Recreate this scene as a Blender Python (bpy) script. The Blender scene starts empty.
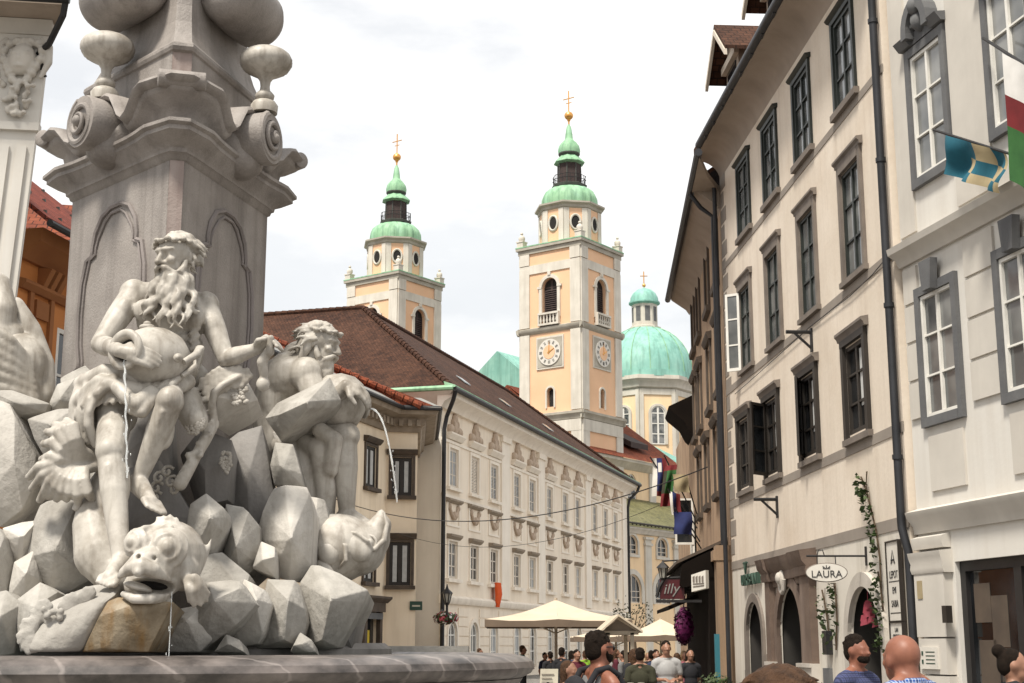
import bpy, bmesh, math, random
from mathutils import Vector, Matrix, Euler
random.seed(7)
R = math.radians
sc = bpy.context.scene
COL = sc.collection

# ------------------------------------------------------------------ camera
CF = 1422.0                      # focal length in pixels of a 1024 wide frame
PITCH = math.atan(303 / CF)
EYE = 1.65
cd = bpy.data.cameras.new('camera'); cam = bpy.data.objects.new('camera', cd); COL.objects.link(cam)
cd.sensor_width = 36; cd.lens = CF / 1024 * 36
cd.clip_start = 0.05; cd.clip_end = 4000
cam.location = (0, 0, EYE); cam.rotation_euler = (R(90) + PITCH, 0, 0)
sc.camera = cam

# ------------------------------------------------------------------ sky, sun, exposure
SUN_EL, SUN_AZ = 60, -148        # azimuth of the sun, degrees clockwise from +Y (negative: to the left, behind the camera)
wd = bpy.data.worlds.new('World'); sc.world = wd; wd.use_nodes = True
nt = wd.node_tree; nt.nodes.clear()
def wn(t, **k):
    n = nt.nodes.new(t)
    for a, b in k.items(): setattr(n, a, b)
    return n
out = wn('ShaderNodeOutputWorld'); bg = wn('ShaderNodeBackground'); bg.inputs['Strength'].default_value = 0.068
sky = wn('ShaderNodeTexSky', sky_type='NISHITA', sun_disc=False)
sky.sun_elevation = R(SUN_EL); sky.sun_rotation = R(SUN_AZ)
sky.air_density = 1.3; sky.dust_density = 2.0
tc = wn('ShaderNodeTexCoord')
mp = wn('ShaderNodeMapping'); mp.inputs['Scale'].default_value = (1.0, 1.0, 2.6); mp.inputs['Location'].default_value = (0.35, 0.12, 0.4)
mp.inputs['Rotation'].default_value = (0, R(-14), 0)
n1 = wn('ShaderNodeTexNoise'); n1.inputs['Scale'].default_value = 3.4; n1.inputs['Detail'].default_value = 7; n1.inputs['Roughness'].default_value = 0.56
r1 = wn('ShaderNodeValToRGB'); r1.color_ramp.elements[0].position = 0.38; r1.color_ramp.elements[1].position = 0.52
r1.color_ramp.elements[0].color = (.74, .74, .74, 1)
n2 = wn('ShaderNodeTexNoise'); n2.inputs['Scale'].default_value = 7.0; n2.inputs['Detail'].default_value = 6
r2 = wn('ShaderNodeValToRGB'); r2.color_ramp.elements[0].position = 0.3; r2.color_ramp.elements[1].position = 0.75
r2.color_ramp.elements[0].color = (10.4, 10.4, 10.4, 1); r2.color_ramp.elements[1].color = (11.6, 11.5, 11.3, 1)
mx = wn('ShaderNodeMix', data_type='RGBA')
L = nt.links.new
L(tc.outputs['Generated'], mp.inputs['Vector']); L(mp.outputs[0], n1.inputs['Vector']); L(mp.outputs[0], n2.inputs['Vector'])
L(n1.outputs['Fac'], r1.inputs['Fac']); L(n2.outputs['Fac'], r2.inputs['Fac'])
L(r1.outputs['Color'], mx.inputs['Factor']); L(sky.outputs['Color'], mx.inputs['A']); L(r2.outputs['Color'], mx.inputs['B'])
L(mx.outputs['Result'], bg.inputs['Color']); L(bg.outputs[0], out.inputs['Surface'])

sd = bpy.data.lights.new('sun', 'SUN'); sun = bpy.data.objects.new('sun', sd); COL.objects.link(sun)
sd.energy = 3.7; sd.angle = R(10); sd.color = (1, .94, .84)
az = R(SUN_AZ); el = R(SUN_EL)
sdir = Vector((math.sin(az) * math.cos(el), math.cos(az) * math.cos(el), math.sin(el)))
sun.rotation_euler = (-sdir).to_track_quat('-Z', 'Y').to_euler()
sun.location = sdir * 200
sc.view_settings.view_transform = 'Standard'; sc.view_settings.look = 'None'
sc.view_settings.exposure = 0.64; sc.view_settings.gamma = 1; sc.view_settings.use_curve_mapping = False

# ------------------------------------------------------------------ helpers
def W(px, py, Y):
    """world point at forward distance Y seen at a place of the survey photograph"""
    u = (px - 512) / CF; v = (341.5 - py) / CF; c, s = math.cos(PITCH), math.sin(PITCH)
    k = Y / (c - s * v)
    return Vector((u * k, Y, EYE + (s + c * v) * k))

ORG = {}
def tag(o, label=None, cat=None, group=None, kind=None):
    if label: o['label'] = label
    if cat: o['category'] = cat
    if group: o['group'] = group
    if kind: o['kind'] = kind
    return o
def thing(name, loc, label, cat, group=None):
    o = bpy.data.objects.new(name, None); COL.objects.link(o); o.location = loc
    o.empty_display_size = .2
    ORG[o.name] = Vector(loc)
    return tag(o, label, cat, group)

class Fac:
    """a wall's own frame: s along it, z up, d outward"""
    def __init__(self, ox, oy, deg, side):
        a = R(deg); self.o = Vector((ox, oy, 0)); self.u = Vector((math.sin(a), math.cos(a), 0))
        self.n = Vector((-self.u.y, self.u.x, 0)) if side == 'L' else Vector((self.u.y, -self.u.x, 0))
    def p(self, s, z, d=0):
        q = self.o + self.u * s + self.n * d; return Vector((q.x, q.y, z))

class MB:
    def __init__(self): self.v = []; self.f = []
    def add(self, vs, fs):
        b = len(self.v); self.v += [Vector(x) for x in vs]; self.f += [tuple(b + i for i in f) for f in fs]; return self
    def poly(self, *pts): return self.add(pts, [tuple(range(len(pts)))])
    def box(self, c, size, rot=None):
        x, y, z = [q / 2 for q in size]; c = Vector(c)
        vs = [Vector((a * x, b * y, e * z)) for a in (-1, 1) for b in (-1, 1) for e in (-1, 1)]
        if rot is not None:
            M = rot if isinstance(rot, Matrix) else Euler(rot).to_matrix(); vs = [M @ q for q in vs]
        return self.add([c + q for q in vs], [(0, 1, 3, 2), (4, 6, 7, 5), (0, 4, 5, 1), (2, 3, 7, 6), (0, 2, 6, 4), (1, 5, 7, 3)])
    def fbox(self, F, s0, s1, z0, z1, d0, d1):
        vs = [F.p(s, z, d) for s in (s0, s1) for d in (d0, d1) for z in (z0, z1)]
        return self.add(vs, [(0, 1, 3, 2), (4, 6, 7, 5), (0, 4, 5, 1), (2, 3, 7, 6), (0, 2, 6, 4), (1, 5, 7, 3)])
    def prism(self, pts, vec):
        n = len(pts); vec = Vector(vec); pts = [Vector(p) for p in pts]
        vs = pts + [p + vec for p in pts]
        fs = [tuple(range(n))[::-1], tuple(range(n, 2 * n))] + [(i, (i + 1) % n, n + (i + 1) % n, n + i) for i in range(n)]
        return self.add(vs, fs)
    def fprof(self, F, prof, s0, s1):
        """a moulding: profile of (d, z) run along the wall"""
        return self.prism([F.p(s0, z, d) for d, z in prof], F.u * (s1 - s0))
    def lathe(self, prof, n=24, c=(0, 0, 0), axis=(0, 0, 1), rot=0, caps=True):
        M = Vector(axis).normalized().to_track_quat('Z', 'Y').to_matrix(); c = Vector(c)
        vs = []; fs = []
        for r, z in prof:
            for i in range(n):
                a = rot + 2 * math.pi * i / n; vs.append(c + M @ Vector((r * math.cos(a), r * math.sin(a), z)))
        m = len(prof)
        for j in range(m - 1):
            for i in range(n):
                k = (i + 1) % n; fs.append((j * n + i, j * n + k, (j + 1) * n + k, (j + 1) * n + i))
        if caps: fs.append(tuple(range(n))[::-1]); fs.append(tuple(range((m - 1) * n, m * n)))
        return self.add(vs, fs)
    def tube(self, pts, r, n=8, caps=True):
        pts = [Vector(p) for p in pts]; m = len(pts)
        rs = r if isinstance(r, (list, tuple)) else [r] * m
        vs = []; fs = []; up = None
        for i, p in enumerate(pts):
            t = (pts[min(i + 1, m - 1)] - pts[max(i - 1, 0)])
            t = t.normalized() if t.length > 1e-9 else Vector((0, 0, 1))
            if up is None:
                up = t.orthogonal().normalized()
            else:
                up = up - t * up.dot(t); up = up.normalized() if up.length > 1e-6 else t.orthogonal().normalized()
            w = t.cross(up)
            for k in range(n):
                a = 2 * math.pi * k / n; vs.append(p + (up * math.cos(a) + w * math.sin(a)) * rs[i])
        for j in range(m - 1):
            for k in range(n):
                q = (k + 1) % n; fs.append((j * n + k, j * n + q, (j + 1) * n + q, (j + 1) * n + k))
        if caps: fs.append(tuple(range(n))[::-1]); fs.append(tuple(range((m - 1) * n, m * n)))
        return self.add(vs, fs)
    def ell(self, c, r, rot=None, n=16, m=10):
        if not isinstance(r, (list, tuple)): r = (r, r, r)
        c = Vector(c); M = Matrix.Identity(3) if rot is None else (rot if isinstance(rot, Matrix) else Euler(rot).to_matrix())
        vs = [c + M @ Vector((0, 0, -r[2]))]; fs = []
        for j in range(1, m):
            b = -math.pi / 2 + math.pi * j / m
            for i in range(n):
                a = 2 * math.pi * i / n
                vs.append(c + M @ Vector((r[0] * math.cos(b) * math.cos(a), r[1] * math.cos(b) * math.sin(a), r[2] * math.sin(b))))
        vs.append(c + M @ Vector((0, 0, r[2]))); T = len(vs) - 1
        for i in range(n):
            k = (i + 1) % n; fs.append((0, 1 + k, 1 + i)); fs.append((T, T - n + i, T - n + k))
            for j in range(m - 2): fs.append((1 + j * n + i, 1 + j * n + k, 1 + (j + 1) * n + k, 1 + (j + 1) * n + i))
        return self.add(vs, fs)
    def cap(self, a, b, ra, rb=None, n=14):
        rb = ra if rb is None else rb
        a = Vector(a); b = Vector(b); d = b - a; Ln = max(d.length, 1e-5); prof = []
        for i in range(6): t = math.pi / 2 * i / 6; prof.append((max(ra * math.sin(t), 1e-4), -ra * math.cos(t)))
        prof.append((ra, 0)); prof.append((rb, Ln))
        for i in range(1, 7): t = math.pi / 2 * i / 6; prof.append((max(rb * math.cos(t), 1e-4), Ln + rb * math.sin(t)))
        return self.lathe(prof, n, a, d if d.length > 1e-5 else (0, 0, 1))
    def chain(self, pts, rs, n=14):
        for i in range(len(pts) - 1): self.cap(pts[i], pts[i + 1], rs[i], rs[i + 1], n)
        return self
    def hull(self, pts, bev=0.0):
        bm = bmesh.new()
        for p in pts: bm.verts.new(p)
        g = bmesh.ops.convex_hull(bm, input=bm.verts)
        bmesh.ops.delete(bm, geom=[x for x in g['geom_interior'] if isinstance(x, bmesh.types.BMVert)], context='VERTS')
        bmesh.ops.dissolve_limit(bm, angle_limit=R(7), verts=bm.verts, edges=bm.edges)
        if bev: bmesh.ops.bevel(bm, geom=list(bm.edges), offset=bev, segments=2, affect='EDGES', profile=.5, clamp_overlap=True)
        bm.verts.index_update()
        self.add([q.co.copy() for q in bm.verts], [tuple(q.index for q in f.verts) for f in bm.faces]); bm.free()
        return self
    def mesh(self, name, org, sharp=38):
        me = bpy.data.meshes.new(name); me.from_pydata([q - org for q in self.v], [], self.f)
        finish(me, sharp); return me
    def build(self, name, m, parent=None, sharp=38, label=None):
        if parent is not None: org = ORG[parent.name]
        else:
            xs = [q.x for q in self.v]; ys = [q.y for q in self.v]; zs = [q.z for q in self.v]
            org = Vector(((min(xs) + max(xs)) / 2, (min(ys) + max(ys)) / 2, min(zs)))
        return link(name, self.mesh(name, org, sharp), m, parent, org, label)

def finish(me, sharp=38, fixn=True):
    if fixn:
        bm = bmesh.new(); bm.from_mesh(me); bmesh.ops.recalc_face_normals(bm, faces=bm.faces); bm.to_mesh(me); bm.free()
    uv = me.uv_layers.new(name='UVMap')
    Z = Vector((0, 0, 1))
    for p in me.polygons:
        n = p.normal
        a = Z.cross(n)
        a = a.normalized() if a.length > 0.05 else Vector((1, 0, 0))
        b = n.cross(a)
        for li in p.loop_indices:
            co = me.vertices[me.loops[li].vertex_index].co
            uv.data[li].uv = (co.dot(a), co.dot(b))
    me.polygons.foreach_set('use_smooth', [True] * len(me.polygons))
    me.set_sharp_from_angle(angle=R(sharp)); me.update()

def link(name, me, m, parent, org, label=None):
    o = bpy.data.objects.new(name, me); COL.objects.link(o)
    me.materials.append(m)
    if parent is not None: o.parent = parent
    else: o.location = org
    ORG[o.name] = Vector(org)
    if label: o['label'] = label
    return o

def sculpt(mb, name, m, parent, voxel=.016, smooth=5, label=None, cut=None):
    """one continuous carved surface out of overlapping solids"""
    org = ORG[parent.name] if parent is not None else Vector((0, 0, 0))
    me = bpy.data.meshes.new('tmp'); me.from_pydata([q - org for q in mb.v], [], mb.f)
    bm = bmesh.new(); bm.from_mesh(me); bmesh.ops.recalc_face_normals(bm, faces=bm.faces); bm.to_mesh(me); bm.free()
    o = bpy.data.objects.new('tmp', me); COL.objects.link(o)
    rm = o.modifiers.new('r', 'REMESH'); rm.mode = 'VOXEL'; rm.voxel_size = voxel
    co = None
    if cut is not None:
        cm = bpy.data.meshes.new('cut'); cm.from_pydata([q - org for q in cut.v], [], cut.f)
        bm = bmesh.new(); bm.from_mesh(cm); bmesh.ops.recalc_face_normals(bm, faces=bm.faces); bm.to_mesh(cm); bm.free()
        co = bpy.data.objects.new('cut', cm); COL.objects.link(co)
        bo = o.modifiers.new('b', 'BOOLEAN'); bo.operation = 'DIFFERENCE'; bo.object = co; bo.solver = 'EXACT'
        r2_ = o.modifiers.new('r2', 'REMESH'); r2_.mode = 'VOXEL'; r2_.voxel_size = voxel
    if smooth: s = o.modifiers.new('s', 'SMOOTH'); s.iterations = smooth; s.factor = .5
    dg = bpy.context.evaluated_depsgraph_get(); dg.update()
    nm = bpy.data.meshes.new_from_object(o.evaluated_get(dg)); nm.name = name
    bpy.data.objects.remove(o); bpy.data.meshes.remove(me)
    if co is not None: bpy.data.objects.remove(co)
    nm.materials.clear()
    finish(nm, 80, False)
    return link(name, nm, m, parent, org, label)

def kids(o): return [c for c in COL.objects if c.parent == o]
def dup(o, parent=None, off=None):
    c = o.copy(); COL.objects.link(c); ORG[c.name] = ORG[o.name].copy()
    if parent is not None: c.parent = parent
    if off is not None: c.location = o.location + off
    for ch in kids(o): dup(ch, c)
    return c

def wall(mb, F, s0, s1, z0, z1, ops=(), dep=.22):
    """wall sheet with real openings (a, b, c, d[, rise of arch]) and their reveals"""
    S = sorted({s0, s1, *[q for o in ops for q in o[:2] if s0 < q < s1]}); Z = sorted({z0, z1, *[q for o in ops for q in o[2:4] if z0 < q < z1]})
    for i in range(len(S) - 1):
        for j in range(len(Z) - 1):
            a, b, c, d = S[i], S[i + 1], Z[j], Z[j + 1]; ms, mz = (a + b) / 2, (c + d) / 2
            if any(o[0] < ms < o[1] and o[2] < mz < o[3] for o in ops): continue
            mb.poly(F.p(a, c), F.p(b, c), F.p(b, d), F.p(a, d))
    for o in ops:
        a, b, c, d = o[:4]; rise = o[4] if len(o) > 4 else 0; top = d - rise
        mb.poly(F.p(a, c), F.p(a, c, -dep), F.p(a, top, -dep), F.p(a, top)); mb.poly(F.p(b, c), F.p(b, top), F.p(b, top, -dep), F.p(b, c, -dep))
        mb.poly(F.p(a, c), F.p(b, c), F.p(b, c, -dep), F.p(a, c, -dep))
        if not rise: mb.poly(F.p(a, d), F.p(a, d, -dep), F.p(b, d, -dep), F.p(b, d))
        else:
            m = (a + b) / 2; h = (b - a) / 2; N = 12
            P = [(m - h * math.cos(math.pi * k / N), top + rise * math.sin(math.pi * k / N)) for k in range(N + 1)]
            for k in range(N):
                (x0, y0), (x1, y1) = P[k], P[k + 1]
                mb.poly(F.p(x0, y0), F.p(x0, y0, -dep), F.p(x1, y1, -dep), F.p(x1, y1))
                cx = a if k < N / 2 else b
                mb.poly(F.p(cx, d), F.p(x0, y0), F.p(x1, y1))
            mb.poly(F.p(a, d), F.p(m, d), F.p(b, d), F.p(m, d)) if False else None
            mb.poly(F.p(a, d), F.p(P[N // 2][0], P[N // 2][1]), F.p(b, d))
    return mb

def arch_ring(mb, F, m, h, z0, spring, rise, w, d0, d1, N=14):
    """archivolt with its jambs: opening half width h, ring width w"""
    pi_, po = [], []
    pi_.append((m - h, z0)); po.append((m - h - w, z0))
    for k in range(N + 1):
        a = math.pi * k / N; pi_.append((m - h * math.cos(a), spring + rise * math.sin(a))); po.append((m - (h + w) * math.cos(a), spring + (rise + w) * math.sin(a)))
    pi_.append((m + h, z0)); po.append((m + h + w, z0))
    for k in range(len(pi_) - 1):
        q = [pi_[k], pi_[k + 1], po[k + 1], po[k]]
        mb.prism([F.p(s, z, d0) for s, z in q], F.n * (d1 - d0))
    return mb

# ------------------------------------------------------------------ materials
def newmat(name):
    m = bpy.data.materials.new(name); m.use_nodes = True; t = m.node_tree
    return m, t, t.nodes['Principled BSDF'], t.nodes.new('ShaderNodeTexCoord')
def ramp(t, src, p0, c0, p1, c1):
    r = t.nodes.new('ShaderNodeValToRGB'); e = r.color_ramp.elements
    e[0].position, e[0].color, e[1].position, e[1].color = p0, c0, p1, c1
    t.links.new(src, r.inputs['Fac']); return r.outputs['Color']
def noise(t, vec, scale, det=5, sc3=None, rough=.55):
    if sc3:
        mpn = t.nodes.new('ShaderNodeMapping'); mpn.inputs['Scale'].default_value = sc3; t.links.new(vec, mpn.inputs['Vector']); vec = mpn.outputs[0]
    n = t.nodes.new('ShaderNodeTexNoise'); n.inputs['Scale'].default_value = scale; n.inputs['Detail'].default_value = det; n.inputs['Roughness'].default_value = rough
    t.links.new(vec, n.inputs['Vector']); return n.outputs['Fac']
def mixc(t, f, a, b, mode='MIX'):
    m = t.nodes.new('ShaderNodeMix'); m.data_type = 'RGBA'; m.blend_type = mode
    for s, v in (('Factor', f), ('A', a), ('B', b)):
        i = m.inputs[s] if s != 'Factor' else m.inputs[0]
        if hasattr(v, 'links') or hasattr(v, 'is_linked'): t.links.new(v, i)
        else: i.default_value = v if s == 'Factor' or len(v) == 4 else (*v, 1)
    return m.outputs['Result']
def c4(c): return (*c, 1) if len(c) == 3 else c
def mat(name, c1, c2=None, scale=2.5, rough=.8, bump=.0, bscale=60, streak=None, samt=.5, stain=None, stamt=.5, stscale=.6, sscale=1.0, metal=0, spec=.4, coord='Object', fine=.0):
    m, t, b, tcn = newmat(name); vec = tcn.outputs[coord]
    c2 = c2 or tuple(q * .86 for q in c1)
    col = ramp(t, noise(t, vec, scale, 6), .3, c4(c1), .72, c4(c2))
    if stain:
        f = ramp(t, noise(t, vec, stscale, 7, None, .65), .48, (0, 0, 0, 1), .72, (stamt, stamt, stamt, 1))
        col = mixc(t, f, col, c4(stain))
    if streak:
        f = ramp(t, noise(t, vec, 1.0, 6, (2.2 * sscale, 2.2 * sscale, .16 * sscale ** .5), .6), .46, (0, 0, 0, 1), .74, (samt, samt, samt, 1))
        col = mixc(t, f, col, c4(streak))
    if fine:
        f = ramp(t, noise(t, vec, bscale * 1.4, 3), .4, (1, 1, 1, 1), .75, (1 - fine, 1 - fine, 1 - fine, 1))
        col = mixc(t, 1.0, col, f, 'MULTIPLY')
    t.links.new(col, b.inputs['Base Color'])
    b.inputs['Roughness'].default_value = rough; b.inputs['Metallic'].default_value = metal; b.inputs['Specular IOR Level'].default_value = spec
    if bump:
        bn = t.nodes.new('ShaderNodeBump'); bn.inputs['Strength'].default_value = bump; bn.inputs['Distance'].default_value = .02
        t.links.new(noise(t, vec, bscale, 6), bn.inputs['Height']); t.links.new(bn.outputs[0], b.inputs['Normal'])
    return m
def tiles(name, ca, cb, cc, w=.2, h=.16, scale=.25, bump=.8, rough=.85, mort=(.02, .012, .01)):
    m, t, b, tcn = newmat(name); uv = tcn.outputs['UV']
    br = t.nodes.new('ShaderNodeTexBrick'); br.offset = .5
    br.inputs['Scale'].default_value = 1; br.inputs['Brick Width'].default_value = w; br.inputs['Row Height'].default_value = h
    br.inputs['Mortar Size'].default_value = .012; br.inputs['Mortar Smooth'].default_value = .6; br.inputs['Bias'].default_value = 0
    br.inputs['Color1'].default_value = c4(ca); br.inputs['Color2'].default_value = c4(cb); br.inputs['Mortar'].default_value = c4(mort)
    t.links.new(uv, br.inputs['Vector'])
    f = ramp(t, noise(t, uv, scale, 8, None, .7), .42, (0, 0, 0, 1), .7, (.75, .75, .75, 1))
    col = mixc(t, f, br.outputs['Color'], c4(cc))
    f2 = ramp(t, noise(t, uv, 2.6, 6, None, .75), .35, (.55, .55, .55, 1), .7, (1.25, 1.25, 1.25, 1))
    col = mixc(t, 1.0, col, f2, 'MULTIPLY')
    t.links.new(col, b.inputs['Base Color']); b.inputs['Roughness'].default_value = rough; b.inputs['Specular IOR Level'].default_value = .2
    bn = t.nodes.new('ShaderNodeBump'); bn.inputs['Strength'].default_value = bump; bn.inputs['Distance'].default_value = .03
    inv = t.nodes.new('ShaderNodeMath'); inv.operation = 'SUBTRACT'; inv.inputs[0].default_value = 1; t.links.new(br.outputs['Fac'], inv.inputs[1])
    t.links.new(inv.outputs[0], bn.inputs['Height']); t.links.new(bn.outputs[0], b.inputs['Normal'])
    return m
def glassy(name, c=(.012, .014, .016), c2=(.05, .052, .055), scale=.9, rough=.06):
    m, t, b, tcn = newmat(name)
    t.links.new(ramp(t, noise(t, tcn.outputs['Object'], scale, 3), .4, c4(c), .65, c4(c2)), b.inputs['Base Color'])
    b.inputs['Roughness'].default_value = rough; b.inputs['Specular IOR Level'].default_value = .6
    bn = t.nodes.new('ShaderNodeBump'); bn.inputs['Strength'].default_value = .04; bn.inputs['Distance'].default_value = .05
    t.links.new(noise(t, tcn.outputs['Object'], 2.2, 2), bn.inputs['Height']); t.links.new(bn.outputs[0], b.inputs['Normal'])
    return m
def plaid(name, base, a, b_, scale=55, th0=.6):
    m, t, b, tcn = newmat(name); col = c4(base)
    for ax, cc, s, th in (('X', a, scale, th0), ('Z', a, scale, th0), ('X', b_, scale * .5, .8), ('Z', b_, scale * .5, .8)):
        w = t.nodes.new('ShaderNodeTexWave'); w.wave_type = 'BANDS'; w.bands_direction = ax; w.inputs['Scale'].default_value = s / 6.28; w.inputs['Distortion'].default_value = .3
        t.links.new(tcn.outputs['Object'], w.inputs['Vector'])
        f = ramp(t, w.outputs['Fac'], th, (0, 0, 0, 1), th + .08, (.6, .6, .6, 1)); col = mixc(t, f, col, c4(cc))
    t.links.new(col, b.inputs['Base Color']); b.inputs['Roughness'].default_value = .9
    return m

M = {}
# fountain
M['statue'] = mat('carved_white_marble', (.50, .468, .42), (.37, .343, .30), 3.5, .5, .06, 60, streak=(.13, .105, .078), samt=.8, stain=(.19, .16, .125), stamt=.62, stscale=5.5, fine=.05, sscale=4)
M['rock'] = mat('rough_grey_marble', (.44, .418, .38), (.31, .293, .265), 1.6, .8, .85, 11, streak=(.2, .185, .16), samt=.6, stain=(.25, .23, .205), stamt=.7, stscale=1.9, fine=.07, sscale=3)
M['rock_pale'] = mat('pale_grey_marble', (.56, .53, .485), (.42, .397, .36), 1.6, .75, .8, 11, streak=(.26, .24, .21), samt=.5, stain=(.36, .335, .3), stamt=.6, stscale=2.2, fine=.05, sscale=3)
M['rock_dark'] = mat('dark_grey_marble', (.25, .235, .22), (.16, .15, .14), 2.0, .7, .2, 30, streak=(.09, .082, .075), samt=.6, fine=.06, sscale=3)  # darker grey than the other boulders
M['rock_wet'] = mat('algae_stained_marble', (.30, .25, .18), (.17, .125, .07), 5, .5, .3, 40, streak=(.17, .09, .022), samt=.95, stain=(.07, .05, .03), stamt=.7, stscale=5, sscale=7)
M['ped'] = mat('veined_pink_grey_limestone', (.295, .265, .242), (.21, .188, .172), 2.6, .6, .25, 60, streak=(.13, .112, .10), samt=.75, stain=(.37, .34, .315), stamt=.6, stscale=2.2, fine=.15, sscale=3.2)
M['ped_red'] = mat('reddish_limestone_strip', (.26, .205, .185), (.2, .15, .133), 4.0, .6, .2, 50, streak=(.40, .35, .32), samt=.6, stain=(.19, .135, .115), stamt=.6, stscale=4, sscale=3)
M['groove'] = mat('dark_weathered_moulding', (.17, .15, .14), (.24, .21, .2), 4, .75, .2)
M['stain'] = mat('brown_algae_stain', (.20, .12, .045), (.30, .2, .09), 20, .5)
m_, t_, b_, tc_ = newmat('polished_red_marble')
nz = noise(t_, tc_.outputs['Object'], 3.2, 8, (1, 1, 1.6), .62)
colr = ramp(t_, nz, .36, (.035, .03, .028, 1), .68, (.19, .163, .15, 1))
vn = t_.nodes.new('ShaderNodeTexWave'); vn.wave_type = 'BANDS'; vn.bands_direction = 'DIAGONAL'; vn.inputs['Scale'].default_value = 1.1; vn.inputs['Distortion'].default_value = 12; vn.inputs['Detail'].default_value = 5
t_.links.new(tc_.outputs['Object'], vn.inputs['Vector'])
colr = mixc(t_, ramp(t_, vn.outputs['Fac'], .965, (0, 0, 0, 1), 1, (.22, .22, .22, 1)), colr, (.5, .44, .41, 1))
t_.links.new(colr, b_.inputs['Base Color']); b_.inputs['Roughness'].default_value = .38
M['redmarble'] = m_
M['hole'] = mat('hollow_shade', (.012, .011, .01), (.02, .018, .016), 5, .9)  # near-black fill painted in for the shade inside openings
m_, t_, b_, tc_ = newmat('water'); b_.inputs['Base Color'].default_value = (.9, .92, .92, 1); b_.inputs['Roughness'].default_value = .08; b_.inputs['Transmission Weight'].default_value = .6; b_.inputs['IOR'].default_value = 1.33
M['water'] = m_
m_, t_, b_, tc_ = newmat('basin_water'); b_.inputs['Base Color'].default_value = (.03, .04, .038, 1); b_.inputs['Roughness'].default_value = .06
bn_ = t_.nodes.new('ShaderNodeBump'); bn_.inputs['Strength'].default_value = .3; t_.links.new(noise(t_, tc_.outputs['Object'], 9, 3), bn_.inputs['Height']); t_.links.new(bn_.outputs[0], b_.inputs['Normal'])
M['pool'] = m_
# buildings
M['pave'] = tiles('stone_paving', (.20, .185, .17), (.26, .245, .225), (.15, .14, .13), .6, .4, .3, .4, .8, (.09, .085, .08))
M['palace'] = mat('cream_lime_plaster', (.86, .755, .62), (.79, .685, .55), .8, .9, .1, 30, streak=(.5, .41, .32), samt=.3, stain=(.76, .68, .57), stamt=.5, stscale=.5)
M['palace_trim'] = mat('pale_stucco_trim', (.86, .78, .67), (.78, .70, .59), 1.2, .9, .1, 30, streak=(.5, .42, .34), samt=.35)
M['palace_shadow'] = mat('shade_brown_stucco_relief', (.54, .43, .33), (.41, .315, .24), 5, .9)  # shade of the stucco relief put into its brown
M['palace_end'] = mat('white_plaster', (.74, .69, .61), (.66, .61, .54), .8, .9, .08, 30, streak=(.5, .46, .4), samt=.3)
M['house'] = mat('ochre_cream_plaster', (.85, .72, .55), (.78, .65, .48), .9, .9, .1, 30, streak=(.42, .31, .2), samt=.35, stain=(.7, .58, .43), stamt=.4)
M['cornice'] = mat('grey_brown_cornice', (.33, .27, .205), (.21, .165, .12), 2.5, .85, .1, 30)
M['brownstone'] = mat('dark_brown_stone_trim', (.095, .07, .05), (.055, .04, .03), 3, .8)
M['brownroof'] = tiles('old_brown_plain_tiles', (.075, .032, .018), (.036, .016, .010), (.115, .054, .032), .18, .15, .28, 1.0)
M['redroof'] = tiles('orange_clay_tiles', (.25, .068, .03), (.18, .045, .022), (.13, .038, .022), .25, .33, .5, 1.0)
M['redroof2'] = tiles('red_clay_tiles', (.25, .055, .032), (.18, .04, .026), (.14, .032, .022), .2, .18, .4, 1.0)
M['greenroof'] = tiles('olive_glazed_tiles', (.175, .165, .065), (.115, .115, .048), (.23, .215, .105), .25, .3, .4, .8, .5)
M['copper'] = mat('green_copper_patina', (.29, .49, .30), (.20, .38, .22), 1.4, .65, .05, 20, streak=(.06, .15, .09), samt=.8, stain=(.33, .56, .43), stamt=.6)
M['copper_pale'] = mat('pale_green_copper', (.24, .47, .40), (.17, .38, .32), .7, .6, .05, 20, streak=(.09, .2, .16), samt=.75, stain=(.34, .56, .47), stamt=.6, stscale=.5)
M['copper_dark'] = mat('blackened_copper', (.035, .033, .03), (.06, .065, .055), 2, .6)
M['lanternbrown'] = mat('dark_brown_louvre', (.055, .035, .03), (.03, .02, .02), 3, .8)
M['gold'] = mat('gilded_ball', (.75, .40, .12), (.6, .3, .09), 2, .35, metal=.85)
M['tower'] = mat('apricot_plaster', (.74, .475, .30), (.67, .42, .26), .5, .9, .05, 20, streak=(.62, .44, .27), samt=.4)
M['church'] = mat('pale_apricot_plaster', (.84, .63, .40), (.76, .56, .35), .5, .9, .05, 20, streak=(.6, .44, .28), samt=.4)
M['tower_trim'] = mat('white_grey_pilaster', (.62, .58, .51), (.50, .465, .40), .8, .9, .05, 20, streak=(.37, .34, .29), samt=.55)
M['tower_corn'] = mat('grey_stone_cornice', (.40, .37, .31), (.28, .255, .21), 1.2, .85)
M['beige'] = mat('aged_beige_plaster', (.70, .62, .525), (.60, .52, .425), .7, .92, .16, 14, streak=(.40, .32, .245), samt=.34, stain=(.56, .465, .365), stamt=.6, stscale=.9, sscale=1.7, fine=.06)
M['whiteground'] = mat('whitewashed_plaster', (.62, .58, .51), (.53, .49, .43), .9, .9, .14, 14, streak=(.36, .32, .26), samt=.65, stain=(.5, .45, .37), stamt=.5, stscale=1.4, sscale=1.7)
M['band'] = mat('grey_painted_band', (.27, .235, .2), (.21, .18, .152), 1.5, .9)
M['stonefr'] = mat('grey_brown_window_stone', (.19, .16, .135), (.12, .1, .085), 2.5, .85, .15, 40)
M['portal'] = mat('brown_veined_portal_stone', (.15, .105, .08), (.085, .058, .045), 3, .7, .2, 30, streak=(.26, .2, .165), samt=.65)
M['palestone'] = mat('pale_limestone', (.5, .46, .41), (.4, .365, .32), 3, .8, .2, 40, streak=(.27, .24, .2), samt=.4)
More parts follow.
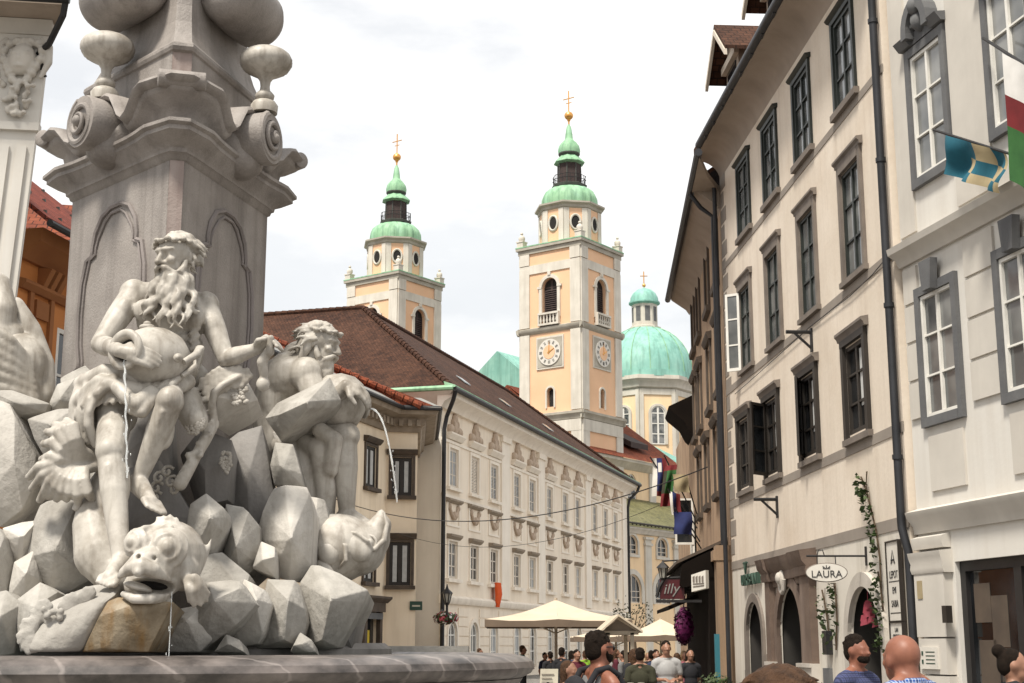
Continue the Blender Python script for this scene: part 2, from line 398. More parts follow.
M['whitewall'] = mat('white_painted_plaster', (.62, .595, .55), (.55, .525, .48), .8, .9, .1, 14, streak=(.45, .41, .36), samt=.45, stain=(.62, .575, .51), stamt=.5, stscale=.8, sscale=1.7)
M['whitetrim'] = mat('grey_white_moulding', (.55, .515, .46), (.46, .43, .385), 1.4, .85, .05, 25, streak=(.36, .33, .29), samt=.4)
M['greystone'] = mat('blue_grey_stone', (.13, .13, .13), (.085, .086, .09), 2.5, .8, .2, 40)
M['brownwall'] = mat('dirty_brown_plaster', (.40, .275, .175), (.27, .18, .115), 1.1, .9, .2, 20, streak=(.13, .085, .055), samt=.7, stain=(.50, .37, .25), stamt=.5)
M['soffit'] = mat('grey_brown_soffit', (.36, .295, .24), (.27, .22, .175), 1.2, .9, .08, 20, streak=(.2, .16, .13), samt=.4)
M['orange'] = mat('burnt_orange_plaster', (.54, .21, .06), (.45, .17, .05), .9, .9, .08, 25, streak=(.3, .11, .03), samt=.3)
M['orangetrim'] = mat('dark_orange_moulding', (.30, .12, .04), (.24, .09, .03), 1.2, .9)
M['dark_metal'] = mat('black_iron', (.02, .02, .022), (.035, .033, .032), 4, .5, metal=.4)
M['gutter'] = mat('dark_grey_zinc', (.022, .023, .026), (.04, .041, .046), 2, .5, metal=.4)
M['zinc'] = mat('grey_zinc', (.28, .27, .25), (.2, .195, .18), 2, .5, metal=.3)
M['pane'] = glassy('window_glass', (.006, .007, .008), (.03, .032, .034))
M['pane_pale'] = glassy('window_glass_over_pale_curtain', (.05, .055, .055), (.22, .22, .215), 1.5, .08)
M['pane_grey'] = glassy('sky_lit_window_glass', (.10, .105, .105), (.24, .24, .23), 1.2, .1)  # reflected sky put into the grey of the glass
M['shutter'] = mat('grey_blue_louvred_shutter', (.42, .43, .43), (.33, .34, .345), 5, .7)
M['frame_dark'] = mat('dark_brown_window_wood', (.018, .014, .011), (.03, .024, .019), 4, .55)
M['frame_green'] = mat('dark_green_window_wood', (.012, .016, .014), (.022, .027, .023), 4, .5)
M['frame_white'] = mat('white_window_wood', (.72, .70, .65), (.6, .58, .53), 4, .5)
M['frame_pale'] = mat('cream_window_wood', (.62, .55, .46), (.52, .46, .38), 4, .6)
M['curtain'] = mat('white_net_curtain', (.52, .52, .5), (.4, .4, .385), 6, .9)
M['room'] = mat('dim_room', (.03, .027, .024), (.05, .045, .04), 1, .9)  # darkness of unlit interiors put into a near-black base
M['red_cloth'] = mat('red_cloth', (.17, .018, .02), (.12, .014, .016), 5, .9)
M['white_cloth'] = mat('white_cloth', (.72, .70, .67), (.6, .58, .55), 5, .9)
M['blue_cloth'] = mat('blue_cloth', (.02, .03, .11), (.015, .02, .075), 5, .9)
M['green_cloth'] = mat('green_cloth', (.035, .12, .03), (.02, .075, .02), 5, .9)
M['teal_cloth'] = mat('teal_cloth', (.012, .10, .145), (.01, .07, .10), 5, .9)
M['yellow_cloth'] = mat('straw_cloth', (.33, .27, .16), (.27, .21, .12), 5, .9)
M['orange_cloth'] = mat('orange_cloth', (.72, .11, .02), (.6, .08, .02), 5, .9)
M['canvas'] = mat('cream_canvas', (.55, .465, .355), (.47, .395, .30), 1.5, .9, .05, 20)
M['canvas_under'] = mat('painted_shade_canvas', (.19, .14, .10), (.15, .11, .08), 2, .9)  # shade of the canopy underside put into the colour
M['black'] = mat('black_paint', (.012, .011, .011), (.02, .018, .018), 4, .5)
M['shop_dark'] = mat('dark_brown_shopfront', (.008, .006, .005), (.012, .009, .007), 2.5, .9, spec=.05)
M['sign_red'] = mat('dark_red_enamel', (.075, .008, .010), (.05, .006, .008), 3, .4)
M['sign_pale'] = mat('pale_enamel', (.62, .59, .53), (.54, .51, .46), 4, .5)
M['ink'] = mat('black_lettering', (.02, .02, .02), (.03, .03, .03), 4, .6)
M['green_ink'] = mat('dark_green_lettering', (.02, .05, .035), (.03, .065, .045), 4, .6)
M['leaf'] = mat('ivy_leaf', (.03, .055, .014), (.06, .085, .028), 9, .6)
M['stem'] = mat('brown_stem', (.09, .06, .035), (.06, .04, .025), 6, .8)
M['magenta'] = mat('magenta_petals', (.13, .004, .07), (.06, .003, .04), 9, .7)
M['pink'] = mat('pink_petals', (.55, .12, .16), (.42, .07, .1), 9, .7)
M['wood_pale'] = mat('pale_painted_wood', (.48, .41, .32), (.4, .34, .26), 3, .7)
M['paper'] = mat('printed_paper', (.55, .50, .40), (.45, .41, .32), 6, .8)
M['yellow'] = mat('yellow_notice', (.62, .45, .02), (.5, .36, .02), 5, .6)
M['lampglass'] = glassy('lantern_glass', (.25, .24, .21), (.34, .33, .29), 3, .15)
M['turq'] = mat('turquoise_paint', (.03, .16, .20), (.025, .12, .15), 3, .6)
# people
M['skin'] = mat('skin', (.30, .155, .10), (.23, .115, .075), 12, .5, .03, 90)
M['skin_tan'] = mat('sunburnt_skin', (.25, .10, .06), (.17, .065, .04), 11, .5, .03, 90)
M['skin_stubble'] = mat('stubbled_skin', (.30, .15, .10), (.22, .11, .075), 60, .7, .1, 200)
M['hair_dark'] = mat('dark_hair', (.010, .007, .005), (.02, .013, .009), 40, .75, .8, 160, spec=.1)
M['hair_brown'] = mat('brown_hair', (.085, .043, .022), (.03, .016, .009), 30, .6, .6, 120, spec=.15)
M['hair_fair'] = mat('fair_hair', (.30, .19, .09), (.22, .13, .06), 30, .5, .5, 120)
for nme, c in dict(cloth_black=(.015, .015, .018), cloth_grey=(.15, .15, .15), cloth_white=(.34, .335, .33), cloth_navy=(.02, .03, .07), cloth_wine=(.08, .01, .02), cloth_green=(.22, .42, .03), cloth_olive=(.035, .034, .018), cloth_denim=(.05, .075, .13), cloth_pink=(.5, .16, .2), cloth_tan=(.16, .12, .08), cloth_teal=(.03, .16, .15)).items():  # white greyed for the crowd's shade under the parasols
    M[nme] = mat(nme, c, tuple(q * .8 for q in c), 9, .9, .15, 30)
M['plaid_blue'] = plaid('blue_white_check', (.02, .07, .26), (.45, .50, .58), (.008, .015, .06), 130, .8)
M['plaid_navy'] = plaid('dark_blue_check', (.022, .026, .085), (.07, .085, .17), (.012, .014, .035), 120, .75)
UPZ = Vector((0, 0, 1))
# ------------------------------------------------------------------ setting: ground
g = MB(); g.poly((-600, -300, 0), (600, -300, 0), (600, 900, 0), (-600, 900, 0))
tag(g.build('ground', M['pave']), kind='structure')

def window(F, root, s, z, w, h, cols, rows, fm, pm, fw=.06, mw=.03, d=-.1, name='window', arch=0, dp=.06):
    """frame part with glazing bars, its pane a sub-part; s centre, z bottom"""
    m = MB(); a, b = s - w / 2, s + w / 2
    m.fbox(F, a, a + fw, z, z + h - arch, d, d + dp); m.fbox(F, b - fw, b, z, z + h - arch, d, d + dp); m.fbox(F, a + fw, b - fw, z, z + fw, d, d + dp)
    if arch:
        hw = w / 2
        arch_ring(m, F, s, hw - fw, z + h - arch - .001, z + h - arch, arch - fw, fw, d, d + dp)
        m.fbox(F, a + fw, b - fw, z + h - arch - mw / 2, z + h - arch + mw / 2, d + .004, d + dp - .004)
    else: m.fbox(F, a + fw, b - fw, z + h - fw, z + h, d, d + dp)
    for i in range(1, cols):
        x = a + w * i / cols; mm = mw * (1.9 if i * 2 == cols else 1); m.fbox(F, x - mm / 2, x + mm / 2, z + fw, z + h - (fw if not arch else .02), d + .005, d + dp - .005)
    for j in range(1, rows):
        y = z + (h - arch) * j / rows; m.fbox(F, a + fw, b - fw, y - mw / 2, y + mw / 2, d + .008, d + dp - .008)
    f = m.build(name, fm, root)
    p = MB()
    if arch:
        pts = [F.p(a + .01, z + .01, d + .02), F.p(b - .01, z + .01, d + .02)] + [F.p(s + (w / 2 - .01) * math.cos(math.pi * k / 12), z + h - arch + (arch - .01) * math.sin(math.pi * k / 12), d + .02) for k in range(13)]
        p.prism(pts, F.n * -.015)
    else: p.fbox(F, a + .01, b - .01, z + .01, z + h - .01, d + .005, d + .02)
    p.build('pane', pm, f)
    return f
def sub(F, parent, name, m, boxes):
    mb = MB()
    for b in boxes: mb.fbox(F, *b)
    return mb.build(name, m, parent)
def shift(F, ds, dz): return F.u * ds + Vector((0, 0, dz))
def back_box(mb, F, s0, s1, z0, z1, depth):
    """end and back walls behind a street wall"""
    mb.poly(F.p(s0, z0), F.p(s0, z0, -depth), F.p(s0, z1, -depth), F.p(s0, z1)); mb.poly(F.p(s1, z0), F.p(s1, z1), F.p(s1, z1, -depth), F.p(s1, z0, -depth))
    mb.poly(F.p(s0, z0, -depth), F.p(s1, z0, -depth), F.p(s1, z1, -depth), F.p(s0, z1, -depth))

# ------------------------------------------------------------------ the long palace on the left of the street
P = Fac(-3.31, 66, 16.6, 'R')
pal = thing('palace', P.p(20, 0, -7), 'long cream palace with three rows of tall windows and a big brown tiled roof', 'building')
PL = 40.9; SC = [1.75, 5.0, 8.25, 12.45, 15.5, 19.3, 23.0, 26.15, 30.9, 34.1, 37.2]; PIL = [10.15, 17.35, 28.85, 40.2]
ops = []
for s in SC: ops += [(s - .62, s + .62, 8.95, 10.8), (s - .62, s + .62, 4.68, 6.42), (s - .62, s + .62, 0.5, 2.7, .62)]
mb = MB(); wall(mb, P, 0, PL, 0, 12.9, ops, .2); mb.build('wall', M['palace'], pal)
mb = MB(); back_box(mb, P, 0, PL, 0, 12.9, 14); mb.build('end_wall', M['palace_end'], pal)
tr = MB()
for s in PIL: tr.fbox(P, s - .72, min(s + .72, PL - .01), 3.95, 12.2, 0, .1); tr.fbox(P, s - .82, min(s + .82, PL + .05), 12.2, 12.5, 0, .2)
tr.fprof(P, [(0, 3.5), (.12, 3.5), (.2, 3.62), (.22, 3.78), (.05, 3.9), (0, 3.9)], -.1, PL + .1)
tr.fbox(P, 0, PL, 8.42, 8.56, 0, .06); tr.fbox(P, 0, PL, 11.02, 11.16, 0, .06)
tr.fprof(P, [(0, 12.5), (.2, 12.5), (.35, 12.75), (.75, 12.95), (.8, 13.2), (0, 13.2)], -.6, PL + .6)
for k in range(6): tr.fbox(P, 0, PL, .95 + k * .42, .99 + k * .42, .0, .035) if False else None
tr.build('cornice', M['palace_trim'], pal)
for k in range(6):
    z = .7 + k * .45; last = 0; gr = MB()
    for s in SC + [PL + .62]:
        gr.fbox(P, last, min(s - .86, PL), z, z + .4, 0, .05); last = s + .86
    gr.build('rusticated_course', M['palace'], pal)
# one bay of windows, then copies along the wall
s0 = SC[0]
base = []
w1 = window(P, pal, s0, 8.95, 1.24, 1.85, 2, 3, M['frame_pale'], M['shutter'], .13, .05, -.08); base.append(w1)
sl = MB()
for k in range(22): sl.fbox(P, s0 - .44, s0 + .44, 9.12 + k * .075, 9.16 + k * .075, -.07, -.045)
sl.build('shutter', M['shutter'], w1)
sub(P, w1, 'sill', M['palace_trim'], [(s0 - .95, s0 + .95, 8.78, 8.93, 0, .2)])
sub(P, w1, 'surround', M['palace_trim'], [(s0 - .82, s0 - .63, 8.95, 10.98, 0, .07), (s0 + .63, s0 + .82, 8.95, 10.98, 0, .07), (s0 - .63, s0 + .63, 10.82, 10.98, 0, .07)])
cr = MB()
cr.fprof(P, [(0, 11.2), (.12, 11.2), (.3, 11.42), (.3, 11.5), (0, 11.5)], s0 - 1.05, s0 + 1.05)
ct = MB()
for dx, zz, rx, rz in ((0, 11.85, .42, .38), (-.55, 11.72, .28, .22), (.55, 11.72, .28, .22), (0, 12.2, .26, .3), (.05, 12.5, .16, .26), (-.8, 11.65, .12, .25), (.8, 11.65, .12, .25), (-.3, 12.0, .1, .22), (.3, 12.0, .1, .22)):
    ct.ell(P.p(s0 + dx, zz, .06), (rx, .16, rz), Matrix.Rotation(-R(16.6) + R(90), 3, 'Z'), 10, 6)
ch = cr.build('window_hood', M['palace_trim'], w1); ct.build('stucco_crest', M['palace_shadow'], ch) if False else ct.build('stucco_crest', M['palace_shadow'], w1)
w2 = window(P, pal, s0, 4.68, 1.24, 1.74, 2, 3, M['frame_pale'], M['pane_pale'], .12, .06, -.1); base.append(w2)
sub(P, w2, 'sill', M['palace_trim'], [(s0 - 1, s0 + 1, 4.5, 4.66, 0, .2)])
sub(P, w2, 'surround', M['palace_trim'], [(s0 - .78, s0 - .63, 4.68, 6.5, 0, .06), (s0 + .63, s0 + .78, 4.68, 6.5, 0, .06), (s0 - .63, s0 + .63, 6.42, 6.5, 0, .06)])
hd = MB(); hd.fprof(P, [(0, 6.5), (.1, 6.5), (.24, 6.62), (.26, 6.72), (0, 6.74)], s0 - .85, s0 + .85); hd.build('window_hood', M['cornice'], w2)
w3 = MB(); w3.fprof(P, [(0, 8.2), (.1, 8.2), (.22, 8.3), (.22, 8.38), (0, 8.4)], s0 - 1, s0 + 1)
f3 = w3.build('apron_panel', M['cornice'], pal); base.append(f3)
sub(P, f3, 'panel_frame', M['palace_trim'], [(s0 - .95, s0 - .82, 7.1, 8.2, 0, .06), (s0 + .82, s0 + .95, 7.1, 8.2, 0, .06), (s0 - .82, s0 + .82, 7.1, 7.2, 0, .05)])
gl = MB()
gl.tube([P.p(s0 - .62, 8.05, .05), P.p(s0 - .4, 7.72, .07), P.p(s0 - .12, 7.5, .08), P.p(s0 + .12, 7.5, .08), P.p(s0 + .4, 7.72, .07), P.p(s0 + .62, 8.05, .05)], [.06, .08, .1, .1, .08, .06], 8)
gl.ell(P.p(s0, 7.62, .08), (.2, .12, .2), None, 10, 6); gl.ell(P.p(s0 - .62, 8.0, .05), (.12, .1, .16), None, 8, 6); gl.ell(P.p(s0 + .62, 8.0, .05), (.12, .1, .16), None, 8, 6)
gl.build('garland', M['palace_shadow'], f3)
w4 = window(P, pal, s0, .5, 1.24, 2.2, 2, 2, M['frame_white'], M['pane_pale'], .12, .06, -.1, arch=.62); base.append(w4)
m = MB(); arch_ring(m, P, s0, .63, .5, 2.08, .63, .18, 0, .08); m.build('surround', M['palace_trim'], w4)
for s in SC[1:]:
    for b in base:
        c = dup(b, pal, shift(P, s - s0, 0))
        for q in kids(c):      # every window has its own glass, blind or curtain behind it
            if q.name.split('.')[0] == 'pane':
                q.material_slots[0].link = 'OBJECT'; q.material_slots[0].material = M[random.choice(('pane', 'pane', 'pane_pale', 'pane_grey', 'shutter'))]
            if q.name.startswith('shutter') and s == 5.0:
                q.material_slots[0].link = 'OBJECT'; q.material_slots[0].material = M['palace']
# roof: hipped, ridge seven metres behind the street wall, a second wing running left from the near end
RH = 19.4; EV = 13.25
rf = MB()
e0, e1 = P.p(-.85, EV, .85), P.p(PL + .85, EV, .85); rA, rB = P.p(7, RH, -7), P.p(PL - 7, RH, -7)
b0, b1 = P.p(-.85, EV, -14.85), P.p(PL + .85, EV, -14.85); rL = P.p(7, RH, -40); eL = P.p(-.85, EV, -40)
rf.poly(e0, e1, rB, rA); rf.poly(e1, b1, rB); rf.poly(e0, rA, rL, eL); rf.poly(rA, rB, b1, P.p(14, EV, -14.85), P.p(7, RH, -14.85)); rf.poly(rL, P.p(14, EV, -40), P.p(14, EV, -14.85), P.p(7, RH, -14.85))
roof = rf.build('roof', M['brownroof'], pal)
rr = MB()
for a, b in ((rA, rB), (rA, e0), (rA, rL), (rB, e1)):
    nn = max(4, int((b - a).length / .4))
    for k in range(nn): rr.tube([a.lerp(b, k / nn) + Vector((0, 0, .04)), a.lerp(b, (k + .93) / nn) + Vector((0, 0, .04))], [.13, .16], 8)
rr.build('ridge_tile', M['brownroof'], roof)
for (s, t) in ((8.5, .33), (17, .36), (25, .3)):
    c = e0.lerp(rA, 0) ; k = MB()
    q = [P.p(s + a, EV + (RH - EV) * tt + .05, .85 - 7.85 * tt) for a, tt in ((0, t), (1.1, t), (1.1, t + .06), (0, t + .06))]
    k.prism(q, (0, 0, .06)); k.build('skylight', M['pane_grey'], roof)
ch = MB(); cp = rA.lerp(rL, .42) + P.u * -2.0; ch.tube([cp + Vector((0, 0, -2)), cp + Vector((0, 0, .1))], .18, 10); ch.tube([cp + Vector((0, 0, .1)), cp + Vector((0, 0, .25))], .26, 10); ch.build('vent_pipe', M['zinc'], roof)
lw = MB(); lw.poly(P.p(0, 0, -14), P.p(0, 0, -40), P.p(0, 13.2, -40), P.p(0, 13.2, -14)); lw.build('wing_wall', M['palace_end'], pal)
gt = MB()
gt.tube([P.p(-.95, EV, .95), P.p(PL + .95, EV, .95)], .13, 8); gt.build('gutter', M['dark_metal'], pal)
gt = MB(); gt.fprof(P, [(.55, 13.22), (1.02, 13.32), (1.02, 13.4), (.45, 13.6)], -1.02, PL + .9)
gt.tube([P.p(-.95, EV + .05, .9), P.p(-.95, EV + .05, -8)], .12, 8); gt.build('copper_flashing', M['copper'], pal)
sf = MB(); sf.poly(P.p(-.9, 13.18, .9), P.p(-.9, 13.18, -14), P.p(0, 12.7, -14), P.p(0, 12.7, 0)); sf.build('soffit', M['palace_end'], pal)
for s, sg in ((-.05, 1), (PL + .1, 1)):
    dpp = MB()
    dpp.tube([P.p(s - .7 if s < 1 else s + .5, EV - .08, .95), P.p(s - .6 if s < 1 else s + .45, EV - .5, .8), P.p(s, 12.1, .28), P.p(s, 11.5, .16), P.p(s, 0, .16)], .1, 8); dpp.build('downpipe', M['dark_metal'], pal)
o = MB(); q = P.p(8.25, 4.66, .24)
for k in range(5): o.tube([q + P.u * (-.3 + k * .14) + Vector((0, 0, .08)), q + P.u * (-.3 + k * .14) + Vector((0, 0, -.5)) + P.n * .05, q + P.u * (-.27 + k * .13) + Vector((0, 0, -.95 - .2 * (k % 2)))], [.09, .1, .06], 8)
tag(o.build('cloth', M['orange_cloth']), 'bright orange cloth hung out over a window sill of the long palace', 'cloth')

# ------------------------------------------------------------------ ochre corner house in front of the palace end
HL = Fac(-5.15, 58, 17, 'R'); HR = Fac(-5.15, 58, 80, 'R')
hs = thing('corner_house', (-5.6, 57.5, 0), 'ochre corner house with dark framed windows and a heavy grey dentil cornice', 'building')
HW = 1.28
cB = HR.p(HW, 0); H3 = Fac(cB.x, cB.y, -4, 'R')
oL = [(-2.2, -1.1, 7.75, 9.4), (-2.2, -1.1, 4.05, 5.8), (-6.2, -5.1, 7.75, 9.4), (-6.2, -5.1, 4.05, 5.8), (-10.2, -9.1, 7.75, 9.4), (-10.2, -9.1, 4.05, 5.8), (-2.05, -.75, 0, 2.9)]
mb = MB(); wall(mb, HL, -16, 0, 0, 10.2, oL, .2)
oR = [(.24, 1.06, 7.6, 9.15), (.2, 1.06, 3.98, 5.72)]
wall(mb, HR, 0, HW, 0, 10.2, oR, .2); wall(mb, H3, 0, 8.4, 0, 10.2, (), .2)
mb.poly(HL.p(-16, 0), HL.p(-16, 0, -10), HL.p(-16, 10.2, -10), HL.p(-16, 10.2)); mb.poly(HL.p(-16, 0, -10), HL.p(6, 0, -10), HL.p(6, 10.2, -10), HL.p(-16, 10.2, -10))
mb.build('wall', M['house'], hs)
def house_win(F, s, z, w, h):
    f = window(F, hs, s, z, w, h, 2, 1, M['frame_dark'], M['pane'], .12, .08, -.1)
    sub(F, f, 'sill', M['brownstone'], [(s - w / 2 - .18, s + w / 2 + .18, z - .16, z - .01, 0, .2)])
    hd = MB(); hd.fprof(F, [(0, z + h + .12), (.1, z + h + .12), (.22, z + h + .25), (.24, z + h + .33), (0, z + h + .36)], s - w / 2 - .22, s + w / 2 + .22); hd.build('window_hood', M['brownstone'], f)
    sub(F, f, 'surround', M['brownstone'], [(s - w / 2 - .13, s - w / 2 - .005, z, z + h + .1, 0, .06), (s + w / 2 + .005, s + w / 2 + .13, z, z + h + .1, 0, .06), (s - w / 2 - .005, s + w / 2 + .005, z + h + .005, z + h + .1, 0, .055)])
    m = MB(); m.fbox(F, s - w / 2 + .14, s - .12, z + .14, z + h - .14, -.076, -.068); m.fbox(F, s + .1, s + w / 2 - .14, z + .14, z + h - .14, -.076, -.068); m.build('curtain', M['curtain'], f)
for s, z in ((-1.65, 7.75), (-1.65, 4.05), (-5.65, 7.75), (-5.65, 4.05), (-9.65, 7.75), (-9.65, 4.05)): house_win(HL, s, z, 1.1, 1.65 if z > 7 else 1.75)
house_win(HR, .65, 7.6, .82, 1.55); house_win(HR, .63, 3.98, .86, 1.74)
# cornice following the three faces
prof = [(0, 10.2), (.12, 10.2), (.18, 10.4), (.3, 10.5), (.34, 10.75), (.75, 10.85), (.85, 11.05), (.6, 11.12), (0, 11.12)]
def mitre(d, z):
    def isec(F1, F2):
        a, b = F1.p(0, 0, d), F2.p(0, 0, d); det = F1.u.x * -F2.u.y + F2.u.x * F1.u.y
        t = ((b.x - a.x) * -F2.u.y + F2.u.x * (b.y - a.y)) / det; return a + F1.u * t
    x1 = isec(HL, HR); x2 = isec(HR, H3)
    return [HL.p(-16, z, d), Vector((x1.x, x1.y, z)), Vector((x2.x, x2.y, z)), H3.p(8, z, d)]
cm = MB(); rows = [mitre(d, z) for d, z in prof]
for j in range(len(rows) - 1):
    for i in range(3): cm.poly(rows[j][i], rows[j][i + 1], rows[j + 1][i + 1], rows[j + 1][i])
cr = cm.build('cornice', M['cornice'], hs)
for k in range(26): dn = MB(); dn.fbox(HL, -10.2 + k * .4, -10.0 + k * .4, 10.42, 10.68, .2, .42); dn.build('dentil', M['cornice'], cr)
for k in range(4): dn = MB(); dn.fbox(HR, .1 + k * .36, .28 + k * .36, 10.42, 10.68, .2, .42); dn.build('dentil', M['cornice'], cr)
rf = MB(); E = mitre(.9, 11.1); hz = 2.75
R0 = HL.p(-16, 11.1 + hz, -4.2); R1 = HL.p(-2.6, 11.1 + hz, -4.2); R2 = H3.p(8, 11.1 + .9, -1.0)
rf.poly(E[0], E[1], R1, R0); rf.poly(E[1], E[2], R1); rf.poly(E[2], E[3], R2, R1); rf.poly(R0, R1, R2, HL.p(6, 11.2, -10), HL.p(-16, 11.2, -10))
ro = rf.build('roof', M['redroof'], hs)
rr = MB()
for a, b in ((R0, R1), (R1, E[1].lerp(E[2], .5))):
    nn = int((b - a).length / .4)
    for k in range(nn): rr.tube([a.lerp(b, k / nn) + Vector((0, 0, .05)), a.lerp(b, (k + .94) / nn) + Vector((0, 0, .05))], [.13, .17], 8)
rr.build('ridge_tile', M['redroof'], ro)
gt = MB(); gt.tube([E[0], E[1], E[2], E[3]], .1, 8); gt.build('gutter', M['dark_metal'], hs)
ap = MB(); A = mitre(.93, 11.12); B2 = mitre(.1, 11.62)
for i in range(3): ap.prism([A[i], A[i + 1], B2[i + 1], B2[i]], (0, 0, .03))
ap.build('zinc_apron', M['zinc'], ro)
dr = MB(); dr.fbox(HL, -2.3, -.5, 2.9, 3.25, 0, .3); dr.fprof(HL, [(0, 3.25), (.3, 3.25), (.5, 3.42), (.5, 3.5), (0, 3.55)], -2.5, -.3); dr.fbox(HL, -2.3, -2.05, 0, 2.9, 0, .18); dr.fbox(HL, -.75, -.5, 0, 2.9, 0, .18)
sh = dr.build('shop_surround', M['brownstone'], hs)
d2 = MB(); d2.fbox(HL, -2.05, -.75, 0, 2.9, -.18, -.12); d2.build('shop_window', M['pane'], hs)
ye = MB(); ye.fbox(HL, -1.75, -1.15, 1.5, 2.2, -.118, -.11); tag(ye.build('notice', M['yellow']), 'yellow notice taped inside the shop window of the ochre corner house', 'notice')
si = MB(); si.fbox(HL, -2.2, -.62, 2.62, 2.86, .19, .24); tag(si.build('shop_sign', M['greystone']), 'narrow grey shop sign board over the door of the ochre corner house', 'sign')
gs = MB(); gs.fbox(HR, 1.05, 1.55, 3.0, 3.35, .02, .07); so = gs.build('street_sign', M['green_ink']); tag(so, 'small green street name plate beside the downpipe', 'sign')
tx = MB(); tx.fbox(HR, 1.14, 1.46, 3.14, 3.2, .07, .078); tx.build('lettering', M['paper'], so)

# ------------------------------------------------------------------ orange house and town hall at far left
OF = Fac(-9.0, 27, 12, 'R')
oh = thing('orange_house', OF.p(3, 0, -3), 'burnt orange house with white framed window and red tiled roof', 'building')
mb = MB(); wall(mb, OF, -1.2, 2.2, 0, 9.3, [(.3, 1.5, 5.9, 7.75), (.3, 1.5, 2.4, 4.3)], .2); back_box(mb, OF, -1.2, 2.2, 0, 9.3, 8); mb.build('wall', M['orange'], oh)
for s, z, h in ((.9, 5.9, 1.85), (.9, 2.4, 1.9)):
    f = window(OF, oh, s, z, 1.2, h, 2, 2, M['frame_white'], M['pane'], .09, .05, -.06); sub(OF, f, 'sill', M['frame_white'], [(s - .7, s + .7, z - .1, z - .01, 0, .12)])
tr = MB(); tr.fprof(OF, [(0, 8.75), (.1, 8.75), (.25, 8.95), (.45, 9.05), (.5, 9.3), (0, 9.3)], -1.3, 2.3)
tr.fprof(OF, [(0, 8.2), (.08, 8.2), (.16, 8.3), (.16, 8.36), (0, 8.4)], -1.2, 2.2)
for a, b in ((-.85, -.72), (-.1, .03)): tr.fbox(OF, a, b, 4.6, 8.2, 0, .07)
tr.fbox(OF, -.6, -.15, 7.75, 8.1, 0, .06); tr.build('moulding', M['orangetrim'], oh)
for k in range(2):
    for q in range(3): cs = MB(); cs.fprof(OF, [(0, 8.3), (.12, 8.34), (.2, 8.5), (.3, 8.7), (0, 8.75)], -.55 + k * 1.6 + q * .26, -.4 + k * 1.6 + q * .26); cs.build('console', M['orangetrim'], oh)
rf = MB(); a0, a1 = OF.p(-1.6, 9.3, .75), OF.p(2.5, 9.3, .75); r0, r1 = OF.p(-1.6, 12.2, -3), OF.p(2.5, 12.2, -3)
rf.prism([a0, a1, r1, r0], (0, 0, .1)); rf.prism([r0, r1, OF.p(2.5, 9.3, -7.5), OF.p(-1.6, 9.3, -7.5)], (0, 0, .1)); ro = rf.build('roof', M['redroof2'], oh)
gt = MB(); gt.tube([OF.p(-1.6, 9.28, .8), OF.p(2.5, 9.28, .8)], .07, 8); gt.build('gutter', M['dark_metal'], oh)
sg = MB()
for k in range(3):
    for q in range(7): sg.box(OF.p(-1.2 + q * .55, 9.62 + k * .8, .45 - k * 1.03), (.06, .06, .1))
sg.build('snow_guard', M['frame_dark'], ro)
# wing with its own roof behind
OW = Fac(-10.2, 31.8, 78, 'R')
ow = thing('back_house', OW.p(2, 0, -3), 'low house with an orange tiled gable roof behind the orange house', 'building')
mb = MB(); wall(mb, OW, -3, .6, 0, 10.35, (), .2); back_box(mb, OW, -3, .6, 0, 10.35, 6); mb.build('wall', M['orange'], ow)
rf = MB(); rf.prism([OW.p(-3, 10.6, .5), OW.p(.8, 10.6, .5), OW.p(.8, 12.3, -2.4), OW.p(-1.2, 12.3, -2.4)], (0, 0, .1)); rf.prism([OW.p(-1.2, 12.3, -2.4), OW.p(.8, 12.3, -2.4), OW.p(.8, 10.6, -6), OW.p(-3, 10.6, -6)], (0, 0, .1)); ro = rf.build('roof', M['redroof'], ow)
gt = MB(); gt.tube([OW.p(-3, 10.6, .55), OW.p(.8, 10.6, .55)], .07, 8); gt.build('gutter', M['dark_metal'], ow)
# town hall corner: fluted pilaster with a carved mask
TF = Fac(-7.12, 20, 262, 'L')          # wall facing the square, running left from its corner
th = thing('town_hall', TF.p(3, 0, -3), 'white town hall corner with fluted pilaster and carved mask capital', 'building')
mb = MB(); q0, q1 = TF.p(.06, 0, -.1), TF.p(9, 0, -.1); bk = Vector((-4.2, 8.5, 0))
mb.prism([q0, q1, q1 + bk, q0 + bk], UPZ * 10.15); mb.build('wall', M['whitewall'], th)
pz = MB(); pz.fbox(TF, -.12, 1.25, 0, 9.1, -.12, 0); pz.build('pilaster', M['whitewall'], th)
for k in range(5): m = MB(); m.fbox(TF, -.02 + k * .25, -.02 + k * .25 + .14, 1.2, 8.85, 0, .05); m.build('flute', M['whitewall'], th)
pz = MB(); pz.fbox(TF, -.16, 1.28, 9.1, 9.22, -.12, .07); pz.fbox(TF, -.14, 1.26, 9.22, 10.72, -.12, .02); pz.build('capital', M['whitewall'], th)
ent = MB(); ent.fprof(TF, [(-.12, 10.62), (.05, 10.62), (.07, 10.7), (.12, 10.74), (.16, 10.82), (-.12, 10.82)], -.2, 9); ent.build('entablature', M['whitetrim'], th)
ev = MB(); q0, q1 = TF.p(-.5, 10.83, .7), TF.p(9, 10.83, .7); ev.prism([q0, q1, q1 + bk * 1.1, q0 + bk * 1.1], UPZ * .12); ev.build('eave', M['soffit'], th)
gt = MB(); gt.tube([TF.p(-.55, 10.88, .82), TF.p(9, 10.88, .82)], .08, 10); gt.tube([TF.p(-.5, 10.9, .8), TF.p(-.46, 10.66, .72), TF.p(-.2, 10.4, .25), TF.p(.1, 10.3, -.16)], .05, 8)
for k in range(9): gt.box(TF.p(-.55 + k * .3, 10.95, .85), (.05, .05, .12))
gt.build('gutter', M['dark_metal'], th)
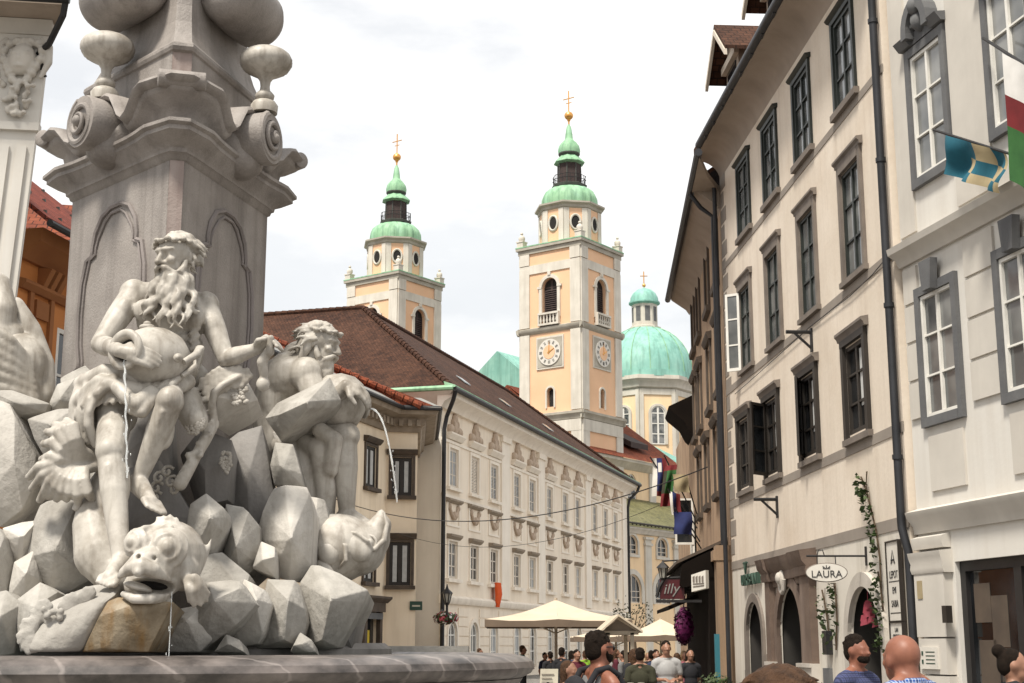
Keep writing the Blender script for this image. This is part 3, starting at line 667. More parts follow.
mk = MB(); mc = TF.p(.2, 10.2, .06)
mk.ell(mc, (.2, .17, .25)); mk.ell(mc + Vector((0, -.1, -.02)), (.05, .09, .08)); mk.ell(mc + Vector((-.08, -.12, .06)), (.06, .05, .035)); mk.ell(mc + Vector((.08, -.12, .06)), (.06, .05, .035)); mk.ell(mc + Vector((0, -.11, -.14)), (.08, .06, .03))
for k in range(16):
    a = k / 16 * 2 * math.pi; rr_ = .27 + .04 * math.sin(3 * a); mk.ell(mc + Vector((rr_ * math.cos(a), 0, (rr_ + .06) * math.sin(a))), (.07, .09, .07), None, 8, 6)
for k in range(34):
    mk.ell(mc + Vector((random.uniform(-.3, .3) * (1 - k / 60), random.uniform(-.08, .02), -.35 - k * .016)), (random.uniform(.03, .06), .06, random.uniform(.03, .07)), None, 8, 6)
for sg_ in (-1, 1): mk.tube([mc + Vector((sg_ * .25, 0, .35)), mc + Vector((sg_ * .38, 0, .2)), mc + Vector((sg_ * .4, 0, -.05)), mc + Vector((sg_ * .3, 0, -.3))], [.03, .06, .06, .03], 8)
sculpt(mk, 'carved_mask', M['whitetrim'], th, .018, 1)
for o in th.children:     # corner sheared outward towards the top to suit the camera view
    org = ORG[o.name]
    for v in o.data.vertices: v.co.x += (v.co.z + org.z - 10.4) * .052 if v.co.z + org.z < 10.4 else 0
lp = thing('flood_lamp', TF.p(-.1, 9.1, -.1), 'small black flood lamp on a thin bracket at the town hall corner', 'lamp')
q = W(43, 66, 20)
m = MB(); m.tube([TF.p(.1, q.z - .16, -.1), q + Vector((.06, 0, -.16))], .018, 6); m.tube([q + Vector((0, 0, -.16)), q], .012, 6); m.build('bracket', M['dark_metal'], lp)
m = MB(); m.lathe([(.03, -.09), (.07, -.06), (.085, .05), (.09, .07)], 14, q + Vector((0, 0, .02)), (.7, -.4, .5)); m.build('lamp_head', M['dark_metal'], lp)
# ------------------------------------------------------------------ cathedral: twin towers
TA = R(36)
def tower(cx, cy, label, full):
    rt = thing('bell_tower', (cx, cy, 0), label, 'tower', 'twin bell towers of the cathedral')
    hw = 3.24; ca, sa = math.cos(TA), math.sin(TA)
    # four faces as wall frames: origin at left end of the face
    corners = [Vector((cx, cy, 0)) + Vector((x * ca + y * sa, -x * sa + y * ca, 0)) for x, y in ((-hw, -hw), (hw, -hw), (hw, hw), (-hw, hw))]
    faces = []
    for i in range(4):
        a, b = corners[i], corners[(i + 1) % 4]; d = b - a
        faces.append(Fac(a.x, a.y, math.degrees(math.atan2(d.x, d.y)), 'R'))
    w = 2 * hw; c = hw
    wl = MB(); tr = MB(); cns = {20.6: MB(), 28.55: MB()}
    for F in faces:
        wall(wl, F, 0, w, 0, 36, [(c - .8, c + .8, 29.2, 33.5, .8), (c - .35, c + .35, 21.9, 23.6, .35)], .5)
        for a, b in ((0, 1.05), (w - 1.05, w)): tr.fbox(F, a, b, 0, 19.6, 0, .12); tr.fbox(F, a, b, 21.45, 28.55, 0, .12); tr.fbox(F, a, b, 29.2, 34.6, 0, .12); tr.fbox(F, a, b, 34.95, 36, 0, .14)
        tr.fbox(F, .02, w - .02, 34.1, 34.9, 0, .1)
        for z0, pr in ((20.6, [(0, 0), (.16, .05), (.22, .35), (.38, .5), (.38, .7), (0, .8)]), (28.55, [(0, 0), (.14, .1), (.27, .3), (.28, .5), (0, .62)])):
            cns[z0].fprof(F, [(d, z0 + z) for d, z in pr], -.3, w + .3)
        tr.fbox(F, 0, w, 19.6, 20.6, 0, .14)
    wl.build('wall', M['tower'], rt); tr.build('pilaster', M['tower_trim'], rt)
    for q in cns.values(): q.build('string_course', M['tower_corn'], rt)
    k = MB(); k.box((cx, cy, 36.2), (w + .3, w + .3, .4), Euler((0, 0, -TA))); k.box((cx, cy, 36.52), (w + .62, w + .62, .24), Euler((0, 0, -TA))); k.build('main_cornice', M['tower_corn'], rt)
    k = MB(); k.box((cx, cy, 36.7), (w + .66, w + .66, .1), Euler((0, 0, -TA))); k.build('copper_edge', M['copper'], rt)
    for F in faces[:4]:
        f = window(F, rt, c, 29.2, 1.6, 4.3, 2, 1, M['lanternbrown'], M['hole'], .1, .1, -.35, 'belfry_opening', .8)
        lv = MB()
        for q in range(14): lv.prism([F.p(c - .7, 29.9 + q * .19, -.22), F.p(c + .7, 29.9 + q * .19, -.22), F.p(c + .7, 29.98 + q * .19, -.3), F.p(c - .7, 29.98 + q * .19, -.3)], (0, 0, .04))
        lv.build('louvre', M['lanternbrown'], f)
        m = MB(); arch_ring(m, F, c, .82, 29.9, 32.7, .82, .3, 0, .14); m.fbox(F, c - 1.3, c - .82, 32.6, 32.8, 0, .18); m.fbox(F, c + .82, c + 1.3, 32.6, 32.8, 0, .18); m.fbox(F, c - .15, c + .15, 33.75, 34.1, 0, .22); m.build('archivolt', M['tower_trim'], f)
        bl = MB(); bl.fbox(F, c - 1.1, c + 1.1, 29.17, 29.35, 0, .4); bl.fbox(F, c - 1.1, c + 1.1, 30.15, 30.32, .08, .4)
        for q in range(6):
            x = c - .85 + q * .34; bl.lathe([(.07, 0), (.07, .1), (.12, .3), (.06, .55), (.09, .7), (.09, .82)], 8, F.p(x, 29.34, .24))
        bl.fbox(F, c - 1.1, c - .98, 29.35, 30.15, .1, .38); bl.fbox(F, c + .98, c + 1.1, 29.35, 30.15, .1, .38)
        bl.build('balustrade', M['tower_trim'], f)
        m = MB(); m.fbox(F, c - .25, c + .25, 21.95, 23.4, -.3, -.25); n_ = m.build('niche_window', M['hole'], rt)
        m = MB(); arch_ring(m, F, c, .36, 21.8, 23.25, .36, .16, 0, .1); m.build('surround', M['tower_trim'], n_)
        if full:
            fr = MB(); fr.fbox(F, c - 1.45, c + 1.45, 25.3, 28.2, 0, .1); ck = fr.build('clock', M['tower_trim'], rt)
            gb = MB(); gb.fbox(F, c - 1.3, c + 1.3, 25.45, 28.05, .1, .13); gb.build('clock_ground', M['tower_corn'], ck)
            dl = MB(); dl.lathe([(1.18, 0), (1.18, .08)], 32, F.p(c, 26.75, .13), F.n); dl.build('dial', M['sign_pale'], ck)
            d3 = MB(); d3.lathe([(.62, 0), (.62, .03)], 24, F.p(c, 26.75, .21), F.n); d3.build('dial_centre', M['tower'], ck)
            nu = MB()
            for q in range(12):
                a = q * math.pi / 6; u_ = F.u * math.sin(a) + Vector((0, 0, math.cos(a))); v_ = u_.cross(F.n)
                ctr = F.p(c, 26.75, .215) + u_ * .9
                for off in ((-.05, .05) if q % 3 else (-.09, 0, .09)):
                    nu.prism([ctr + v_ * (off - .016) - u_ * .14, ctr + v_ * (off + .016) - u_ * .14, ctr + v_ * (off + .016) + u_ * .14, ctr + v_ * (off - .016) + u_ * .14], F.n * .02)
            nu.build('numeral', M['ink'], ck)
            hn = MB()
            for a, ln, ww in ((R(2), .95, .05), (R(62), .62, .07)):
                u_ = F.u * math.sin(a) + Vector((0, 0, math.cos(a))); v_ = u_.cross(F.n); ctr = F.p(c, 26.75, .25)
                hn.prism([ctr - v_ * ww - u_ * .15, ctr + v_ * ww - u_ * .15, ctr + v_ * .015 + u_ * ln, ctr - v_ * .015 + u_ * ln], F.n * .03)
            hn.build('hand', M['gold'], ck)
    for q in corners:
        p = Vector((cx, cy, 0)).lerp(q, .97)
        m = MB(); m.box((p.x, p.y, 37.0), (.66, .66, .5), Euler((0, 0, -TA))); m.box((p.x, p.y, 37.29), (.76, .76, .1), Euler((0, 0, -TA))); m.lathe([(.2, 0), (.29, .2), (.29, .42), (.2, .56), (.08, .64), (.14, .76), (.1, .88), (.02, .92)], 12, (p.x, p.y, 37.33)); m.build('corner_urn', M['tower_trim'], rt)
    # octagon
    o8 = MB(); ro8 = 2.85; rr = -TA + math.pi / 8
    o8.lathe([(ro8, 36.7), (ro8, 40.1)], 8, (cx, cy, 0), rot=rr); oc = o8.build('octagon_wall', M['tower'], rt)
    ap = ro8 * math.cos(math.pi / 8); pil = MB()
    for i in range(8):
        a = rr + math.pi / 4 * i; p = Vector((cx + ro8 * math.cos(a), cy + ro8 * math.sin(a), 0))
        for sgn in (-1, 1):
            b = a + sgn * math.pi / 8; nn = Vector((math.cos(b), math.sin(b), 0)); tt = Vector((-nn.y, nn.x, 0)) * sgn
            pil.prism([p + nn * -.02 + Vector((0, 0, 36.7)), p + nn * .08 + Vector((0, 0, 36.7)), p + nn * .08 + tt * .5 + Vector((0, 0, 36.7)), p - nn * .02 + tt * .5 + Vector((0, 0, 36.7))], (0, 0, 3.3))
        b = a + math.pi / 8; nn = Vector((math.cos(b), math.sin(b), 0)); ctr = Vector((cx, cy, 38.7)) + nn * ap
        ov = MB(); ov.lathe([(.36, -.02), (.36, .05)], 20, ctr, nn)
        ov.v = [ctr + (q - ctr) + Vector((0, 0, (q.z - ctr.z) * .55)) for q in ov.v]; f = ov.build('oval_window', M['hole'], oc)
        rg = MB(); pts = []
        for k in range(25):
            t = 2 * math.pi * k / 24; pts.append(ctr + nn * .05 + Vector((-nn.y, nn.x, 0)) * (.46 * math.cos(t)) + Vector((0, 0, .68 * math.sin(t))))
        rg.tube(pts, .1, 6, False); rg.build('window_ring', M['tower_trim'], f)
    pil.build('octagon_pilaster', M['tower_trim'], oc)
    k = MB(); k.lathe([(2.85, 40.0), (2.98, 40.1), (3.02, 40.3), (3.28, 40.45), (3.28, 40.6), (2.5, 40.62)], 8, (cx, cy, 0), rot=rr); k.build('octagon_cornice', M['tower_corn'], rt)
    # ribbed dome
    dm = MB(); prof = [(2.6, 40.6), (2.42, 40.75), (2.46, 41.05), (2.42, 41.55), (2.22, 42.05), (1.85, 42.4), (1.45, 42.56)]
    N = 64; vs = []; fs = []
    for r, z in prof:
        for i in range(N):
            a = 2 * math.pi * i / N; q = r * (1 + .055 * abs(math.sin(a * 8)) * (1 if 40.7 < z < 42.5 else .3)); vs.append((cx + q * math.cos(a + rr), cy + q * math.sin(a + rr), z))
    for j in range(len(prof) - 1):
        for i in range(N): fs.append((j * N + i, j * N + (i + 1) % N, (j + 1) * N + (i + 1) % N, (j + 1) * N + i))
    fs.append(tuple(range(N))[::-1]); fs.append(tuple(range((len(prof) - 1) * N, len(prof) * N))); dm.add(vs, fs); dm.build('ribbed_dome', M['copper'], rt)
    k = MB(); k.lathe([(1.35, 42.5), (1.6, 42.62), (1.66, 42.85), (1.45, 42.95), (1.0, 43)], 8, (cx, cy, 0), rot=rr); gal = k.build('gallery', M['copper_dark'], rt)
    rl = MB()
    for z in (43.35, 43.7): rl.tube([(cx + 1.56 * math.cos(rr + math.pi / 4 * i), cy + 1.56 * math.sin(rr + math.pi / 4 * i), z) for i in range(9)], .03, 6, False)
    for i in range(24): a = rr + math.pi / 12 * i; q = 1.85 * math.cos(math.pi / 8) / math.cos((i % 3 - 1.5 + 1.5) * math.pi / 12 - math.pi / 8) if False else 1.47; rl.tube([(cx + q * math.cos(a), cy + q * math.sin(a), 42.95), (cx + q * math.cos(a), cy + q * math.sin(a), 43.72)], .025, 5)
    rl.build('railing', M['dark_metal'], gal)
    k = MB(); k.lathe([(1.1, 42.95), (1.06, 45.0)], 8, (cx, cy, 0), rot=rr); ln = k.build('lantern', M['lanternbrown'], rt)
    lr = MB()
    for i in range(8):
        a = rr + math.pi / 4 * i; lr.tube([(cx + 1.1 * math.cos(a), cy + 1.1 * math.sin(a), 43), (cx + 1.06 * math.cos(a), cy + 1.06 * math.sin(a), 45)], .06, 6)
    lr.build('lantern_post', M['copper_dark'], ln)
    k = MB(); k.lathe([(1.08, 44.9), (1.46, 45.05), (1.44, 45.15), (1.02, 45.55), (.84, 45.75)], 8, (cx, cy, 0), rot=rr); k.build('lantern_roof', M['copper'], rt)
    k = MB(); k.lathe([(.84, 45.72), (1.0, 45.9), (1.0, 46.02)], 16, (cx, cy, 0)); k.build('dark_neck', M['copper_dark'], rt)
    k = MB(); k.lathe([(1.0, 46.0), (1.04, 46.3), (.96, 46.7), (.72, 47.05), (.46, 47.3), (.36, 47.5), (.33, 47.9), (.22, 48.6), (.05, 48.95)], 20, (cx, cy, 0)); k.build('onion_cap', M['copper'], rt)
    k = MB(); k.tube([(cx, cy, 48.9), (cx, cy, 49.4)], .08, 8); k.ell((cx, cy, 49.75), (.42, .42, .4)); k.ell((cx, cy, 49.3), (.16, .16, .12)); k.build('gilded_ball', M['gold'], rt)
    k = MB(); k.tube([(cx, cy, 50.1), (cx, cy, 52.2)], .06, 6); t_ = Vector((ca, -sa, 0)) * .6; k.tube([Vector((cx, cy, 51.45)) - t_, Vector((cx, cy, 51.45)) + t_], .05, 6); k.tube([Vector((cx, cy, 51.0)) - t_ * .5, Vector((cx, cy, 51.0)) + t_ * .5], .04, 6); k.build('cross', M['gold'], rt)
tower(5.28, 125, 'apricot bell tower with clocks and a green copper dome, nearer of the two', True)
tower(-11.62, 136.5, 'apricot bell tower with green dome rising behind the brown palace roof', False)

# nave, chapels, crossing dome: church body
ch = thing('cathedral', (22, 140, 0), 'apricot cathedral body with red and green roofs and a large pale green dome', 'church')
u0 = Vector((math.sin(TA), math.cos(TA), 0)); n0 = Vector((math.cos(TA), -math.sin(TA), 0))
tc0 = Vector((5.1, 125, 0)) + n0 * 3.3
NV = Fac(tc0.x, tc0.y, 36, 'R'); ck0 = tc0 + n0 * 5.6; CHP = Fac(ck0.x, ck0.y, 36, 'R')
mb = MB(); wall(mb, NV, -3, 34, 0, 17.6, [(s - .8, s + .8, 14.0, 16.6, .8) for s in (5, 12, 19)], .3); mb.poly(NV.p(-3, 0), NV.p(-3, 0, -17), NV.p(-3, 17.6, -17), NV.p(-3, 17.6)); mb.poly(NV.p(-3, 0, -17), NV.p(34, 0, -17), NV.p(34, 17.6, -17), NV.p(-3, 17.6, -17)); mb.build('nave_wall', M['church'], ch)
tr = MB(); tr.fprof(NV, [(0, 16.9), (.2, 17), (.5, 17.4), (.7, 17.5), (.75, 17.75), (0, 17.8)], -3, 34)
for s in (2.0, 8.5, 15.5): tr.fbox(NV, s - .55, s + .55, 12, 16.9, 0, .15)
tr.build('nave_cornice', M['tower_trim'], ch)
for s in (5, 12, 19): window(NV, ch, s, 14.0, 1.6, 2.6, 2, 3, M['frame_white'], M['pane'], .1, .06, -.15, arch=.8)
rf = MB(); rf.poly(NV.p(-3, 17.75, .9), NV.p(13.2, 17.75, .9), NV.p(13.2, 24.4, -8), NV.p(-3, 24.4, -8)); rf.poly(NV.p(13.2, 24.4, -8), NV.p(-3, 24.4, -8), NV.p(-3, 17.6, -17), NV.p(13.2, 17.6, -17)); rf.poly(NV.p(-3, 17.6, 0), NV.p(-3, 24.4, -8), NV.p(-3, 17.6, -17)); nr = rf.build('nave_roof', M['redroof'], ch)
dmr = MB(); dmr.prism([NV.p(5.5, 19.1, -.3), NV.p(8.5, 19.1, -.3), NV.p(8.5, 20.4, -2.8), NV.p(5.5, 20.4, -2.8)], (0, 0, .5)); dmr.build('roof_dormer', M['lanternbrown'], nr)
k = MB(); k.poly(NV.p(12.9, 17.9, 1.0), NV.p(17, 17.9, 1.0), NV.p(17, 22.6, -8), NV.p(13.3, 22.4, -8)); k.poly(NV.p(12.9, 17.9, 1.0), NV.p(13.3, 22.4, -8), NV.p(12.9, 17.0, -.2)); k.build('transept_roof', M['copper_pale'], ch)
mb = MB(); CO = [-4.4, .44, 5.3, 10.1, 15]
ops = []
for s in CO: ops += [(s - .85, s + .85, 8.8, 10.35, .78), (s - 1.35, s + 1.35, 4.9, 7.2, 1.35)]
wall(mb, CHP, -9, 24, 0, 11.0, ops, .3); mb.poly(CHP.p(-9, 0), CHP.p(-9, 0, -5.6), CHP.p(-9, 11.3, -5.6), CHP.p(-9, 11.3)); mb.build('chapel_wall', M['church'], ch)
for s in CO:
    f = window(CHP, ch, s, 8.8, 1.7, 1.55, 2, 2, M['frame_pale'], M['pane'], .1, .06, -.15, arch=.78); m = MB(); arch_ring(m, CHP, s, .86, 8.8, 9.57, .79, .22, 0, .1); m.fbox(CHP, s - 1.08, s + 1.08, 8.58, 8.79, 0, .14); m.build('surround', M['tower_trim'], f)
    f = window(CHP, ch, s, 4.9, 2.7, 2.3, 4, 2, M['frame_pale'], M['pane'], .12, .06, -.15, arch=1.35); m = MB(); arch_ring(m, CHP, s, 1.36, 4.9, 5.85, 1.36, .4, 0, .1); m.build('surround', M['tower_trim'], f)
tr = MB()
for s in (-6.9, -2.0, 2.75, 7.7, 12.5): tr.fbox(CHP, s - .5, s + .5, 0, 10.3, 0, .15); tr.fbox(CHP, s - .6, s + .6, 9.6, 9.8, 0, .25); tr.fbox(CHP, s - .65, s + .65, 10.1, 10.3, 0, .3)
tr.fprof(CHP, [(0, 10.45), (.2, 10.5), (.35, 10.75), (.5, 10.85), (.5, 11.0), (0, 11.05)], -9, 24); tr.build('chapel_pilaster', M['tower_trim'], ch)
rf = MB(); rf.poly(CHP.p(-9, 11.0, .6), CHP.p(24, 11.0, .6), CHP.p(24, 14.4, -5.6), CHP.p(-9, 14.4, -5.6)); cr_ = rf.build('chapel_roof', M['greenroof'], ch)
sg = MB(); sg.tube([CHP.p(-9, 11.3, .35), CHP.p(24, 11.3, .35)], .09, 6)
for q in range(40): sg.box(CHP.p(-6 + q * .6, 11.25, .35), (.1, .1, .25))
sg.build('snow_guard', M['frame_dark'], cr_)
tr = MB(); tr.poly(NV.p(-8.5, 17, -17), NV.p(-8.5, 17, -2), NV.p(-4, 25.5, -9.5)); tr.poly(NV.p(-8.5, 17, -2), NV.p(3, 17, -2), NV.p(3, 25.5, -9.5), NV.p(-4, 25.5, -9.5)); tr.poly(NV.p(-8.5, 17, -17), NV.p(3, 17, -17), NV.p(3, 25.5, -9.5), NV.p(-4, 25.5, -9.5)); 
# crossing dome
dx, dy = 14.35, 150.0
k = MB(); k.lathe([(5.0, 18), (5.0, 28.6)], 8, (dx, dy, 0), rot=R(-13.5)); dr = k.build('drum', M['church'], ch)
k = MB(); pl = MB()
k.lathe([(5.0, 27.6), (5.3, 27.8), (5.4, 28.3), (5.75, 28.6), (5.75, 29.0), (5.1, 29.1)], 8, (dx, dy, 0), rot=R(-13.5)); k.build('drum_cornice', M['tower_trim'], ch)
for i in range(8):
    a = R(-13.5) + math.pi / 4 * i; b = a + math.pi / 8; nn = Vector((math.cos(b), math.sin(b), 0)); tt = Vector((-nn.y, nn.x, 0)); c0 = Vector((dx, dy, 0)) + nn * (5 * math.cos(math.pi / 8)); half = 5 * math.sin(math.pi / 8)
    c00 = c0 - tt * half; DF = Fac(c00.x, c00.y, math.degrees(math.atan2(tt.x, tt.y)), 'R' if Vector((tt.y, -tt.x, 0)).dot(nn) > 0 else 'L')
    pl.fbox(DF, 0, .42, 18, 27.6, 0, .12); pl.fbox(DF, 2 * half - .42, 2 * half, 18, 27.6, 0, .12); pl.fbox(DF, .42, 2 * half - .42, 27.0, 27.6, 0, .1)
    f = window(DF, dr, half, 21.8, 1.5, 4.0, 2, 3, M['frame_white'], M['pane_pale'], .12, .1, .02, 'drum_window', .75)
    m = MB(); arch_ring(m, DF, half, .76, 21.8, 25.05, .76, .24, 0, .16); m.build('surround', M['tower_trim'], f)
pl.build('drum_pilaster', M['tower_trim'], dr)
k = MB(); k.lathe([(5.35, 28.9), (5.3, 29.6)] + [(5.2 * math.cos(t * R(80) / 10), 29.6 + 5.6 * math.sin(t * R(80) / 10)) for t in range(11)], 48, (dx, dy, 0)); dm = k.build('dome', M['copper_pale'], ch)
rb = MB()
for i in range(16):
    a = 2 * math.pi * i / 16; rb.tube([(dx + 5.23 * math.cos(t * R(78) / 8) * math.cos(a), dy + 5.23 * math.cos(t * R(78) / 8) * math.sin(a), 29.6 + 5.63 * math.sin(t * R(78) / 8)) for t in range(9)], .045, 5)
rb.build('dome_rib', M['copper'], dm)
k = MB(); k.lathe([(1.75, 34.7), (1.75, 35.1), (1.4, 35.2), (1.4, 37.7)], 8, (dx, dy, 0), rot=R(-13.5)); ln = k.build('dome_lantern', M['tower_trim'], ch)
for i in range(8):
    b = R(-13.5) + math.pi / 4 * i + math.pi / 8; nn = Vector((math.cos(b), math.sin(b), 0)); m = MB(); m.box(Vector((dx, dy, 36.5)) + nn * 1.29, (.08, .55, 1.6), Euler((0, 0, b))); m.build('lantern_window', M['greystone'], ln)
k = MB(); k.lathe([(1.4, 37.6), (1.7, 37.75), (1.7, 37.9), (1.55, 37.95), (1.5, 38.4), (1.25, 38.9), (.8, 39.3), (.2, 39.5), (.08, 39.6)], 20, (dx, dy, 0)); k.build('lantern_cap', M['copper_pale'], ch)
k = MB(); k.tube([(dx, dy, 39.5), (dx, dy, 41.4)], .06, 6); k.ell((dx, dy, 39.85), .2, None, 10, 8); k.tube([(dx - .4, dy, 40.9), (dx + .4, dy, 40.9)], .05, 6); k.build('cross', M['gold'], ch)
# green roofed transept between the towers
gtr = MB(); q = lambda px, py, Y: W(px, py, Y)
A0, A1, A2 = W(497, 351, 138), W(470, 372, 138), W(530, 376, 138)
gv = Vector((math.sin(TA), math.cos(TA), 0)) * 12
B0 = A0; sl = 30.0
w_ = Vector((-n0.x, -n0.y, 0))
pk = A0; lft = pk + w_ * 4.6 + Vector((0, 0, -3.6)); rgt = pk - w_ * 4.6 + Vector((0, 0, -3.6))
gtr.poly(pk, lft, lft + gv, pk + gv); gtr.poly(pk, pk + gv, rgt + gv, rgt); gtr.poly(pk + u0 * -2.4 * 0, lft, rgt); gtr.poly(pk + gv, lft + gv, rgt + gv)
gtr.poly(lft, lft + gv, (lft + gv) * 1 + Vector((0, 0, -20)), lft + Vector((0, 0, -20))); gtr.poly(rgt, rgt + gv, rgt + gv + Vector((0, 0, -20)), rgt + Vector((0, 0, -20))); gtr.poly(lft, rgt, rgt + Vector((0, 0, -20)), lft + Vector((0, 0, -20)))
gtr.build('gable_roof', M['copper_pale'], ch)
# ------------------------------------------------------------------ beige townhouse on the right
B = Fac(5.0, 18.5, -3.42, 'L'); BL = 10.2
bt = thing('townhouse', B.p(5, 0, -4), 'aged beige townhouse with dark windows, grey bands and a curved plaster eave', 'building')
RA = [(1.43, 4.6, .92, 1.28), (3.98, 4.6, .92, 1.28), (6.45, 4.6, .92, 1.3), (8.66, 4.6, .92, 1.3)]
RB = [(1.22, 6.86, .92, 1.6), (3.64, 6.86, .92, 1.62), (5.95, 6.86, .92, 1.62), (8.2, 6.86, .92, 1.55)]
RC = [(1.24, 9.48, .92, 1.38), (3.62, 9.48, .92, 1.38), (5.83, 9.48, .92, 1.38), (8.0, 9.48, .92, 1.38)]
arch_ops = [(.82, 2.3, 0, 2.44, .74), (4.85, 6.45, 0, 2.6, .8), (7.7, 8.95, 0, 2.42, .62)]
ops = [(s - w / 2, s + w / 2, z, z + h) for s, z, w, h in RA + RB + RC]
mb = MB(); wall(mb, B, -.42, BL, 3.16, 11.3, ops, .12); mb.build('wall', M['beige'], bt)
mb = MB(); wall(mb, B, -.42, BL, 0, 3.16, arch_ops, .03); mb.build('ground_floor_wall', M['whiteground'], bt)
mb = MB(); back_box(mb, B, -.42, BL, 0, 11.3, 9); mb.build('rear_wall', M['beige'], bt)
bd = MB()
for z, h in ((3.1, .16), (4.32, .14), (6.62, .13), (9.24, .12)): bd.fbox(B, -.42, BL, z, z + h, -.01, .012)
for k in range(22): bd.fbox(B, BL - (.5 if k % 2 else .32), BL - .002, 3.4 + k * .36, 3.4 + k * .36 + .3, -.01, .008)
bd.build('painted_band', M['band'], bt)
# curved plaster cove and eave
cv = MB(); pr = [(0, 11.25)] + [(.0 + .52 * (1 - math.cos(t * math.pi / 16)), 11.25 + .42 * math.sin(t * math.pi / 16)) for t in range(1, 9)] + [(.56, 11.72), (0, 11.8)]
cv.fprof(B, pr, -.42, BL); cv.build('eave_cove', M['soffit'], bt)
gt = MB(); gt.tube([B.p(-.45, 11.76, .56), B.p(9.5, 11.76, .56)], .085, 10)
for k in range(12): gt.box(B.p(-.2 + k * .82, 11.76, .56), (.05, .2, .19))
gt.build('gutter', M['gutter'], bt)
rf = MB(); rf.prism([B.p(-.42, 11.8, .54), B.p(BL, 11.8, .54), B.p(BL, 15.6, -4.6), B.p(-.42, 15.6, -4.6)], (0, 0, .12)); rf.prism([B.p(-.42, 15.6, -4.6), B.p(BL, 15.6, -4.6), B.p(BL, 11.3, -9.3), B.p(-.42, 11.3, -9.3)], (0, 0, .12)); brf = rf.build('roof', M['brownroof'], bt)
def dormer(s):
    m = MB(); m.fbox(B, s - .55, s + .55, 11.9, 13.15, -1.6, .1); d = m.build('dormer', M['soffit'], bt)
    r = MB()
    for sg in (-1, 1):
        r.prism([B.p(s, 13.85, .45), B.p(s + sg * .95, 13.0, .45), B.p(s + sg * .95, 12.93, .45), B.p(s, 13.76, .45)], B.n * -2.6)
    r.build('dormer_roof', M['brownroof'], d)
    g_ = MB(); g_.prism([B.p(s - .7, 13.15, .1), B.p(s + .7, 13.15, .1), B.p(s, 13.75, .1)], B.n * -.3); g_.build('gable', M['beige'], d)
    tr = MB()
    for sg in (-1, 1): tr.prism([B.p(s, 13.74, .47), B.p(s + sg * .95, 12.92, .47), B.p(s + sg * .95, 12.8, .47), B.p(s, 13.62, .47)], B.n * -.06)
    tr.fbox(B, s - .62, s + .62, 13.0, 13.15, .1, .2); tr.build('barge_board', M['frame_pale'], d)
    w_ = MB(); w_.fbox(B, s - .35, s + .35, 12.1, 12.95, .1, .13); w_.build('dormer_window', M['pane'], d)
for s in (2.5, 4.75, 8.2): dormer(s)
def leaf(F, f, name, m, s, z, w, h, ang, side, pm=None):
    """one casement leaf standing open on its hinge"""
    hinge = F.p(s, z, .02); a = R(ang); dirn = F.u * math.cos(a) * side + F.n * math.sin(a); t = dirn.cross(Vector((0, 0, 1)))
    k = MB()
    def bar(x0, x1, z0, z1, th=.02):
        k.prism([hinge + dirn * x0 + Vector((0, 0, z0)) - t * th, hinge + dirn * x1 + Vector((0, 0, z0)) - t * th, hinge + dirn * x1 + Vector((0, 0, z1)) - t * th, hinge + dirn * x0 + Vector((0, 0, z1)) - t * th], t * th * 2)
    bar(0, .05, 0, h); bar(w - .05, w, 0, h); bar(.05, w - .05, 0, .06); bar(.05, w - .05, h - .05, h)
    for j in (1, 2): bar(.05, w - .05, h * j / 3 - .015, h * j / 3 + .015, .014)
    c = k.build(name, m, f)
    k = MB(); bar(.05, w - .05, .06, h - .05, .004); k.build('pane', pm or M['pane'], c)
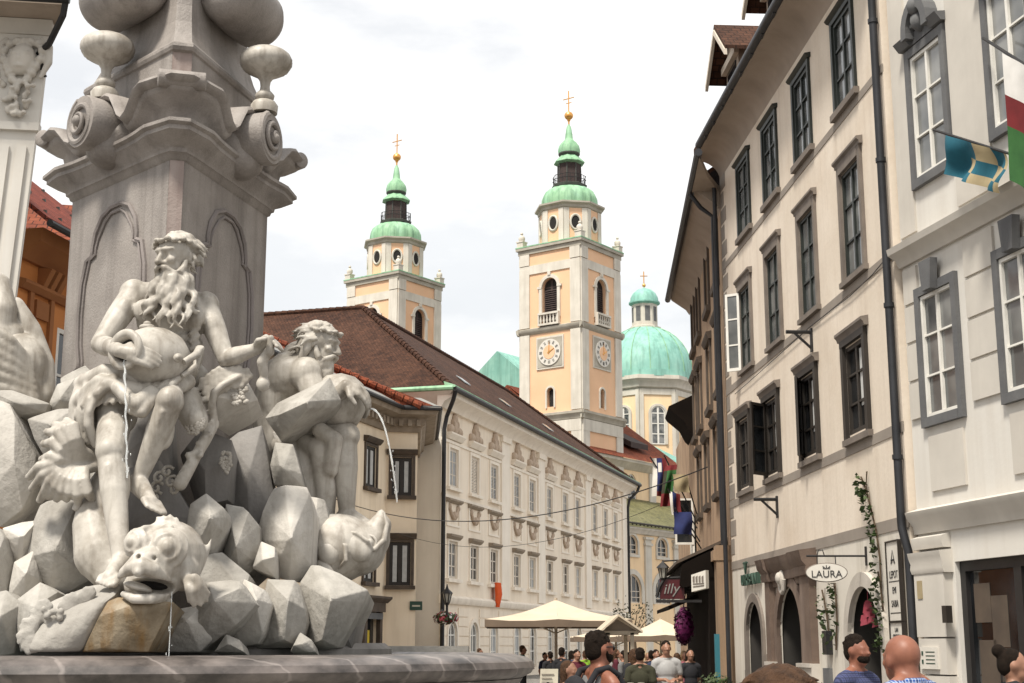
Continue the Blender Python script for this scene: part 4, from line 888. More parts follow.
for row, lst in (('a', RA), ('b', RB), ('c', RC)):
    for i, (s, z, w, h) in enumerate(lst):
        fm = M['frame_dark'] if row == 'a' else M['frame_green']
        pm = {'a': M['pane'], 'b': M['pane_grey'], 'c': M['pane_pale']}[row]
        f = window(B, bt, s, z, w, h, 2, 3, fm, pm, .06, .032, -.06 if row != 'c' else -.045)
        a, b = s - w / 2, s + w / 2
        if row == 'a':
            sub(B, f, 'surround', M['frame_dark'], [(a - .12, a - .003, z - .06, z + h + .02, 0, .06), (b + .003, b + .12, z - .06, z + h + .02, 0, .06), (a - .12, b + .12, z + h + .02, z + h + .12, 0, .065)])
            sub(B, f, 'sill', M['stonefr'], [(a - .16, b + .16, z - .15, z - .06, 0, .075)])
            hd = MB(); hd.fprof(B, [(0, z + h + .12), (.065, z + h + .12), (.08, z + h + .17), (.11, z + h + .2), (.11, z + h + .24), (0, z + h + .26)], a - .2, b + .2); hd.build('window_hood', M['stonefr'], f)
            c = MB(); c.fbox(B, a + .1, s - .06, z + h * .28, z + h - .1, -.038, -.034); c.build('curtain', M['curtain'], f)
            if i == 1: leaf(B, f, 'open_casement', M['frame_dark'], b, z, .42, h, 24, -1)
            if i == 2: leaf(B, f, 'open_casement', M['frame_dark'], b, z, .42, h, 50, -1)
        elif row == 'b':
            sub(B, f, 'surround', M['stonefr'], [(a - .1, a - .003, z - .02, z + h + .14, 0, .05), (b + .003, b + .1, z - .02, z + h + .14, 0, .05), (a - .003, b + .003, z + h + .005, z + h + .14, 0, .058)])
            sub(B, f, 'sill', M['stonefr'], [(a - .14, b + .14, z - .1, z - .02, 0, .075)])
            hd = MB(); hd.fprof(B, [(0, z + h + .14), (.055, z + h + .14), (.06, z + h + .18), (.095, z + h + .21), (.095, z + h + .245), (0, z + h + .26)], a - .16, b + .16); hd.build('window_hood', M['stonefr'], f)
            if i == 3: leaf(B, f, 'open_casement', M['frame_white'], b, z, .3, h, 128, -1, M['pane_grey'])
        else:
            sub(B, f, 'surround', M['frame_green'], [(a - .09, a - .003, z - .02, z + h + .08, 0, .045), (b + .003, b + .09, z - .02, z + h + .08, 0, .045), (a - .003, b + .003, z + h + .005, z + h + .08, 0, .043)])
            sub(B, f, 'sill', M['stonefr'], [(a - .16, b + .16, z - .12, z - .02, 0, .08)])
            hd = MB(); hd.fprof(B, [(0, z + h + .08), (.07, z + h + .1), (.1, z + h + .14), (0, z + h + .16)], a - .16, b + .16); hd.build('window_hood', M['frame_green'], f)
# stone doorways of the ground floor
def passage(k, a, b, top):
    q = lambda x, z, d: B.p(x, z, d)
    k.poly(q(a, 0, -.03), q(a, 0, -3), q(a, top, -3), q(a, top, -.03)); k.poly(q(b, 0, -.03), q(b, 0, -3), q(b, top, -3), q(b, top, -.03)); k.poly(q(a, 0, -3), q(b, 0, -3), q(b, top, -3), q(a, top, -3)); k.poly(q(a, top, -.03), q(b, top, -.03), q(b, top, -3), q(a, top, -3)); k.poly(q(a, .01, -.03), q(b, .01, -.03), q(b, .01, -3), q(a, .01, -3))
def doorway(s, h, spring, rise, w, m, nm, d1):
    k = MB(); arch_ring(k, B, s, h, 0, spring, rise, w, -.012, d1, 18); o = k.build(nm, m, bt)
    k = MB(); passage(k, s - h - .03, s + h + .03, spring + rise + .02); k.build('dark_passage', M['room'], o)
    return o
doorway(1.56, .74, 1.7, .74, .2, M['palestone'], 'arched_doorway', .06)
o = doorway(8.325, .62, 1.8, .62, .16, M['stonefr'], 'arched_doorway', .05)
k = MB(); k.fbox(B, 7.5, 7.72 - .2, 0, .9, 0, .09) if False else None
pt = MB()
arch_ring(pt, B, 5.65, .8, 0, 1.8, .8, .22, -.012, .07, 18)
for a, b in ((4.05, 4.62), (6.68, 7.0)): pt.fbox(B, a, b, 1.35, 2.72, 0, .12)
pt.fbox(B, 4.62, 4.86 - .23, 0, 1, 0, .05) if False else None
ptn = pt.build('stone_portal', M['portal'], bt)
e = MB(); pr_ = lambda o: [(0, 2.72), (.1 + o, 2.72), (.12 + o, 2.8), (.11 + o, 2.86), (.18 + o, 2.94), (.2 + o, 3.04), (.22 + o, 3.1), (0, 3.14)]
e.fprof(B, pr_(0), 4.75, 6.6); e.fprof(B, pr_(.07), 3.95, 4.75); e.fprof(B, pr_(.05), 6.6, 7.08)
e.fbox(B, 4.62, 6.68, 2.62, 2.72, 0, .06); e.build('entablature', M['portal'], ptn)
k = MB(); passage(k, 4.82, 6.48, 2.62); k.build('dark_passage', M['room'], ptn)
k = MB()
for a, b in ((4.02, 4.85), (6.46, 7.04)): k.fbox(B, a, b, 0, 1.3, 0, .14); k.fbox(B, a, b, 1.3, 1.36, 0, .17)
k.build('jamb_base', M['palestone'], ptn)
k = MB(); c0 = B.p(5.75, 2.72, .12); k.ell(c0, (.06, .16, .16)); k.ell(c0 + B.n * .05 + Vector((0, 0, .02)), (.06, .09, .1)); k.tube([c0 + B.u * -.16, c0 + B.u * -.1 + Vector((0, 0, -.17)), c0 + Vector((0, 0, -.22)), c0 + B.u * .1 + Vector((0, 0, -.17)), c0 + B.u * .16], .04, 8); k.build('carved_crest', M['palestone'], ptn)
qn = MB()
for k in range(5):
    for s in (7.62, 9.03): qn.fbox(B, s - (.2 if k % 2 else .12), s, .0 + k * .3, .28 + k * .3, 0, .03) if s < 8 else qn.fbox(B, s, s + (.2 if k % 2 else .12), k * .3, .28 + k * .3, 0, .03)
qn.build('rubble_quoin', M['stonefr'], bt)
dp = MB(); dp.tube([B.p(-.36, 11.7, .5), B.p(-.36, 11.3, .2), B.p(-.36, 10.8, .08), B.p(-.36, 3.2, .08), B.p(-.37, 3.1, .08), B.p(-.40, 2.95, .06), B.p(-.42, 2.8, .03), B.p(-.42, 0, .03)], .055, 10)
for z in (4, 6, 8, 10): dp.lathe([(.07, -.03), (.07, .03)], 10, B.p(-.36, z, .08))
dp.build('downpipe', M['gutter'], bt)
br = MB()
for s, z in ((3.65, 6.52), (6.3, 4.12)): br.tube([B.p(s, z, 0), B.p(s, z, .42)], .03, 6); br.tube([B.p(s, z - .28, 0), B.p(s, z, .3)], .022, 6); br.fbox(B, s - .04, s + .04, z - .32, z + .06, 0, .03)
br.build('wall_bracket', M['dark_metal'], bt)
# cables
# oval hanging sign
FT = bpy.data.fonts.load('<builtin>') if False else None
def letters(text, m, parent, c, xdir, up, size, depth=.006, name='lettering', sx=1.0):
    cu = bpy.data.curves.new('t', 'FONT'); cu.body = text; cu.size = 1; cu.align_x = 'CENTER'; cu.align_y = 'CENTER'; cu.extrude = depth / size
    o = bpy.data.objects.new('t', cu); COL.objects.link(o); dg = bpy.context.evaluated_depsgraph_get()
    me = bpy.data.meshes.new_from_object(o.evaluated_get(dg)); bpy.data.objects.remove(o)
    x = Vector(xdir).normalized(); y = Vector(up).normalized(); z = x.cross(y); org = ORG[parent.name]
    for v in me.vertices: q = v.co; v.co = Vector(c) + x * q.x * size * sx + y * q.y * size + z * q.z * size - org
    me.name = name; me.materials.clear(); finish(me, 38, True)
    return link(name, me, m, parent, org)
UPZ = Vector((0, 0, 1))
sc0 = W(826.5, 572.5, 19.9)
sx = Vector((1, -.16, 0)).normalized(); sn = Vector((-.16, -1, 0)).normalized()
sgn = thing('hanging_sign', sc0, 'pale oval hanging sign reading LAURA on an iron arm over the doorway', 'sign')
m = MB(); ov = [sc0 + sx * (.275 * math.cos(2 * math.pi * k / 32)) + UPZ * (.122 * math.sin(2 * math.pi * k / 32)) - sn * .015 for k in range(32)]
m.prism(ov, sn * .03); m.build('sign_board', M['sign_pale'], sgn)
m = MB(); m.tube([q + sn * .015 for q in ov] + [ov[0] + sn * .015], .012, 6, False); m.build('sign_rim', M['stonefr'], sgn)
letters('LAURA', M['ink'], sgn, sc0 + sn * .02 - UPZ * .025, sx, UPZ, .135, .003)
m = MB()
for k in (-1, 0, 1): m.tube([sc0 + sn * .02 + UPZ * .06 + sx * .02 * k, sc0 + sn * .02 + UPZ * (.1 - .015 * abs(k)) + sx * .05 * k], .006, 5)
m.tube([sc0 + sn * .02 + UPZ * .058 - sx * .05, sc0 + sn * .02 + UPZ * .058 + sx * .05], .006, 5); m.build('crown_mark', M['ink'], sgn)
m = MB(); wz = B.p(1.75, 2.86, 0); tip = Vector((sc0.x - .27, sc0.y, 2.85)); wz = Vector((B.p(sc0.y - 18.5, 0, 0).x, sc0.y, 2.85)); m.tube([wz, tip], .014, 6)
m.box(wz, (.04, .06, .26))
for k in (-.12, .13): m.tube([Vector((sc0.x + k, sc0.y, 2.85)), sc0 + sx * k + UPZ * .11], .008, 5)
m.tube([Vector((sc0.x - .12, sc0.y, 2.86)), Vector((sc0.x - .1, sc0.y, 2.93)), Vector((sc0.x - .04, sc0.y, 2.93)), Vector((sc0.x - .02, sc0.y, 2.86))], .008, 5); m.build('iron_arm', M['dark_metal'], sgn)
# green shop lettering over the left arch
ls = thing('shop_lettering', B.p(8.45, 2.78, .05), 'dark green letters with a small crest mounted on the white wall above the narrow arch', 'sign')
letters('URBANI', M['green_ink'], ls, B.p(8.35, 2.83, .06), -B.u, UPZ, .3, .03, sx=1.35)
m = MB(); c0 = B.p(8.75, 3.06, .06)
for q in range(3): m.tube([c0 + B.u * (.1 - .1 * q) + UPZ * .12, c0 + B.u * (.1 - .1 * q) * .5, c0 - UPZ * .1], .018, 6)
m.tube([c0 + B.u * .16 + UPZ * .1, c0 - B.u * .16 + UPZ * .1], .018, 6); m.build('crest_mark', M['green_ink'], ls)
# vertical sign panel beside the downpipe
vs = thing('sign_panel', B.p(.02, 1.6, .05), 'tall narrow white sign panel with black lettering beside the downpipe', 'sign')
m = MB(); m.fbox(B, -.16, .32, 1.95, 2.95, .04, .07); m.fbox(B, -.16, .32, 1.5, 1.92, .04, .07); m.build('sign_board', M['sign_pale'], vs)
m = MB()
for z0, z1 in ((1.95, 2.95), (1.5, 1.92)): m.fbox(B, -.18, -.16, z0 - .02, z1 + .02, .03, .085); m.fbox(B, .32, .34, z0 - .02, z1 + .02, .03, .085); m.fbox(B, -.16, .32, z0 - .02, z0, .03, .085); m.fbox(B, -.16, .32, z1, z1 + .02, .03, .085)
m.build('sign_frame', M['frame_dark'], vs)
for t, z, s in (('LEPOT', 2.53, .135), ('EMI', 2.33, .12), ('SABIA', 2.16, .125), ('LAN', 1.83, .08), ('OROVALA', 1.75, .075)): letters(t, M['ink'], vs, B.p(.08, z, .073), -B.u, UPZ, s, .002, sx=.85)
m = MB(); m.fbox(B, -.12, .28, 2.44, 2.452, .07, .073); m.fbox(B, -.12, .28, 2.04, 2.052, .07, .073)
c0 = B.p(.08, 2.74, .073); m.prism([c0 - B.u * .09 - UPZ * .07, c0 - B.u * .05 - UPZ * .07, c0 + UPZ * .11, c0 + B.u * .0 + UPZ * .11], B.n * .002); m.prism([c0 + B.u * .09 - UPZ * .07, c0 + B.u * .05 - UPZ * .07, c0 + UPZ * .11, c0 + UPZ * .11 + B.u * .001], B.n * .0025); m.tube([c0 - B.u * .06 - UPZ * .02, c0 + B.u * .06 - UPZ * .02], .012, 5); m.build('emblem', M['ink'], vs)
# climbing plants
def vine(pts, wid, n, label):
    root = thing('climbing_plant', pts[0], label, 'plant')
    m = MB(); m.tube(pts, [.014] * len(pts), 5)
    for k in range(7):
        i = random.randrange(len(pts) - 1); m.tube([pts[i], pts[i] + B.u * random.uniform(-wid, wid) + UPZ * .25], .006, 4)
    m.build('stem', M['stem'], root)
    m = MB()
    for k in range(n):
        t = random.random() * (len(pts) - 1); i = int(t); c = pts[i].lerp(pts[i + 1], t - i); ww = wid * (1 - .75 * t / (len(pts) - 1)) * random.gauss(0, .55)
        c = c + B.u * ww + B.n * random.uniform(.01, .13) + UPZ * random.uniform(-.08, .08); s = random.uniform(.015, .06)
        a = Vector((random.uniform(-1, 1), random.uniform(-1, 1), random.uniform(-.8, .4))).normalized(); b = a.cross(Vector((random.random(), random.random(), 1))).normalized()
        m.poly(c - a * s, c + b * s * .7, c + a * s * 1.2, c - b * s * .7)
    m.build('foliage', M['leaf'], root)
def bp(px, py, d=.03):
    """point on the beige facade"""
    u = (px - 512) / CF; v = (341.5 - py) / CF; c, s = math.cos(PITCH), math.sin(PITCH); r = Vector((u, c - s * v, s + c * v))
    o = B.o + B.n * d; k = (o.x * B.n.x + o.y * B.n.y) / (r.x * B.n.x + r.y * B.n.y); return Vector((0, 0, EYE)) + r * k
vine([bp(885, 655), bp(884, 620), bp(881, 590), bp(880, 560), bp(876, 530), bp(870, 505), bp(866, 490), bp(861, 477)], .12, 260, 'tall green ivy climbing the beige wall beside the sign panel')
vine([bp(836, 650), bp(837, 620), bp(836, 600), bp(834, 583)], .07, 60, 'short thin ivy hanging under the oval sign')
vine([bp(829, 650), bp(828, 625), bp(825, 605), bp(822, 590)], .06, 45, 'bare thin creeper stem on the white wall between portal and arched doorway')
cb = MB(); cb.tube([bp(x_, y_, .03) for x_, y_ in ((893, 250), (872, 275), (850, 296), (830, 311), (811, 326), (790, 345), (770, 363), (750, 381), (735, 394))], .007, 5); tag(cb.build('cable', M['dark_metal']), 'thin cable sagging across the beige facade between its window rows', 'cable')
bx = MB(); bx.fbox(B, 3.28, 3.5, 1.5, 1.85, 0, .1); tag(bx.build('wall_box', M['dark_metal']), 'small black box on the white wall under the bare creeper', 'box')
bx = MB(); bx.fbox(B, 3.35, 3.75, .9, 1.3, 0, .04); tag(bx.build('menu_case', M['greystone']), 'grey flat case on the wall right of the stone portal', 'display case')
# pink cloth decoration hanging in the arched doorway
pk = MB(); q = W(868, 612, 20.2)
for k in range(14):
    a = k * 2.4; c = q + Vector((.1 * math.cos(a) * (k / 14), .05 * math.sin(a), .12 - .022 * k)); s = .05; pk.poly(c + Vector((-s, 0, -s)), c + Vector((s, .02, -s * .5)), c + Vector((s * .8, -.02, s)), c + Vector((-s * .6, .01, s * .7)))
pk.tube([q + UPZ * .1, q + UPZ * .75 + Vector((.02, 0, 0))], .005, 4); tag(pk.build('hanging_decoration', M['pink']), 'pink paper decoration hanging inside the arched doorway', 'decoration')

# ------------------------------------------------------------------ white building at the right edge
Wf = Fac(5.02, 18.47, 167.5, 'R')
wb = thing('white_house', Wf.p(3, 0, -4), 'white house with blue grey window stone and a shop on the ground floor', 'building')
U1 = [(1.42, 7.5, .78, 1.65), (3.28, 7.5, .78, 1.65), (5.3, 7.5, .78, 1.65)]; U2 = [(1.3, 4.42, .78, 1.55), (3.14, 4.42, .78, 1.55), (5.1, 4.42, .78, 1.55)]
ops = [(s - w / 2, s + w / 2, z, z + h) for s, z, w, h in U1 + U2] + [(1.3, 6.6, 0, 2.62)]
mb = MB(); wall(mb, Wf, .45, 8, 0, 11.5, ops, .1); back_box(mb, Wf, .45, 8, 0, 11.5, 8); mb.build('wall', M['whitewall'], wb)
tr = MB()
tr.fprof(Wf, [(0, 6.46), (.05, 6.46), (.1, 6.56), (.2, 6.62), (.22, 6.7), (0, 6.76)], .45, 8)
tr.fprof(Wf, [(0, 3.0), (.04, 3.0), (.06, 3.1), (.14, 3.2), (.16, 3.27), (0, 3.32)], .43, 8)
for a, b in ((.5, .85), (2.0, 2.65), (3.85, 4.5)):
    for k in range(4): tr.fbox(Wf, a, b, 4.45 + k * .5, 4.45 + k * .5 + .46, 0, .035)
for a, b in ((.9, 1.72), (2.74, 3.55), (4.7, 5.5)): tr.fbox(Wf, a, b, 3.5, 4.18, 0, .03)
for a, b in ((.5, .9), (1.95, 2.75)): tr.fbox(Wf, a, b, 6.85, 10.8, 0, .03)
tr.build('moulding', M['whitetrim'], wb)
for i, (s, z, w, h) in enumerate(U1 + U2):
    f = window(Wf, wb, s, z, w, h, 2, 3, M['frame_white'], M['pane_grey'], .045, .024, -.03, dp=.06)
    a, b = s - w / 2, s + w / 2
    sub(Wf, f, 'surround', M['greystone'], [(a - .11, a - .003, z - .12, z + h + .12, 0, .06), (b + .003, b + .11, z - .12, z + h + .12, 0, .06), (a - .003, b + .003, z + h + .005, z + h + .12, 0, .058), (a - .003, b + .003, z - .12, z - .005, 0, .07)])
    if i < 3:
        k = MB(); k.fprof(Wf, [(0, z + h + .14), (.1, z + h + .14), (.18, z + h + .24), (0, z + h + .27)], a - .16, a + .12); k.fprof(Wf, [(0, z + h + .14), (.1, z + h + .14), (.18, z + h + .24), (0, z + h + .27)], b - .12, b + .16)
        arch_ring(k, Wf, s, .2, z + h + .2, z + h + .28, .26, .13, 0, .18, 10); k.fbox(Wf, a + .12, b - .12, z + h + .14, z + h + .3, 0, .06)
        c0 = Wf.p(s, z + h + .36, .06); k.ell(c0, (.14, .1, .14), None, 10, 8); k.ell(c0 + UPZ * .2 + Wf.n * .08, (.1, .1, .12), None, 10, 8)
        for q in range(7): a_ = math.pi * q / 6; k.tube([c0, c0 + Wf.u * (.19 * math.cos(a_)) + UPZ * (.2 * math.sin(a_)) + Wf.n * .03], [.02, .04], 6)
        k.build('carved_crown', M['greystone'], f)
    else:
        k = MB(); k.prism([Wf.p(s - .1, z + h + .0, .06), Wf.p(s + .1, z + h + .0, .06), Wf.p(s + .15, z + h + .38, .06), Wf.p(s - .15, z + h + .38, .06)], Wf.n * .1); k.build('keystone', M['greystone'], f)
pr = MB(); pr.fbox(Wf, .5, 1.22, 0, 1.28, 0, .12); pr.fbox(Wf, .53, 1.19, 1.3, 1.72, 0, .12); pr.fbox(Wf, .5, 1.22, 1.74, 2.5, 0, .12)
pr.fprof(Wf, [(0, 2.5), (.13, 2.5), (.15, 2.56), (.14, 2.62), (.17, 2.7), (.18, 2.76), (0, 2.78)], .47, 1.26); pr.fprof(Wf, [(0, 2.8), (.11, 2.8), (.13, 2.88), (.13, 2.94), (0, 2.98)], .49, 1.24); pr.build('pier', M['whitetrim'], wb)
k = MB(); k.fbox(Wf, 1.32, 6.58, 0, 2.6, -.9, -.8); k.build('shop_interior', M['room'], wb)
k = MB(); k.fbox(Wf, 1.3, 1.42, 0, 2.62, -.18, -.06); k.fbox(Wf, 1.42, 6.6, 2.5, 2.62, -.18, -.06); k.fbox(Wf, 2.45, 2.6, 0, 2.5, -.18, -.06); sf = k.build('shopfront', M['black'], wb)
k = MB(); k.fbox(Wf, 1.42, 2.45, .3, 2.5, -.13, -.115); k.build('shop_pane', M['pane'], sf)
bd = MB()
for a, b, z0, z1 in ((1.5, 1.85, 1.9, 2.35), (1.86, 2.2, 1.62, 2.2), (1.55, 1.95, 1.2, 1.7), (2.0, 2.4, .9, 1.5), (1.5, 2.4, .3, .85)): bd.fbox(Wf, a, b, z0, z1, -.113 - .001 * (a * 3 % 2), -.108)
bd.build('display_board', M['brownstone'], sf)
k = MB(); k.fbox(Wf, 2.72, 2.95, 2.0, 2.4, -.05, -.04); tag(k.build('notice', M['paper']), 'white notice hanging in the dark shop doorway at the right edge', 'notice')
k = MB(); k.fbox(Wf, .58, .70, 2.2, 2.42, .122, .13); tag(k.build('sticker', M['yellow_cloth']), 'orange yellow sticker on the white stone pier', 'sticker')
k = MB(); k.fbox(Wf, .6, 1.02, 1.36, 1.62, .12, .15); pq = tag(k.build('plaque', M['sign_pale']), 'small pale plaque with green marks on the white stone pier', 'plaque')
k = MB(); k.fbox(Wf, .64, .68, 1.52, 1.57, .15, .154); k.fbox(Wf, .64, .68, 1.42, 1.47, .15, .154)
for q in range(4): k.fbox(Wf, .74, .96, 1.42 + q * .045, 1.432 + q * .045, .15, .153)
k.build('plaque_marks', M['green_ink'], pq)
k = MB(); k.fbox(Wf, 1.28, 1.38, 1.9, 2.1, .12, .2); tag(k.build('door_intercom', M['frame_dark']), 'small dark red box on the edge of the shop pier', 'box')

# ------------------------------------------------------------------ brown house beyond, with a dark cafe front
o_ = B.p(BL + .05, 0, 0)
G = Fac(o_.x, o_.y, 3.2, 'L'); GL = 9.4
bh = thing('brown_house', G.p(5, 0, -4), 'dirty brown narrow fronted house with broad eave and rows of hooded windows', 'building')
rows = [(1.2, 9.3), (3.6, 9.3), (6.4, 9.3), (8.3, 9.3), (1.3, 7.0), (3.7, 7.0), (6.6, 7.0), (8.4, 7.0), (2.4, 4.9), (5.0, 4.9), (7.5, 4.9)]
mb = MB(); wall(mb, G, 0, GL, 0, 10.95, [(s - .45, s + .45, z, z + 1.4) for s, z in rows], .2); back_box(mb, G, 0, GL, 0, 10.95, 9); mb.build('wall', M['brownwall'], bh)
for s, z in rows:
    f = window(G, bh, s, z, .9, 1.4, 2, 3, M['frame_dark'], M['pane'], .08, .04, -.1)
    sub(G, f, 'surround', M['brownstone'], [(s - .58, s - .453, z - .1, z + 1.5, 0, .05), (s + .453, s + .58, z - .1, z + 1.5, 0, .05)])
    hd = MB(); hd.fprof(G, [(0, z + 1.5), (.07, z + 1.5), (.13, z + 1.6), (.13, z + 1.65), (0, z + 1.68)], s - .68, s + .68)
    hd.fprof(G, [(0, z - .16), (.1, z - .14), (.12, z - .02), (0, z - .02)], s - .6, s + .6); hd.build('window_hood', M['brownstone'], f)
ev = MB(); ev.fprof(G, [(0, 10.6), (.1, 10.75), (.48, 11.02), (.52, 11.08), (0, 11.15)], 0, GL + .4); ev.build('eave', M['soffit'], bh)
gt = MB(); gt.tube([G.p(-2.2, 11.12, .6), G.p(GL + .3, 11.02, .6)], .08, 8); gt.tube([G.p(.1, 11.0, .62), G.p(.12, 10.7, .4), G.p(.15, 10.5, .14), G.p(.15, 0, .14)], .05, 8); gt.tube([B.p(BL - .4, 11.6, .6), B.p(BL - .25, 11.35, .35), B.p(BL - .12, 11.0, .15), B.p(BL - .12, 0, .15)], .045, 8); gt.build('downpipe', M['gutter'], bh)
ev2 = MB(); ev2.prism([G.p(-2.1, 11.04, .58), G.p(.05, 11.02, .58), G.p(.05, 11.02, .0), G.p(-.8, 11.04, .3)], (0, 0, .12)); ev2.build('eave_end', M['soffit'], bh)
rf = MB(); rf.prism([G.p(0, 11.15, .6), G.p(GL + .4, 11.15, .6), G.p(GL + .4, 14.6, -4.5), G.p(0, 14.6, -4.5)], (0, 0, .1)); rf.prism([G.p(0, 14.6, -4.5), G.p(GL + .4, 14.6, -4.5), G.p(GL + .4, 10.9, -9.3), G.p(0, 10.9, -9.3)], (0, 0, .1)); rf.build('roof', M['brownroof'], bh)
pi_ = MB(); pi_.fbox(G, .02, .55, 0, 3.6, 0, .3); pi_.fbox(G, .0, .6, 3.3, 3.5, 0, .36); pi_.build('corner_pier', M['brownwall'], bh)
# lower house further down with little hooded canopy
cp = MB(); cp.fprof(G, [(0, 7.2), (.1, 7.3), (.25, 7.6), (.6, 7.9), (.65, 8.0), (0, 8.3)], GL + .1, GL + 2.2)
lh = thing('far_house', G.p(GL + 5, 0, -4), 'lower dark eaved house beyond the brown house', 'building')
cp.build('eave', M['shop_dark'], lh); mb = MB(); mb.fbox(G, GL + .05, GL + 9, 0, 8.0, -6, -.05); mb.build('wall', M['brownwall'], lh)
ww = window(G, lh, GL + 1.2, 3.9, .9, 1.4, 2, 2, M['frame_white'], M['pane'], .08, .05, .0)
leaf(G, ww, 'open_casement', M['frame_white'], GL + .75, 4.3, .5, 1.25, 90, 1)
# cafe front: dark canopy box, signs
cf = thing('coffee_house', G.p(3.5, 0, .6), 'dark brown cafe front with projecting canopy under the brown house', 'shopfront')
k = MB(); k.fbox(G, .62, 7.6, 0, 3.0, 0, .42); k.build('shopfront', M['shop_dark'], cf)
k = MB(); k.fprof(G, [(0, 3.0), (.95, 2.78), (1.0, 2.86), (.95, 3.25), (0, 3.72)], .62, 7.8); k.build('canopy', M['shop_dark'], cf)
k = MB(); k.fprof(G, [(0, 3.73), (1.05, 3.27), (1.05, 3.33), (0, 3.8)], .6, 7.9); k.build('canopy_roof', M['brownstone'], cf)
k = MB(); q = G.p(3.2, 0, .95)
cq = W(698.5, 581, 27.5); cx_ = Vector((.72, -.69, 0)); cn_ = Vector((-.69, -.72, 0)); k.prism([cq + cx_ * a + UPZ * b for a, b in ((-.17, -.2), (.17, -.14), (.17, .2), (-.17, .12))], cn_ * -.1); cs_ = tag(k.build('shop_sign', M['sign_pale']), 'pale rectangular sign panel on the dark cafe canopy', 'sign')
k = MB()
for i in range(4): k.prism([cq + cx_ * a + UPZ * b + cn_ * .012 for a, b in ((-.13 + .07 * i, -.02), (-.09 + .07 * i, -.02), (-.09 + .07 * i, .1), (-.13 + .07 * i, .08))], cn_ * -.01)
for i in range(2): k.prism([cq + cx_ * a + UPZ * b + cn_ * .012 for a, b in ((-.13, -.06 - .05 * i), (.13, -.05 - .04 * i), (.13, -.035 - .04 * i), (-.13, -.045 - .05 * i))], cn_ * -.01)
k.build('lettering', M['stonefr'], cs_)
k = MB(); k.tube([G.p(1.2, 2.68, 1.02), G.p(4.2, 2.62, 1.1)], .03, 6); k.tube([G.p(1.3, 2.68, 1.02), G.p(1.3, 2.5, 1.2)], .03, 6); k.build('awning_arm', M['zinc'], cf)
rs0 = W(672, 589, 29.6); rsn = Vector((-.1, -1, 0)).normalized(); rsx = Vector((1, -.1, 0)).normalized()
rs = thing('cafe_sign', rs0, 'dark red cafe sign with white cursive lettering hung below a black lantern', 'sign')
k = MB(); k.prism([rs0 + rsx * a + UPZ * b for a, b in ((-.25, -.2), (.25, -.2), (.25, .2), (-.25, .2))], rsn * -.12); k.build('sign_board', M['sign_red'], rs)
k = MB(); k.prism([rs0 + rsx * a + UPZ * b + rsn * .03 for a, b in ((-.32, -.27), (.6, -.27), (.6, -.22), (-.32, -.22))], rsn * -.2); k.tube([rs0 + UPZ * .22 - rsx * .2, rs0 + UPZ * .26 + rsx * 1.0], .02, 6); k.build('sign_arm', M['black'], rs)
lt = letters('illy', M['zinc'], rs, rs0 + rsn * .012, rsx + UPZ * .08, UPZ + rsx * .25, .3, .006)
lm = thing('wall_lantern', rs0 + UPZ * .5, 'black glazed lantern above the dark red cafe sign', 'lamp')
lc = W(663, 572, 29.6)
k = MB(); k.lathe([(.06, -.12), (.1, .08)], 6, lc); k.build('lamp_glass', M['lampglass'], lm)
k = MB(); k.lathe([(.14, .08), (.12, .11), (.06, .17), (.025, .2), (.015, .24)], 6, lc); k.lathe([(.03, -.18), (.07, -.12)], 6, lc)
for i in range(6): a = i * math.pi / 3; k.tube([lc + Vector((.06 * math.cos(a), .06 * math.sin(a), -.12)), lc + Vector((.1 * math.cos(a), .1 * math.sin(a), .08))], .01, 5)
k.tube([lc + UPZ * .22, lc + UPZ * .24 + Vector((.3, 0, 0)), lc + Vector((1.0, 0, .12))], .016, 6); k.tube([lc - UPZ * .17, lc + Vector((-.08, 0, -.3)), lc + Vector((-.14, 0, -.5))], .035, 6); k.build('lamp_frame', M['black'], lm)
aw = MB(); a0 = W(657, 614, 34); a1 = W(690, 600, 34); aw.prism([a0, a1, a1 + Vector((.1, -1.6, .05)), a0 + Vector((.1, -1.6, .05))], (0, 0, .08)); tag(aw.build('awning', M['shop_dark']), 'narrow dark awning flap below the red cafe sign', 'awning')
fl = thing('hanging_basket', W(683, 628, 31), 'round hanging basket of magenta flowers in front of the dark cafe front', 'flowers')
k = MB(); c0 = W(684, 626, 31)
for i in range(900):
    d = Vector((random.gauss(0, 1), random.gauss(0, 1), random.gauss(0, 1.2))).normalized(); r_ = random.uniform(.25, .36); c = c0 + Vector((d.x * r_ * .6, d.y * r_ * .6, d.z * r_ * 1.15)); s = random.uniform(.018, .05); a = d.orthogonal().normalized(); b = d.cross(a)
    k.poly(c - a * s, c - b * s, c + a * s + d * s * .5, c + b * s)
k.build('petals', M['magenta'], fl)
k = MB(); k.ell(c0, (.13, .13, .27), None, 12, 8); k.build('basket', M['magenta'], fl)
k = MB(); k.tube([c0 + UPZ * .4, c0 + UPZ * 1.0 + Vector((.1, 0, 0))], .012, 5); k.build('chain', M['dark_metal'], fl)
tp = MB(); c0 = W(717.5, 660, 27.0); tp.box((c0.x, c0.y, .92), (.09, .08, 1.84)); tp.box((c0.x, c0.y, .02), (.3, .3, .04)); tag(tp.build('banner_post', M['turq']), 'slim turquoise post standing beside the dark cafe front', 'post')
bu = thing('potted_bush', (W(715, 680, 25).x, 25, 0), 'low green bush in a pot beside the turquoise post', 'plant')
k = MB(); c0 = Vector((W(715, 680, 25).x, 25, .95))
